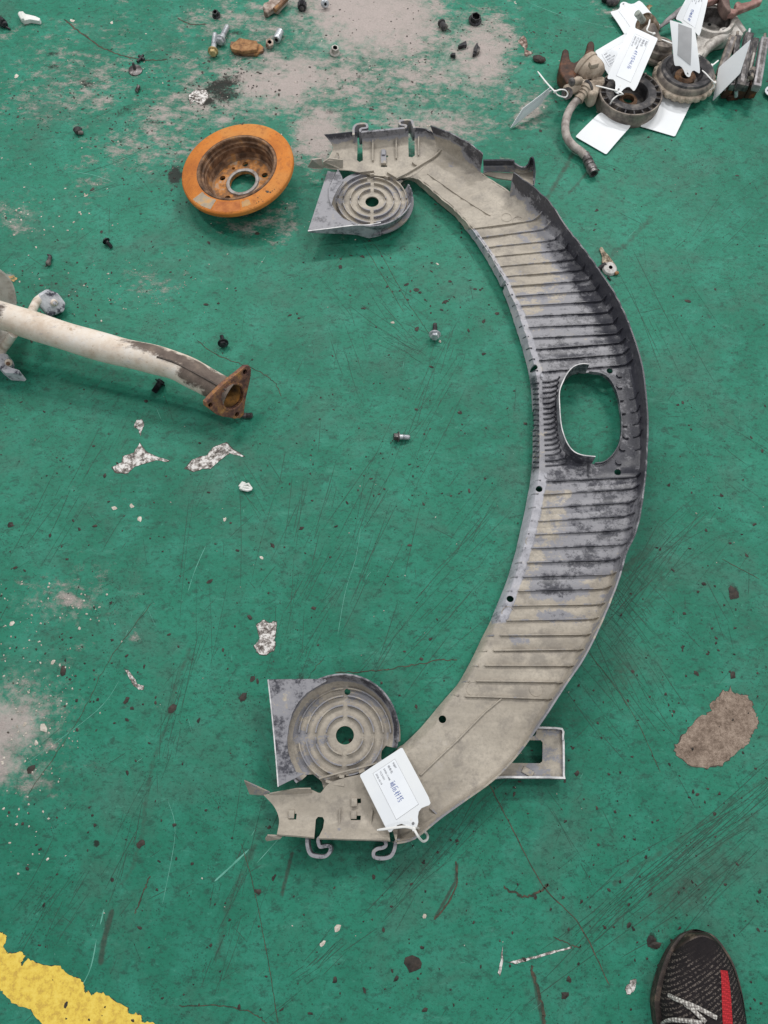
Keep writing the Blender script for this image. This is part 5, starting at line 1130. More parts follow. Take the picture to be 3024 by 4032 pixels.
for path in (((395, 1868), (520, 1935), (680, 2010), (840, 2075), (965, 2140)), ((590, 1975), (680, 2040), (760, 2110), (850, 2200)), ((335, 2205), (430, 2170), (560, 2165), (700, 2190), (800, 2208))):
    uv = [sfind(*ZS(q)[0]) for q in path]; pts = [upt(*q, 0.0028)[0] for q in uv]
    pts[0] = upt(*uv[0], -0.001)[0]; mb = MB(); mb.tube(crom(pts, 5), 0.0030, 10, True, 0.55); mb.obj('lace', M_lace, SHOE)
for fy, d in ((0.70, 0), (0.76, 1), (0.82, 0)):
    pts = [upt(fy + (0.05 if d else -0.03) * (k / 6 - 0.5), 0.27 + 0.46 * k / 6, 0.0028)[0] for k in range(7)]; mb = MB(); mb.tube(pts, 0.0036, 10, True, 0.6); mb.obj('lace', M_lace, SHOE)
# ankle opening and padded collar behind the laces
cpos = Vector(((sec[13][0] + sec[13][1]) / 2, sec[13][2] - 0.005, 0.108))
mb = MB(); ring = [cpos + Vector((0.033 * math.cos(a), 0.052 * math.sin(a), 0.006 * math.sin(a))) for a in [2 * math.pi * k / 28 for k in range(29)]]
mb.tube(ring, 0.009, 10, False); mb.obj('ankle_collar', M_knit, SHOE)
# ================================================================== TAGS AND TIES
M_card = mottled('white_plastic_card', [(0, (0.80, 0.83, 0.87)), (1, (0.86, 0.88, 0.90))], 12, 4, 0.42, 0, 0.08, 60, 0.4)
_s = M_card.node_tree; _o = _s.nodes['Material Output']; _tr = _s.nodes.new('ShaderNodeBsdfTranslucent'); _tr.inputs[0].default_value = (0.80, 0.86, 0.94, 1)
_mx = _s.nodes.new('ShaderNodeMixShader'); _mx.inputs[0].default_value = 0.12
_s.links.new(_s.nodes['Principled BSDF'].outputs[0], _mx.inputs[1]); _s.links.new(_tr.outputs[0], _mx.inputs[2]); _s.links.new(_mx.outputs[0], _o.inputs['Surface'])
M_stick = mottled('paper_sticker', [(0, (0.76, 0.79, 0.84)), (1, (0.80, 0.83, 0.87))], 30, 3, 0.55, bump=0.1)
M_ink = mottled('grey_print_ink', [(0, (0.10, 0.10, 0.12)), (1, (0.17, 0.17, 0.19))], 60, bump=0)
M_pen = mottled('blue_pen_ink', [(0, (0.05, 0.09, 0.30)), (1, (0.10, 0.16, 0.42))], 60, bump=0)
M_tie = mottled('white_nylon', [(0, (0.76, 0.75, 0.73)), (1, (0.80, 0.80, 0.79))], 40, 3, 0.4, bump=0.05)
M_grey = mottled('grey_paper', [(0, (0.33, 0.335, 0.35)), (1, (0.37, 0.375, 0.39))], 60, bump=0.1)
M_hole = mottled('punched_hole', [(0, (0.16, 0.16, 0.17)), (1, (0.2, 0.2, 0.21))], 60, bump=0)
_tc = {}
def text_tris(s):
    if s in _tc: return _tc[s]
    cu = bpy.data.curves.new('t', 'FONT'); cu.body = s; cu.size = 1.0; cu.resolution_u = 2
    o = bpy.data.objects.new('work', cu); link(o); dg = bpy.context.evaluated_depsgraph_get(); dg.update()
    me = bpy.data.meshes.new_from_object(o.evaluated_get(dg)); bpy.data.objects.remove(o)
    _tc[s] = ([v.co.copy() for v in me.vertices], [tuple(p.vertices) for p in me.polygons]); bpy.data.meshes.remove(me); return _tc[s]
TAG_OUT = [(0.0, 0.03), (0.02, 0.0), (0.40, 0.0), (0.88, 0.0), (0.97, 0.02), (0.985, 0.06), (0.97, 0.13), (0.955, 0.22), (0.975, 0.30), (1.03, 0.36), (1.10, 0.40), (1.14, 0.46), (1.14, 0.54), (1.10, 0.60), (1.03, 0.64), (0.975, 0.70), (0.955, 0.78), (0.97, 0.87), (0.985, 0.94), (0.97, 0.98), (0.88, 1.0), (0.40, 1.0), (0.02, 1.0), (0.0, 0.97)]
def tag(label, Q, bend=0.0, lines=None, pen=None, sticker=True, back=None, group=None, twist=0.0):
    """Q: far-left, far-right, tab-right, tab-left corners; left/right seen with the tab pointing away from the reader's top"""
    Q = [Vector(q) for q in Q]; nrm = (Q[3] - Q[0]).cross(Q[1] - Q[0]).normalized()
    if nrm.z < 0: nrm = -nrm
    def Mp(u, v, off=0.0):
        p = Q[0].lerp(Q[1], v).lerp(Q[3].lerp(Q[2], v), u) if 0 <= u <= 1 else (Q[0].lerp(Q[1], v) + (Q[3].lerp(Q[2], v) - Q[0].lerp(Q[1], v)) * u)
        return p + nrm * (off + bend * (1 - (2 * min(1, max(0, u)) - 1) ** 2) + twist * (2 * v - 1) * (2 * u - 1))
    base = min((Mp(u, v) for u in (0, 1) for v in (0, 1)), key=lambda p: p.z).copy(); base.z = max(0, base.z)
    T = thing('hang_tag', label, 'tag', base, group)
    # card: fine grid clipped to the outline
    poly = [Vector((a, b, 0)) for a, b in TAG_OUT]; fine = []
    for i in range(len(poly)):
        a, b = poly[i], poly[(i + 1) % len(poly)]; k = max(1, int((a - b).length / 0.08)); fine += [a.lerp(b, j / k) for j in range(k)]
    bm = bmesh.new(); vs = [bm.verts.new(p) for p in fine]; bm.faces.new(vs)
    for c in np.linspace(0.1, 1.0, 10):
        for no in ((1, 0, 0), (0, 1, 0)): bmesh.ops.bisect_plane(bm, geom=bm.verts[:] + bm.edges[:] + bm.faces[:], plane_co=(c, c, 0), plane_no=no)
    bm.verts.index_update(); uv = [(v.co.x, v.co.y) for v in bm.verts]; fs = [[v.index for v in f.verts] for f in bm.faces]
    ed = [tuple(v.index for v in e.verts) for e in bm.edges if len(e.link_faces) == 1]; bm.free()
    n = len(uv); mb = MB(); mb.add([Mp(u, v, 0.0005) for u, v in uv] + [Mp(u, v, -0.0005) for u, v in uv], [tuple(f) for f in fs] + [tuple(i + n for i in reversed(f)) for f in fs] + [(a, b, b + n, a + n) for a, b in ed])
    put(fix_normals(mb.mesh()), 'card', M_card, T, smooth=30)
    def patch(u0, u1, v0, v1, off, name, m):
        mb = MB(); N = 6
        mb.add([Mp(u0 + (u1 - u0) * i / N, v0 + (v1 - v0) * j / N, off) for i in range(N + 1) for j in range(N + 1)], [(i * (N + 1) + j, (i + 1) * (N + 1) + j, (i + 1) * (N + 1) + j + 1, i * (N + 1) + j + 1) for i in range(N) for j in range(N)])
        return mb.obj(name, m, T, smooth=0)
    mb = MB(); mb.add([Mp(1.07 + 0.022 * math.cos(6.283 * k / 12), 0.5 + 0.03 * math.sin(6.283 * k / 12), 0.0009) for k in range(12)], [tuple(range(12))]); mb.obj('eyelet', M_hole, T, smooth=0)
    mb = MB(); mb.add([Mp(1.0 + 0.018 * math.cos(6.283 * k / 12), 0.5 + 0.022 * math.sin(6.283 * k / 12), 0.0009) for k in range(12)], [tuple(range(12))]); mb.obj('eyelet', M_tie, T, smooth=0)
    if sticker:
        patch(0.095, 0.885, 0.245, 0.765, 0.00075, 'sticker_edge', M_grey); S = patch(0.10, 0.88, 0.25, 0.76, 0.0009, 'sticker', M_stick)
    sc = 1 / (Q[3] - Q[0]).length; asp = (Q[3] - Q[0]).length / (Q[1] - Q[0]).length
    if lines:
        for s, u, v, h in lines:
            vv, ff = text_tris(s); mb = MB(); mb.add([Mp(u + c.x * h, v + c.y * h * asp, 0.0012) for c in vv], ff); mb.obj('printed_text', M_ink, T, smooth=0)
    if pen:
        for st in pen:
            mb = MB(); pts = [Mp(u, v, 0.0012) for u, v in st]; vs = []
            for i, p in enumerate(pts):
                t = (pts[min(i + 1, len(pts) - 1)] - pts[max(i - 1, 0)]).normalized(); s = t.cross(nrm) * 0.00040; vs += [p - s, p + s]
            mb.add(vs, [(2 * i, 2 * i + 2, 2 * i + 3, 2 * i + 1) for i in range(len(pts) - 1)]); mb.obj('pen_stroke', M_pen, T, smooth=0)
    if back:
        mb = MB(); N = 8; B = [Vector((u, v, 0)) for u, v in back]; g = [B[0].lerp(B[1], j / N).lerp(B[3].lerp(B[2], j / N), i / N) for i in range(N + 1) for j in range(N + 1)]
        mb.add([Mp(q.x, q.y, 0.0011) for q in g], [(i * (N + 1) + j, i * (N + 1) + j + 1, (i + 1) * (N + 1) + j + 1, (i + 1) * (N + 1) + j) for i in range(N) for j in range(N)]); mb.obj('grey_panel', M_grey, T, smooth=0)
    return T, Mp
def tie(label, loop, tail, head, w=0.0019, cat='cable tie'):
    b = Vector(head); b.z = max(0, min(p.z for p in loop + tail))
    T = thing('cable_tie', label, cat, b)
    mb = MB(); mb.tube(crom(loop, 5), w, 8, True, 0.55); mb.obj('strap', M_tie, T)
    mb = MB(); k = len(tail); c = crom(tail, 4); mb.tube(c, [w] * (len(c) - 4) + [w, w, w * 0.9, w * 0.55], 8, True, 0.55); mb.obj('tail', M_tie, T)
    mb = MB(); d = (Vector(tail[-1]) - Vector(tail[0])).normalized(); mb.bevbox(head, (0.0065, 0.0055, 0.0055), frame(d), 0.2); mb.obj('head', M_tie, T)
    return T
LN = [('RSJ07', 0.13, 0.68, 0.042), ('待命名', 0.125, 0.565, 0.046), ('DND-11448', 0.13, 0.465, 0.040), ('YC21031', 0.13, 0.375, 0.041), ('2026-10-19', 0.13, 0.285, 0.041)]
def hand(u0, v0, su, sv, seed, n=4):
    """handwritten marks, stroke by stroke"""
    G = [[((0.0, 0.9), (0.25, 1.0)), ((0.05, 0.2), (0.1, 0.75), (0.3, 0.7), (0.3, 0.15)), ((0.1, 0.45), (0.28, 0.45)), ((0.5, 0.1), (0.55, 0.8)), ((0.75, 0.0), (0.72, 0.9))],
         [((0.0, 0.1), (0.12, 0.5), (0.15, 0.95), (0.6, 1.0)), ((0.3, 0.6), (0.7, 0.62)), ((0.35, 0.45), (0.35, 0.1), (0.7, 0.12), (0.7, 0.45), (0.35, 0.45))],
         [((0.0, 0.6), (0.4, 0.7)), ((0.2, 1.0), (0.22, 0.0)), ((0.2, 0.6), (0.02, 0.25)), ((0.5, 0.9), (0.75, 0.95)), ((0.45, 0.55), (0.85, 0.6)), ((0.65, 0.95), (0.62, 0.05))],
         [((0.0, 0.7), (0.35, 0.8)), ((0.2, 1.0), (0.15, 0.1), (0.05, 0.2)), ((0.45, 0.9), (0.85, 0.95)), ((0.65, 1.0), (0.55, 0.5)), ((0.4, 0.5), (0.9, 0.55)), ((0.5, 0.3), (0.85, 0.3), (0.8, 0.05), (0.5, 0.05))]]
    out = []
    for c in range(n):
        for st in G[(c + seed) % 4]: out.append([(u0 + (c * 1.05 + a) * su, v0 + b * sv) for a, b in st])
    return out
ZU = Zm(1450, 2900, 300, 1475)
def zu(x, y, z): return P(*ZU((x, y))[0], z)
tagQ = [zu(-170, 745, 0.048), zu(655, 205, 0.046), zu(1240, 1310, 0.055), zu(405, 1900, 0.060)]
tag('white hang tag lying across the near end of the long shroud', tagQ, 0.001, LN, hand(0.375, 0.43, 0.078, 0.13, 0))
hd = zu(885, 1790, 0.066)
tie('white cable tie holding the tag on the near end of the shroud', [hd, zu(930, 1870, 0.07), zu(985, 1960, 0.066), zu(1060, 2030, 0.05), zu(1130, 2000, 0.034), zu(1150, 1930, 0.03), zu(1105, 1850, 0.024), zu(1000, 1800, 0.03), zu(930, 1760, 0.055), hd], [hd, zu(720, 1748, 0.069), zu(480, 1770, 0.068), zu(170, 1812, 0.062)], hd)
# ================================================================== MORE TAGS, RUBBER AND IRON PARTS (far right)
def zt(x, y, z): return P(*ZT((x, y))[0], z)
def zc(x, y, z): return P(*ZC((x, y))[0], z)
def bev(o, w, seg=2): 
    m = o.modifiers.new('bevel', 'BEVEL'); m.width = w; m.segments = seg; m.limit_method = 'ANGLE'; m.angle_limit = R(35); return o
def slab(poly, z0, z1, name, m, parent, b=0.002):
    mb = MB(); mb.prism([(p.x, p.y) for p in poly], z0, z1); o = put(fix_normals(mb.mesh()), name, m, parent, smooth=30); bev(o, b); return o
M_alu = mottled('cast_aluminium', [(0, (0.26, 0.235, 0.215)), (0.5, (0.46, 0.43, 0.40)), (1, (0.62, 0.59, 0.56))], 40, 7, 0.55, 0.25, 0.4, 200)
M_tanm = mottled('dust_tan_iron', [(0, (0.17, 0.13, 0.10)), (0.4, (0.38, 0.31, 0.245)), (1, (0.53, 0.45, 0.37))], 35, 8, 0.85, 0, 0.5, 120)
M_rub = mottled('dusty_rubber', [(0, (0.02, 0.02, 0.024)), (0.5, (0.06, 0.056, 0.06)), (1, (0.19, 0.17, 0.155))], 35, 8, 0.65, 0, 0.4, 120)
M_rubtan = mottled('mud_grey_rubber', [(0, (0.07, 0.06, 0.055)), (0.5, (0.20, 0.17, 0.15)), (1, (0.33, 0.285, 0.24))], 35, 8, 0.85, 0, 0.4, 120)
M_zinc = mottled('zinc_plating', [(0, (0.35, 0.37, 0.40)), (0.6, (0.60, 0.62, 0.65)), (1, (0.74, 0.75, 0.77))], 60, 6, 0.35, 0.55, 0.2)
M_white = mottled('white_nylon_clip', [(0, (0.62, 0.64, 0.60)), (1, (0.80, 0.80, 0.78))], 40, 4, 0.5, bump=0.1)
M_blk = mottled('black_plastic', [(0, (0.008, 0.008, 0.010)), (0.7, (0.022, 0.022, 0.026)), (1, (0.07, 0.07, 0.08))], 50, 5, 0.42, bump=0.2)
M_oil = mottled('oily_steel', [(0, (0.035, 0.030, 0.030)), (0.5, (0.11, 0.10, 0.10)), (1, (0.30, 0.28, 0.28))], 40, 8, 0.4, 0.45, 0.4, 120)
M_goldz = mottled('yellow_zinc', [(0, (0.34, 0.24, 0.10)), (1, (0.58, 0.46, 0.24))], 60, 6, 0.45, 0.3, 0.2)

# ---- brake caliper with hose
CB = zt(450, 560, 0)
CAL = thing('brake_caliper', 'sand coloured brake caliper on a rusty fork with a curved grey hose', 'brake caliper', CB)
slab([zc(*q, 0.040) for q in ((236, 385), (250, 365), (290, 358), (325, 385), (340, 500), (365, 545), (400, 560), (450, 535), (530, 470), (580, 385), (597, 275), (640, 240), (690, 262), (702, 310), (690, 430), (640, 520), (560, 690), (430, 800), (380, 860), (300, 862), (240, 760), (192, 690), (188, 600), (218, 480))], 0.010, 0.044, 'carrier', M_dkrust, CAL, 0.007)
a, b = zc(545, 545, 0.050), zc(760, 770, 0.040)
mb = MB(); d = (b - a).normalized(); L = (b - a).length
mb.lathe([(0.0, -0.004), (0.022, -0.004), (0.029, 0.0), (0.0315, 0.004), (0.0315, 0.010), (0.0290, 0.0115), (0.0295, 0.014), (0.0300, L * 0.55), (0.0285, L * 0.75), (0.023, L * 0.92), (0.012, L), (0, L)], a, d, 40)
mb.obj('piston_housing', M_tanm, CAL, smooth=40)
slab([zc(*q, 0.05) for q in ((420, 720), (500, 700), (560, 760), (700, 720), (860, 720), (865, 790), (780, 880), (770, 960), (700, 1000), (640, 980), (600, 900), (520, 850), (430, 800))], 0.012, 0.048, 'housing_foot', M_tanm, CAL, 0.008)
mb = MB(); mb.bevbox(zc(690, 570, 0.081), (0.020, 0.014, 0.012), Matrix.Rotation(0.35, 3, 'Z')); mb.obj('cast_boss', M_tanm, CAL)
mb = MB(); mb.rod(zc(515, 805, 0.060), zc(395, 815, 0.062), 0.0085, 0.0075, 16, True, 0.2); BS = mb.obj('bleed_screw', M_tanm, CAL)
mb = MB(); mb.rod(zc(400, 815, 0.0625), zc(345, 830, 0.063), 0.0088, 0.0085, 16, True, 0.25); mb.obj('rubber_cap', M_rub, BS)
mb = MB(); mb.rod(zc(480, 880, 0.045), zc(270, 960, 0.045), 0.0125, 0.0125, 18, True, 0.3); mb.obj('slide_pin_arm', M_tanm, CAL)
mb = MB(); c = zc(305, 985, 0.046); mb.lathe([(0.006, -0.004), (0.006, 0.004), (0.0125, 0.005), (0.0125, -0.005)], c, Vector((-0.1, -0.75, 0.6)), 20, True); mb.obj('pin_eye', M_oil, CAL)
mb = MB(); mb.rod(zc(640, 880, 0.045), zc(590, 910, 0.043), 0.0165, 0.0165, 22, True, 0.2); mb.obj('dust_boot', M_rub, CAL)
ax0, ax1 = zc(600, 900, 0.044), zc(465, 1085, 0.032); d = (ax1 - ax0).normalized(); L = (ax1 - ax0).length
mb = MB(); mb.lathe([(0, 0), (0.0145, 0), (0.0145, L * 0.18), (0.0115, L * 0.2), (0.0125, L * 0.38), (0.0100, L * 0.42), (0.0120, L * 0.6), (0.0098, L * 0.64), (0.0110, L * 0.86), (0.0118, L * 0.88), (0.0118, L), (0, L)], ax0, d, 20); mb.obj('hose_ferrule', M_tanm, CAL)
mb = MB(); mb.tube(crom([zc(475, 1070, 0.033), zt(425, 655, 0.030), zt(385, 720, 0.027), zt(366, 800, 0.024), zt(376, 875, 0.02), zt(415, 930, 0.017), zt(465, 968, 0.014), zt(498, 1000, 0.0125)], 8), 0.0092, 16); mb.obj('hose', mottled('grey_hose_rubber', [(0, (0.20, 0.17, 0.155)), (0.5, (0.33, 0.29, 0.27)), (1, (0.45, 0.41, 0.38))], 60, 7, 0.8, bump=0.3), CAL, smooth=60)
a, b = zt(492, 985, 0.0125), zt(548, 1108, 0.0115); d = (b - a).normalized(); L = (b - a).length
mb = MB(); mb.lathe([(0, 0), (0.0095, 0), (0.0095, L * 0.25), (0.0112, L * 0.27), (0.0112, L * 0.38), (0.0098, L * 0.4), (0.0112, L * 0.48), (0.0112, L * 0.58), (0.0098, L * 0.6), (0.0118, L * 0.7), (0.0118, L * 0.86), (0.0105, L * 0.88), (0.0105, L), (0.0070, L), (0.0066, L * 0.8), (0, L * 0.8)], a, d, 18); mb.obj('hose_fitting', M_oil, CAL, smooth=25)

# ---- two round strut mounts
def mount_front():
    c = zt(783, 592, 0.034); c.z = 0
    T = thing('strut_mount', 'black ring shaped strut mount with square pockets round its rim', 'strut mount', c)
    z = 0.036
    mb = MB(); mb.lathe([(0.0665, 0.004), (0.0725, 0.000), (0.0735, 0.003), (0.0725, 0.008), (0.0722, z - 0.006), (0.0735, z - 0.003), (0.0725, z), (0.0695, z), (0.0690, z - 0.009), (0.0585, z - 0.009), (0.0582, z), (0.0575, z)], c, n=72); mb.obj('outer_ring', M_rubtan, T, smooth=30)
    mb = MB(); mb.lathe([(0.0585, z - 0.009), (0.0582, z + 0.0012), (0.052, z + 0.0018), (0.0405, z + 0.001), (0.0380, z - 0.003), (0.0365, z - 0.024), (0.016, z - 0.027), (0.0155, 0.004)], c, n=72); mb.obj('inner_cup', M_rub, T, smooth=30)
    mb = MB(); mb.lathe([(0.021, z - 0.027), (0.021, z - 0.020), (0.013, z - 0.018), (0.013, z - 0.027)], c, n=24); mb.obj('centre_bush', M_brrust, T)
    first = None
    for k in range(20):
        a = 2 * math.pi * k / 20
        if first is None:
            mb = MB(); mb.box(c + Vector((0.0637, 0, z - 0.0045)), (0.0112, 0.0030, 0.0092)); first = mb.obj('pocket_wall', M_rub, T)
        else:
            q = first.copy(); COL.objects.link(q); q.rotation_euler = (0, 0, a)
mount_front()
def mount_back():
    c = zt(1125, 500, 0.03); c.z = 0
    T = thing('strut_mount', 'tan toothed strut mount with a black rubber cup under a grey tag', 'strut mount', c)
    mb = MB(); mb.lathe([(0.04, 0), (0.050, 0.0), (0.053, 0.004), (0.055, 0.020), (0.060, 0.024)], c, n=56); mb.obj('lower_cup', M_rubtan, T)
    n = 120; vs = []
    for k in range(n):
        a = 2 * math.pi * k / n; r = 0.074 if (k % 5) < 3 else 0.0705
        for rr, zz in ((0.058, 0.023), (r - 0.002, 0.022), (r, 0.025), (r, 0.031), (r - 0.002, 0.034), (0.066, 0.036)): vs.append((c.x + rr * math.cos(a), c.y + rr * math.sin(a), zz))
    fs = [(k * 6 + j, ((k + 1) % n) * 6 + j, ((k + 1) % n) * 6 + j + 1, k * 6 + j + 1) for k in range(n) for j in range(5)]
    MB().add(vs, fs).obj('toothed_flange', M_tanm, T, smooth=30)
    mb = MB(); mb.lathe([(0.0665, 0.034), (0.0655, 0.044), (0.063, 0.048), (0.060, 0.050)], c, n=72); mb.obj('rim', M_rubtan, T)
    mb = MB(); mb.lathe([(0.0605, 0.0495), (0.058, 0.054), (0.052, 0.055), (0.046, 0.050), (0.038, 0.047), (0.035, 0.040), (0.030, 0.030), (0.012, 0.026), (0.0115, 0.004)], c, n=72); mb.obj('rubber_cup', M_rub, T, smooth=40)
    mb = MB(); mb.lathe([(0.024, 0.029), (0.024, 0.037), (0.019, 0.040), (0.011, 0.038), (0.011, 0.028)], c, n=24); mb.obj('centre_bush', M_brrust, T)
mount_back()

# ---- rubber bush with a bolt stub
BB = zt(900, 220, 0)
RB = thing('rubber_bush', 'brown ribbed rubber bush with a galvanised bolt sticking out', 'rubber bush', BB)
fc = zt(866, 138, 0.060); nn = Vector((-0.62, -0.10, 0.62)).normalized()
mb = MB(); mb.lathe([(0, 0.002), (0.010, 0.002), (0.012, -0.002), (0.017, -0.001), (0.0185, 0.001), (0.0215, 0.0), (0.0225, -0.004), (0.0215, -0.009), (0.0235, -0.012), (0.0235, -0.020), (0.0218, -0.022), (0.0228, -0.034), (0.021, -0.040), (0, -0.040)], fc, nn, 36); mb.obj('bush', mottled('brown_rubber', [(0, (0.06, 0.04, 0.025)), (0.6, (0.15, 0.11, 0.075)), (1, (0.27, 0.21, 0.16))], 60, 7, 0.8, bump=0.4), RB)
mb = MB(); mb.rod(fc, fc + nn * 0.034, 0.0074, 0.0074, 16, True, 0.15); mb.obj('bolt', mottled('galvanised', [(0, (0.22, 0.25, 0.22)), (1, (0.52, 0.55, 0.50))], 90, 6, 0.5, 0.4, 0.3), RB)
c2 = zt(957, 345, 0.022)
mb = MB(); mb.lathe([(0, -0.020), (0.024, -0.020), (0.030, -0.014), (0.031, -0.008), (0.027, -0.004), (0.031, 0.002), (0.0315, 0.010), (0.028, 0.014), (0.030, 0.020), (0.029, 0.027), (0.022, 0.030), (0.012, 0.031), (0.011, 0.022), (0, 0.022)], c2, (0.10, 0.25, 0.9), 40); mb.obj('bump_stop', M_rubtan, RB)
mb = MB(); mb.rod(zt(945, 300, 0.040), zt(890, 190, 0.05), 0.018, 0.019, 24); mb.obj('sleeve', M_rubtan, RB)

# ---- cast hub carrier, rusty bracket, thin arm
KB = zt(1310, 200, 0)
KN = thing('hub_carrier', 'pale cast aluminium hub carrier with a deep round bore', 'hub carrier', KB)
ring = zt(1312, 118, 0.042)
cm = plate([(p.x, p.y) for p in [zt(*q, 0.03) for q in ((1215, 90), (1240, 30), (1300, -40), (1400, -20), (1432, 70), (1442, 130), (1505, 215), (1470, 245), (1425, 225), (1400, 250), (1340, 262), (1280, 300), (1240, 350), (1216, 392), (1180, 380), (1190, 310), (1205, 240), (1200, 160))]], [circ((ring.x, ring.y), 0.0418, 48)], 0.004, 0.030, 0.003)
put(cm, 'casting', M_alu, KN)
mb = MB(); mb.lathe([(0.052, 0.0), (0.0525, 0.038), (0.050, 0.042), (0.043, 0.042), (0.0415, 0.040)], Vector((ring.x, ring.y, 0)), n=56); mb.obj('bearing_ring', M_alu, KN)
mb = MB(); mb.lathe([(0.0417, 0.0402), (0.0405, 0.034), (0.0415, 0.030), (0.0395, 0.022), (0.0385, 0.012), (0.036, 0.0065)], Vector((ring.x, ring.y, 0)), n=56); mb.obj('bore_groove', M_oil, KN)
mb = MB(); mb.lathe([(0.037, 0.0065), (0.030, 0.0075), (0.012, 0.0090), (0, 0.0090)], Vector((ring.x, ring.y, 0)), n=40); mb.obj('bore_floor', M_alu, KN)
for a, r in ((1.3, 0.026), (2.5, 0.022), (4.1, 0.020), (5.6, 0.026)):
    mb = MB(); mb.lathe([(0.0042, -0.0005), (0.0042, 0.0012), (0, 0.0012)], Vector((ring.x + r * math.cos(a), ring.y + r * math.sin(a), 0.0085)), n=12); mb.obj('bolt_hole', M_blk, KN)
mb = MB(); mb.lathe([(0.0, 0.0005), (0.0085, 0.0005), (0.0085, -0.002), (0.013, -0.0025), (0.013, -0.016), (0, -0.016)], zt(1386, 200, 0.0335), n=24); mb.obj('bolt_hole', M_blk, KN)
mb = MB(); mb.lathe([(0.0086, 0.0), (0.0086, 0.0008), (0.0135, 0.0006), (0.0145, -0.004), (0.0145, -0.02)], zt(1386, 200, 0.0335), n=24); mb.obj('bolt_boss', M_alu, KN)
mb = MB(); mb.tube(crom([zt(1400, 225, 0.02), zt(1330, 265, 0.026), zt(1270, 310, 0.024), zt(1222, 375, 0.014)], 4), [0.014] * 4 + [0.0125] * 4 + [0.011] * 4 + [0.010], 14); mb.obj('arm', M_alu, KN)
mb = MB(); mb.tube([zt(1425, 120, 0.02), zt(1465, 170, 0.02), zt(1500, 215, 0.014)], [0.013, 0.011, 0.010], 12); mb.obj('arm', M_alu, KN)
BRB = zt(1430, 60, 0)
RBK = thing('rusty_bracket', 'reddish rusty steel bracket lying over the pale casting at the corner', 'bracket', BRB)
M_pinkrust = mottled('pink_brown_rust', [(0, (0.16, 0.085, 0.07)), (0.5, (0.30, 0.17, 0.15)), (1, (0.42, 0.28, 0.25))], 40, 8, 0.8, 0.05, 0.5)
slab([zt(*q, 0.058) for q in ((1405, 92), (1398, 40), (1420, 55), (1448, 60), (1460, 42), (1448, 20), (1470, 10), (1490, 22), (1540, 12), (1570, -12), (1628, -14), (1620, 14), (1530, 50), (1475, 72), (1450, 92))], 0.046, 0.060, 'plate', M_pinkrust, RBK, 0.003)
slab([zt(*q, 0.058) for q in ((1350, -30), (1402, -30), (1418, 92), (1392, 88), (1365, 50), (1350, 10))], 0.040, 0.066, 'web', mottled('brown_web', [(0, (0.08, 0.05, 0.045)), (1, (0.22, 0.15, 0.13))], 40, 7, 0.7, bump=0.4), RBK, 0.004)
slab([zt(*q, 0.058) for q in ((1262, -20), (1350, -30), (1352, -8), (1262, 22))], 0.045, 0.060, 'tongue', M_pinkrust, RBK, 0.003)
AB = zt(960, 185, 0)
ARM = thing('metal_arm', 'long thin grey metal arm running out of the picture behind two tags', 'metal arm', AB)
mb = MB(); mb.tube(crom([zt(955, 186, 0.012), zt(1010, 140, 0.026), zt(1090, 75, 0.036), zt(1180, 20, 0.042), zt(1300, -60, 0.048)], 4), [0.002] + [0.005] * 3 + [0.0075] * 4 + [0.009] * 4 + [0.009] * 4 + [0.009], 10, True, 0.55); mb.obj('bar', mottled('violet_grey_steel', [(0, (0.16, 0.145, 0.15)), (1, (0.36, 0.33, 0.34))], 40, 7, 0.5, 0.2, 0.3), ARM)
mb = MB(); mb.bevbox(zt(1080, 100, 0.030), (0.014, 0.012, 0.014), Matrix.Rotation(0.6, 3, 'Z')); mb.obj('joint', M_rub, ARM)

# ---- oily bars with rusty ends
SBS = zt(1500, 560, 0)
ST = thing('steel_bar_set', 'bundle of dark oily steel bars with brown rusty end blocks', 'steel bars', SBS)
def bar(p0, p1, z0, z1, w, h, m, name='bar'):
    a, b = zt(*p0, z0), zt(*p1, z1); d = (b - a).normalized(); s = d.cross(Zu).normalized(); u = s.cross(d)
    M = Matrix((s, d, u)).transposed(); mb = MB(); L = (b - a).length; c = (a + b) / 2
    mb.bevbox(c, (w, L, h), M, 0.12)
    o = mb.obj(name, m, ST); mb = MB(); mb.box(c + u * (h * 0.36), (w * 0.42, L * 0.9, h * 0.34), M); mb.obj('rib', M_rub if m is M_oil else M_oil, o); return a, b, d, u
bars = [((1352, 470), (1432, 245), 0.034, 0.040, 0.018, 0.018, M_rubtan), ((1425, 560), (1462, 240), 0.036, 0.040, 0.013, 0.016, M_oil), ((1480, 560), (1535, 225), 0.050, 0.058, 0.020, 0.018, M_rub),
        ((1508, 565), (1578, 260), 0.034, 0.040, 0.014, 0.018, M_oil), ((1582, 565), (1634, 255), 0.044, 0.050, 0.018, 0.018, mottled('grey_mottled_steel', [(0, (0.16, 0.15, 0.16)), (1, (0.42, 0.40, 0.41))], 40, 8, 0.5, 0.3, 0.4))]
for k, q in enumerate(bars):
    a, b, d, u = bar(*q)
    if k in (1, 2, 4):
        mb = MB(); mb.rod(b, b + d * 0.020, 0.0038, 0.0034, 12, True, 0.2); mb.obj('pin', M_zinc if k == 2 else M_rubtan, ST)
    if k in (1, 3): mb = MB(); mb.rod(a + u * 0.012 + d * 0.01, a + u * 0.012 + d * 0.10, 0.0034, None, 10); mb.obj('pin', M_alu, ST)
for x0, x1, y0, y1 in ((1395, 1452, 548, 606), (1478, 1540, 552, 612), (1545, 1612, 548, 606)):
    a, b = zt(x0, y0, 0.038), zt(x1, y0, 0.038); slab([a, b, b + Vector((0, 0.018, 0)), a + Vector((0, 0.018, 0))], 0.004, 0.040, 'end_block', M_dkrust, ST, 0.002)
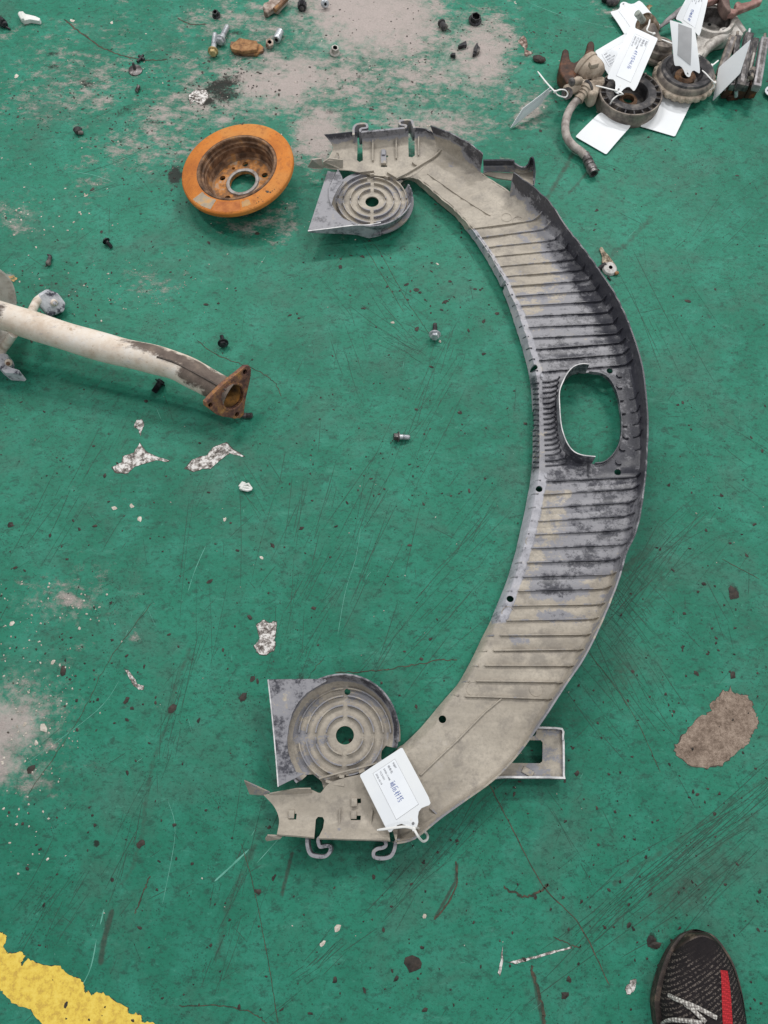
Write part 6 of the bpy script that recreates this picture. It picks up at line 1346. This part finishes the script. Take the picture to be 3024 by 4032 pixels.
a, b = zt(1405, 622, 0.010), zt(1478, 618, 0.010); slab([a, b, b + Vector((0, 0.016, 0)), a + Vector((0, 0.016, 0))], 0.0, 0.014, 'foot', M_dkrust, ST, 0.002)
mb = MB(); mb.rod(zt(1455, 615, 0.014), zt(1456, 575, 0.03), 0.0045, None, 10); mb.obj('pin', M_zinc, ST)
mb = MB(); mb.lathe([(0.004, -0.003), (0.004, 0.003), (0.008, 0.003), (0.008, -0.003)], zt(1552, 470, 0.058), (0.4, -0.5, 0.7), 18, True); mb.obj('link', M_oil, ST)
mb = MB(); mb.rod(zt(1545, 500, 0.052), zt(1565, 435, 0.056), 0.007, 0.006, 14, True, 0.2); mb.obj('link', M_rubtan, ST)

# ---- the other tags
def zq(*a): return [zt(x, y, z) for x, y, z in a]
LN2 = [(s, u, v, h) for s, u, v, h in LN]
tag('white printed hang tag with blue handwriting over the front black ring', zq((782, 166, 0.092), (957, 246, 0.092), (808, 590, 0.056), (626, 505, 0.056)), 0.002, LN2, hand(0.36, 0.46, 0.085, 0.12, 2))
tag('white hang tag lying flat at the top beside the bolt stub', zq((985, 180, 0.006), (742, 218, 0.006), (648, 76, 0.010), (840, 0, 0.010)), 0.002, None, None, True)
tag('white printed hang tag half hidden between caliper and larger tag', zq((642, 480, 0.030), (554, 328, 0.034), (790, 192, 0.03), (880, 340, 0.024)), 0.001, LN2, hand(0.5, 0.5, 0.08, 0.12, 1))
tag('white hang tag seen from behind with a grey panel', zq((1030, 130, 0.120), (1192, 172, 0.115), (1226, 478, 0.066), (1062, 420, 0.070)), 0.002, None, None, False, [(0.03, 0.34), (0.05, 0.87), (0.88, 0.64), (0.74, 0.16)], twist=0.002)
tag('white printed hang tag standing behind the grey panel tag', zq((1165, -60, 0.085), (1282, -30, 0.085), (1222, 238, 0.050), (1066, 122, 0.050)), 0.002, LN2, hand(0.5, 0.4, 0.08, 0.12, 3))
_to = TAG_OUT; TAG_OUT = [(0.0, 0.03), (0.02, 0.0), (0.5, 0.0), (0.98, 0.0), (1.0, 0.03), (1.0, 0.5), (1.0, 0.97), (0.98, 1.0), (0.5, 1.0), (0.02, 1.0), (0.0, 0.97)]
tag('blank white hang tag leaning steeply against the steel bars', zq((1346, 430, 0.045), (1550, 250, 0.115), (1480, 470, 0.075), (1306, 646, 0.004)), 0.0, None, None, False)
TAG_OUT = _to
tag('white hang tag standing on edge left of the caliper', zq((14, 818, 0.003), (95, 690, 0.036), (282, 545, 0.050), (222, 655, 0.018)), 0.001, None, None, True)
tag('blank white hang tag flat on the floor right of the grey hose', zq((627, 986, 0.003), (430, 872, 0.004), (592, 714, 0.012), (790, 800, 0.008)), 0.002, None, None, False)
tag('blank white hang tag flat below the toothed strut mount', zq((1065, 872, 0.003), (843, 806, 0.004), (965, 600, 0.014), (1195, 606, 0.012)), 0.002, None, None, False)
tag('white hang tag cut off by the right edge of the picture', zq((1900, 440, 0.004), (1900, 720, 0.004), (1672, 690, 0.008), (1672, 470, 0.008)), 0.001, None, None, False)
h1 = zt(300, 585, 0.058)
tie('white cable tie looped through the caliper pin eye', [h1, zt(330, 572, 0.062), zt(365, 575, 0.058), zt(381, 598, 0.05), zt(365, 620, 0.046), zt(320, 608, 0.05), h1], [h1, zt(262, 545, 0.056), zt(228, 505, 0.048), zt(190, 455, 0.036)], h1)
h1 = zt(690, 578, 0.066)
tie('white cable tie hanging over the front black ring', [h1, zt(735, 600, 0.064), zt(700, 610, 0.05), zt(665, 640, 0.044), zt(645, 690, 0.025), zt(660, 716, 0.012), zt(685, 722, 0.010)], [h1, zt(640, 565, 0.064), zt(600, 555, 0.062), zt(560, 546, 0.06)], h1)
h1 = zt(930, 216, 0.075)
tie('white cable tie standing against the brown rubber bush', [h1, zt(905, 205, 0.06), zt(915, 225, 0.05), h1], [h1, zt(888, 195, 0.085), zt(898, 160, 0.088), zt(906, 124, 0.088)], h1)
h1 = zt(1215, 350, 0.06)
tie('white cable tie beside the grey panel tag', [h1, zt(1225, 370, 0.05), zt(1210, 380, 0.045), h1], [zt(1060, 282, 0.06), zt(1030, 270, 0.06), zt(1005, 260, 0.058), zt(978, 250, 0.055)], h1)
h1 = zt(1318, 528, 0.05)
tie('white cable tie sloping from the toothed mount to the steep tag', [h1, zt(1310, 560, 0.04), zt(1260, 582, 0.03), zt(1214, 580, 0.02)], [h1, zt(1290, 500, 0.056), zt(1265, 472, 0.06), zt(1238, 448, 0.063)], h1)
h1 = zt(1300, 418, 0.05)
tie('short white cable tie end behind the toothed mount', [h1, zt(1296, 425, 0.046), zt(1290, 422, 0.04)], [h1, zt(1315, 408, 0.052), zt(1330, 396, 0.053), zt(1344, 384, 0.054)], h1)

# ================================================================== SMALL HARDWARE ON THE FLOOR
def px3(q, z): return P(q[0], q[1], z)
def bolt(name, label, head, tip, rs, rh, m, mh=None, hl=0.007, cat='bolt', washer=True, threads=True):
    a, b = px3(head, rh * 0.9), px3(tip, rs); d = (b - a).normalized()
    base = (a + b) / 2; base.z = 0
    T = thing(name, label, cat, base)
    L = (b - a).length
    prof = [(0, 0), (rs, 0)]
    if threads:
        z = L * 0.35
        while z < L - 0.002: prof += [(rs, z), (rs * 0.84, z + 0.0008)]; z += 0.0016
    prof += [(rs, L - 0.0015), (rs * 0.7, L), (0, L)]
    mb = MB(); mb.lathe(prof, a, d, 14); mb.obj('shank', m, T, smooth=25)
    mb = MB(); mb.lathe([(0, -hl), (rh * 0.62, -hl), (rh * 0.72, -hl * 0.85), (rh * 0.72, 0), (0, 0)], a, d, 6); mb.obj('head', mh or m, T, smooth=10)
    if washer: mb = MB(); mb.lathe([(0, -0.0012), (rh * 0.9, -0.0012), (rh, -0.0002), (rh, 0.001), (0, 0.001)], a, d, 20); mb.obj('flange', mh or m, T)
    return T
def nut(name, label, c, r, h, m, cat='nut', tilt=(0, 0, 1), flange=True, bore=0.5):
    p = P(*c, 0.0); T = thing(name, label, cat, p); t = Vector(tilt).normalized(); o = p + Vector((0, 0, r * math.sqrt(max(0, 1 - t.z ** 2))))
    if flange: mb = MB(); mb.lathe([(r * bore, 0), (r, 0), (r, h * 0.12), (r * 0.8, h * 0.3), (r * bore, h * 0.3)], o, t, 24, True); mb.obj('flange', m, T)
    k = 0.78 if flange else 1.0
    mb = MB(); mb.lathe([(r * k, h * 0.25 if flange else 0), (r * k, h * 0.92), (r * k * 0.88, h), (r * bore, h)], o, t, 6); mb.obj('body', m, T, smooth=10)
    mb = MB(); mb.lathe([(r * bore, h), (r * bore, h * 0.15), (0, h * 0.15)], o, t, 18); mb.obj('bore', M_blk, T)
    return T
zb_ = lambda x, y: ZB((x, y))[0]; zn = lambda x, y: ZN((x, y))[0]; za = lambda x, y: ZA((x, y))[0]
bolt('flange_bolt', 'silver bolt with a dull gold hexagonal head near the brake pad', zb_(246, 560), zb_(268, 372), 0.0065, 0.0125, M_zinc, M_goldz, 0.010)
bolt('flange_bolt', 'bright silver stepped bolt leaning beside the gold headed bolt', zb_(328, 438), zb_(402, 290), 0.0068, 0.0135, M_zinc, M_zinc, 0.008)
# brake pad
pb_ = P(*zb_(590, 520), 0); PD = thing('brake_pad', 'small rusty brown brake pad lying face up', 'brake pad', pb_)
slab([P(*zb_(*q), 0.016) for q in ((432, 500), (530, 412), (640, 432), (722, 445), (735, 480), (725, 540), (560, 560), (445, 530))], 0.0075, 0.0165, 'friction_lining', mottled('rusty_lining', [(0, (0.13, 0.07, 0.04)), (0.5, (0.30, 0.155, 0.07)), (1, (0.42, 0.24, 0.12))], 60, 8, 0.9, 0, 0.6), PD, 0.0018)
slab([P(*zb_(*q), 0.007) for q in ((428, 495), (440, 450), (485, 452), (560, 440), (720, 470), (760, 478), (798, 512), (792, 552), (745, 565), (725, 592), (560, 590), (470, 570), (445, 540))], 0.001, 0.0070, 'backing_plate', M_brrust, PD, 0.001)
nut('rusty_nut', 'rusty hexagonal nut right of the brake pad', zb_(862, 510), 0.0105, 0.013, mottled('rust_spotted_nut', [(0, (0.16, 0.09, 0.06)), (0.5, (0.42, 0.33, 0.27)), (1, (0.58, 0.54, 0.50))], 80, 7, 0.6, 0.2, 0.4), tilt=(0.2, -0.35, 0.9), flange=False)
a, b = P(*zb_(935, 435), 0.009), P(*zb_(978, 345), 0.009)
SL = thing('steel_sleeve', 'short shiny steel sleeve standing out on an oil stain', 'sleeve', Vector(((a.x + b.x) / 2, (a.y + b.y) / 2, 0)))
mb = MB(); d = b - a; L = d.length; mb.lathe([(0.0045, 0), (0.0088, 0), (0.0095, 0.0012), (0.0095, L * 0.4), (0.0088, L * 0.42), (0.0092, L), (0.0045, L)], a, d, 22); mb.obj('tube', M_zinc, SL); mb = MB(); mb.lathe([(0.0046, -0.0002), (0.0046, 0.01), (0, 0.01)], a, d, 16); mb.obj('bore', M_blk, SL)
nut('flange_nut', 'pale flange nut standing alone right of the oil stain', zb_(1570, 585), 0.0125, 0.016, M_alu, tilt=(0.15, -0.2, 1))
nut('flange_nut', 'white zinc nut lying on its side near the top edge', zb_(1466, 80), 0.0105, 0.010, M_zinc, tilt=(0.2, -0.9, 0.45), bore=0.35)
nut('black_nut', 'small black nut above the two silver bolts', zb_(285, 180), 0.0105, 0.012, M_blk, tilt=(-0.1, -0.3, 1))
nut('plastic_cap', 'round black plastic cap lying right of the worn concrete', zn(468, 240), 0.0165, 0.014, M_blk, 'grommet', (0.1, -0.25, 1), True, 0.62)  # a round black plastic cap, built as a flanged ring
# black toothed nut at the top
p = P(*zb_(1215, 60), 0.010); T = thing('toothed_bush', 'black toothed plastic bush near the top edge', 'bush', Vector((p.x, p.y, 0)))
mb = MB(); n = 24; vs = []
for k in range(n):
    a = 2 * math.pi * k / n; r = 0.0115 if k % 2 else 0.0085
    for zz in (-0.009, 0.009): vs.append(p + Vector((r * math.cos(a), zz, r * math.sin(a))))
mb.add(vs, [(2 * k, 2 * k + 1, (2 * k + 3) % (2 * n), (2 * k + 2) % (2 * n)) for k in range(n)] + [tuple(range(0, 2 * n, 2)), tuple(range(2 * n - 1, 0, -2))]); put(fix_normals(mb.mesh()), 'toothed_body', M_blk, T, smooth=0)
mb = MB(); mb.rod(p + Vector((0, -0.009, 0)), p + Vector((0, -0.012, 0)), 0.006, 0.005, 14, True, 0.2); mb.obj('boss', M_rub, T)
# rusty splintered scrap at the top edge
p = P(*zb_(900, 70), 0); T = thing('rusty_scrap', 'jagged rusty steel scrap cut off by the top edge', 'scrap metal', p)
slab([P(*zb_(*q), 0.014) for q in ((785, 75), (800, 40), (850, 20), (860, -30), (1060, -40), (1045, 5), (990, 60), (945, 115), (905, 95), (870, 118), (835, 145), (792, 128), (815, 105))], 0.002, 0.016, 'plate', mottled('pale_scrap', [(0, (0.14, 0.09, 0.07)), (0.5, (0.33, 0.26, 0.22)), (1, (0.52, 0.45, 0.40))], 50, 8, 0.8, 0, 0.6), T, 0.002)
mb = MB(); mb.tube([P(*zb_(915, 110), 0.016), P(*zb_(970, 60), 0.018), P(*zb_(1050, -20), 0.018)], 0.006, 8); mb.obj('rolled_edge', M_brrust, T)
def blackclip(label, c, parts, name='plastic_clip', m=None, cat='plastic clip'):
    """black plastic fastener made of a few bars (pixel offsets, heights)"""
    p = P(*c, 0); T = thing(name, label, cat, p)
    for nm, (x0, y0, z0), (x1, y1, z1), r0, r1 in parts:
        mb = MB(); mb.rod(P(c[0] + x0, c[1] + y0, z0), P(c[0] + x1, c[1] + y1, z1), r0, r1, 12, True, 0.2); mb.obj(nm, m or M_blk, T)
    return T
blackclip('black expanding clip with a thin stalk on the worn concrete', zn(130, 275), [('body', (-9, -8, 0.007), (5, 10, 0.009), 0.007, 0.0085), ('collar', (-10, -11, 0.008), (-7, -7, 0.009), 0.010, 0.010), ('collar', (2, 8, 0.009), (5, 12, 0.0095), 0.0085, 0.0065), ('stalk', (8, 10, 0.006), (30, 24, 0.002), 0.0018, 0.0010)], m=M_rub)
p = P(*zn(335, 485), 0); T = thing('plastic_shard', 'black wedge shaped plastic shard', 'plastic shard', p)
slab([P(*zn(*q), 0.008) for q in ((285, 498), (330, 470), (375, 448), (382, 492), (350, 497), (300, 514))], 0.001, 0.010, 'wedge', M_blk, T, 0.001)
p = P(*zn(485, 545), 0); T = thing('rubber_scrap', 'torn dark rubber scrap on gritty bare concrete', 'rubber scrap', p)
slab([P(*zn(*q), 0.008) for q in ((445, 600), (455, 530), (485, 475), (500, 470), (505, 500), (525, 520), (520, 560), (490, 580))], 0.001, 0.010, 'flap', M_rub, T, 0.002)
mb = MB(); mb.rod(P(*zn(470, 570), 0.01), P(*zn(495, 490), 0.013), 0.004, 0.003, 10, True, 0.2); mb.obj('ridge', M_rub, T)
p = P(*zn(232, 600), 0); T = thing('plastic_shard', 'tiny folded black shard below the wedge shaped one', 'plastic shard', p)
slab([P(*zn(*q), 0.006) for q in ((200, 600), (220, 580), (258, 580), (260, 620), (240, 612))], 0.001, 0.008, 'chip', M_blk, T, 0.001)
mb = MB(); mb.box(P(*zn(235, 600), 0.009), (0.010, 0.004, 0.004)); mb.obj('fold', M_blk, T)
p = P(*zn(1168, 642), 0.004); T = thing('tar_lump', 'dark flattened tar lump left of the caliper fork', 'tar lump', Vector((p.x, p.y, 0)))
mb = MB(); mb.sphere(p, (0.0165, 0.011, 0.006), Matrix.Rotation(-0.3, 3, 'Z'), 18, 8, jit=0.12); mb.obj('lump', mottled('tarry', [(0, (0.015, 0.013, 0.012)), (1, (0.07, 0.05, 0.042))], 90, bump=0.8), T)
# left side
p = P(*za(190, 110), 0); T = thing('plastic_fragment', 'broken white plastic clip at the upper left', 'plastic clip', p)
slab([P(*za(*q), 0.010) for q in ((118, 95), (125, 78), (150, 76), (165, 92), (200, 100), (232, 108), (262, 122), (258, 138), (230, 134), (195, 128), (150, 138), (130, 120))], 0.001, 0.011, 'plate', M_white, T, 0.0015)
mb = MB(); mb.rod(P(*za(128, 92), 0.011), P(*za(150, 130), 0.013), 0.0045, 0.004, 10, True, 0.2); mb.obj('rib', M_white, T)
blackclip('black clip with a pale cap cut off by the left edge', za(18, 148), [('body', (-12, -8, 0.01), (2, 2, 0.012), 0.011, 0.010), ('cap', (2, 0, 0.008), (10, 10, 0.008), 0.0085, 0.0075), ('stalk', (8, 14, 0.004), (30, 26, 0.003), 0.0028, 0.002)])
blackclip('small black cross shaped clip at the end of the crack', za(920, 382), [('bar', (-14, 14, 0.004), (10, -14, 0.006), 0.0035, 0.003), ('bar', (-8, -10, 0.005), (14, 4, 0.005), 0.0035, 0.003)])
p = P(*za(886, 465), 0); T = thing('washer_screw', 'grey screw with a wide washer standing on its head', 'screw', p)
mb = MB(); mb.lathe([(0, 0), (0.0125, 0), (0.0165, 0.002), (0.0160, 0.004), (0.010, 0.0065), (0, 0.007)], p, (0.05, -0.1, 1), 24); mb.obj('washer', M_oil, T); mb = MB(); mb.rod(p + Vector((0, 0, 0.006)), p + Vector((-0.001, 0.003, 0.020)), 0.0042, 0.003, 12, True, 0.2); mb.obj('shank', M_rub, T)
bolt('small_screw', 'small grey headless screw below the washer screw', za(905, 568), za(890, 600), 0.0042, 0.006, M_oil, None, 0.003, 'screw', False)
ZL = Zm(0, 400, 700); zl_ = lambda x, y: ZL((x, y))[0]
blackclip('dark curled plastic clip on green paint at the left', zl_(740, 268), [('body', (-10, -6, 0.008), (-4, 8, 0.006), 0.0095, 0.008), ('arm', (-4, 8, 0.006), (16, 10, 0.004), 0.005, 0.004), ('arm', (-6, -10, 0.009), (10, -4, 0.006), 0.004, 0.003)], m=M_rub)
bolt('small_screw', 'black screw with a round head left of the crescent scroll', zl_(990, 1300), zl_(1040, 1360), 0.0042, 0.0085, M_blk, None, 0.004, 'screw', True)
blackclip('dark forked clip above the pipe bracket', zl_(462, 1475), [('stem', (-6, 14, 0.005), (4, -14, 0.006), 0.004, 0.004), ('prong', (4, -14, 0.006), (-8, -20, 0.004), 0.003, 0.002), ('foot', (-10, 12, 0.006), (2, 16, 0.006), 0.006, 0.005)], m=M_rub)
bolt('small_screw', 'black flanged screw above the exhaust pipe bend', ZE((1325, 455))[0], ZE((1316, 410))[0], 0.0038, 0.011, M_blk, None, 0.006, 'screw', True)
bolt('small_screw', 'black screw lying in the shadow below the exhaust pipe', ZE((952, 688))[0], ZE((912, 745))[0], 0.0062, 0.0115, M_blk, None, 0.005, 'screw', True)
bolt('threaded_stud', 'grey threaded stud lying beside the rusty flange', ZE((1442, 884))[0], ZE((1500, 883))[0], 0.0056, 0.006, M_oil, None, 0.003, 'stud', False)
bolt('hex_screw', 'silver headed screw standing on its head in the middle of the floor', Z1((932, 1458))[0], Z1((934, 1385))[0], 0.0045, 0.0125, M_rub, M_zinc, 0.008, 'screw', True)
bolt('hex_screw', 'shiny screw with a brown head lying in the middle of the floor', (1568, 1720), (1614, 1722), 0.0052, 0.0105, M_zinc, M_oil, 0.009, 'screw', True)
# white push clip
c = ZF((1108, 608))[0]; p = P(*c, 0); T = thing('push_clip', 'white arrow shaped push clip lying on green paint', 'plastic clip', p)
def zf(x, y, z=0.005): return P(*ZF((x, y))[0], z)
for q in (((1070, 612), (1092, 578)), ((1076, 628), (1100, 580))): mb = MB(); mb.rod(zf(*q[0]), zf(*q[1]), 0.0042, 0.0032, 12, True, 0.2); mb.obj('disc', M_white, T)
for q in (((1092, 600), (1125, 590), (1150, 622)), ((1088, 625), (1120, 632), (1148, 626)), ((1090, 612), (1120, 612), (1146, 624))): mb = MB(); mb.tube([zf(*a) for a in q], [0.0026, 0.0028, 0.0016], 10); mb.obj('prong', M_white, T)
# ball joint cap in dried mud, right of the shroud
ZJ = Zm(2300, 900, 250); zj = lambda x, y, z=0: P(*ZJ((x, y))[0], z)
p = zj(650, 1080); T = thing('muddy_cap', 'whitish round cap with a hole and a trail of dried mud', 'plastic cap', p)
mb = MB(); mb.lathe([(0, 0), (0.0155, 0), (0.0160, 0.004), (0.0135, 0.0085), (0.0075, 0.0105), (0.0042, 0.0105), (0.0040, 0.003), (0, 0.003)], p, (0.05, -0.15, 1), 28); mb.obj('cap', mottled('muddy_white', [(0, (0.22, 0.20, 0.18)), (0.4, (0.52, 0.50, 0.48)), (1, (0.66, 0.65, 0.63))], 90, 7, 0.7, 0, 0.4), T)
mb = MB(); mb.lathe([(0.0041, 0.0108), (0.0040, 0.003), (0, 0.003)], p, (0.05, -0.15, 1), 14); mb.obj('hole', M_blk, T)
mb = MB(); mb.rod(zj(620, 1260, 0.002), zj(690, 1345, 0.002), 0.0022, 0.002, 8); mb.obj('leg', M_blk, T)
mb = MB(); mb.rod(zj(800, 1180, 0.004), zj(890, 1150, 0.004), 0.004, 0.0036, 10, True, 0.2); mb.obj('leg', M_brrust, T)
mb = MB(); mb.tube([zj(560, 950, 0.006), zj(450, 1000, 0.005), zj(370, 1040, 0.003)], [0.006, 0.005, 0.003], 10); mb.obj('leg', M_rub, T)
slab([zj(*q, 0.003) for q in ((395, 530), (440, 475), (485, 500), (540, 600), (620, 680), (720, 810), (830, 960), (780, 960), (640, 910), (460, 905), (470, 720), (440, 650))], 0.0006, 0.004, 'mud_trail', mottled('mud_crumbs', [(0, (0.06, 0.05, 0.042)), (0.5, (0.30, 0.24, 0.17)), (1, (0.52, 0.44, 0.34))], 130, 8, 0.95, 0, 0.9, bd=0.003), T, 0.0015)
# bits at the top right
p = zt(670, 8, 0.008); T = thing('rubber_plug', 'black rubber plug at the top edge beside a flat tag', 'rubber plug', Vector((p.x, p.y, 0)))
mb = MB(); mb.sphere(p, (0.018, 0.013, 0.010), Matrix.Rotation(0.3, 3, 'Z'), 18, 10, jit=0.04); mb.obj('plug', M_rub, T); mb = MB(); mb.rod(p + Vector((-0.012, 0.006, 0)), p + Vector((-0.026, 0.012, 0)), 0.008, 0.007, 14, True, 0.2); mb.obj('neck', M_blk, T)
p = zt(900, 45, 0); T = thing('dead_leaf', 'curled brown dead leaf above the rubber bush', 'leaf', p)
mb = MB(); mb.add([zt(*q, z) for q, z in (((880, 70), 0.002), ((884, 35), 0.010), ((905, 28), 0.004), ((925, 38), 0.009), ((908, 48), 0.003), ((902, 70), 0.006))], [(0, 1, 2, 4), (2, 3, 4), (0, 4, 5)]); mb.obj('blade', mottled('leaf_brown', [(0, (0.14, 0.07, 0.03)), (1, (0.45, 0.36, 0.22))], 90, bump=0.2), T, smooth=0)

GROUPS = {'hang_tag': 'white hang tags tied to the parts', 'cable_tie': 'white cable ties', 'small_screw': 'small screws scattered on the floor', 'flange_bolt': 'loose bolts near the brake pad', 'flange_nut': 'loose flange nuts', 'strut_mount': 'round strut mounts', 'plastic_clip': 'dark plastic clips on the floor', 'plastic_shard': 'black plastic shards', 'hex_screw': 'hexagonal screws in the middle of the floor'}
for o in SC.objects:
    k = o.name.split('.')[0]
    if o.parent is None and k in GROUPS: o['group'] = GROUPS[k]
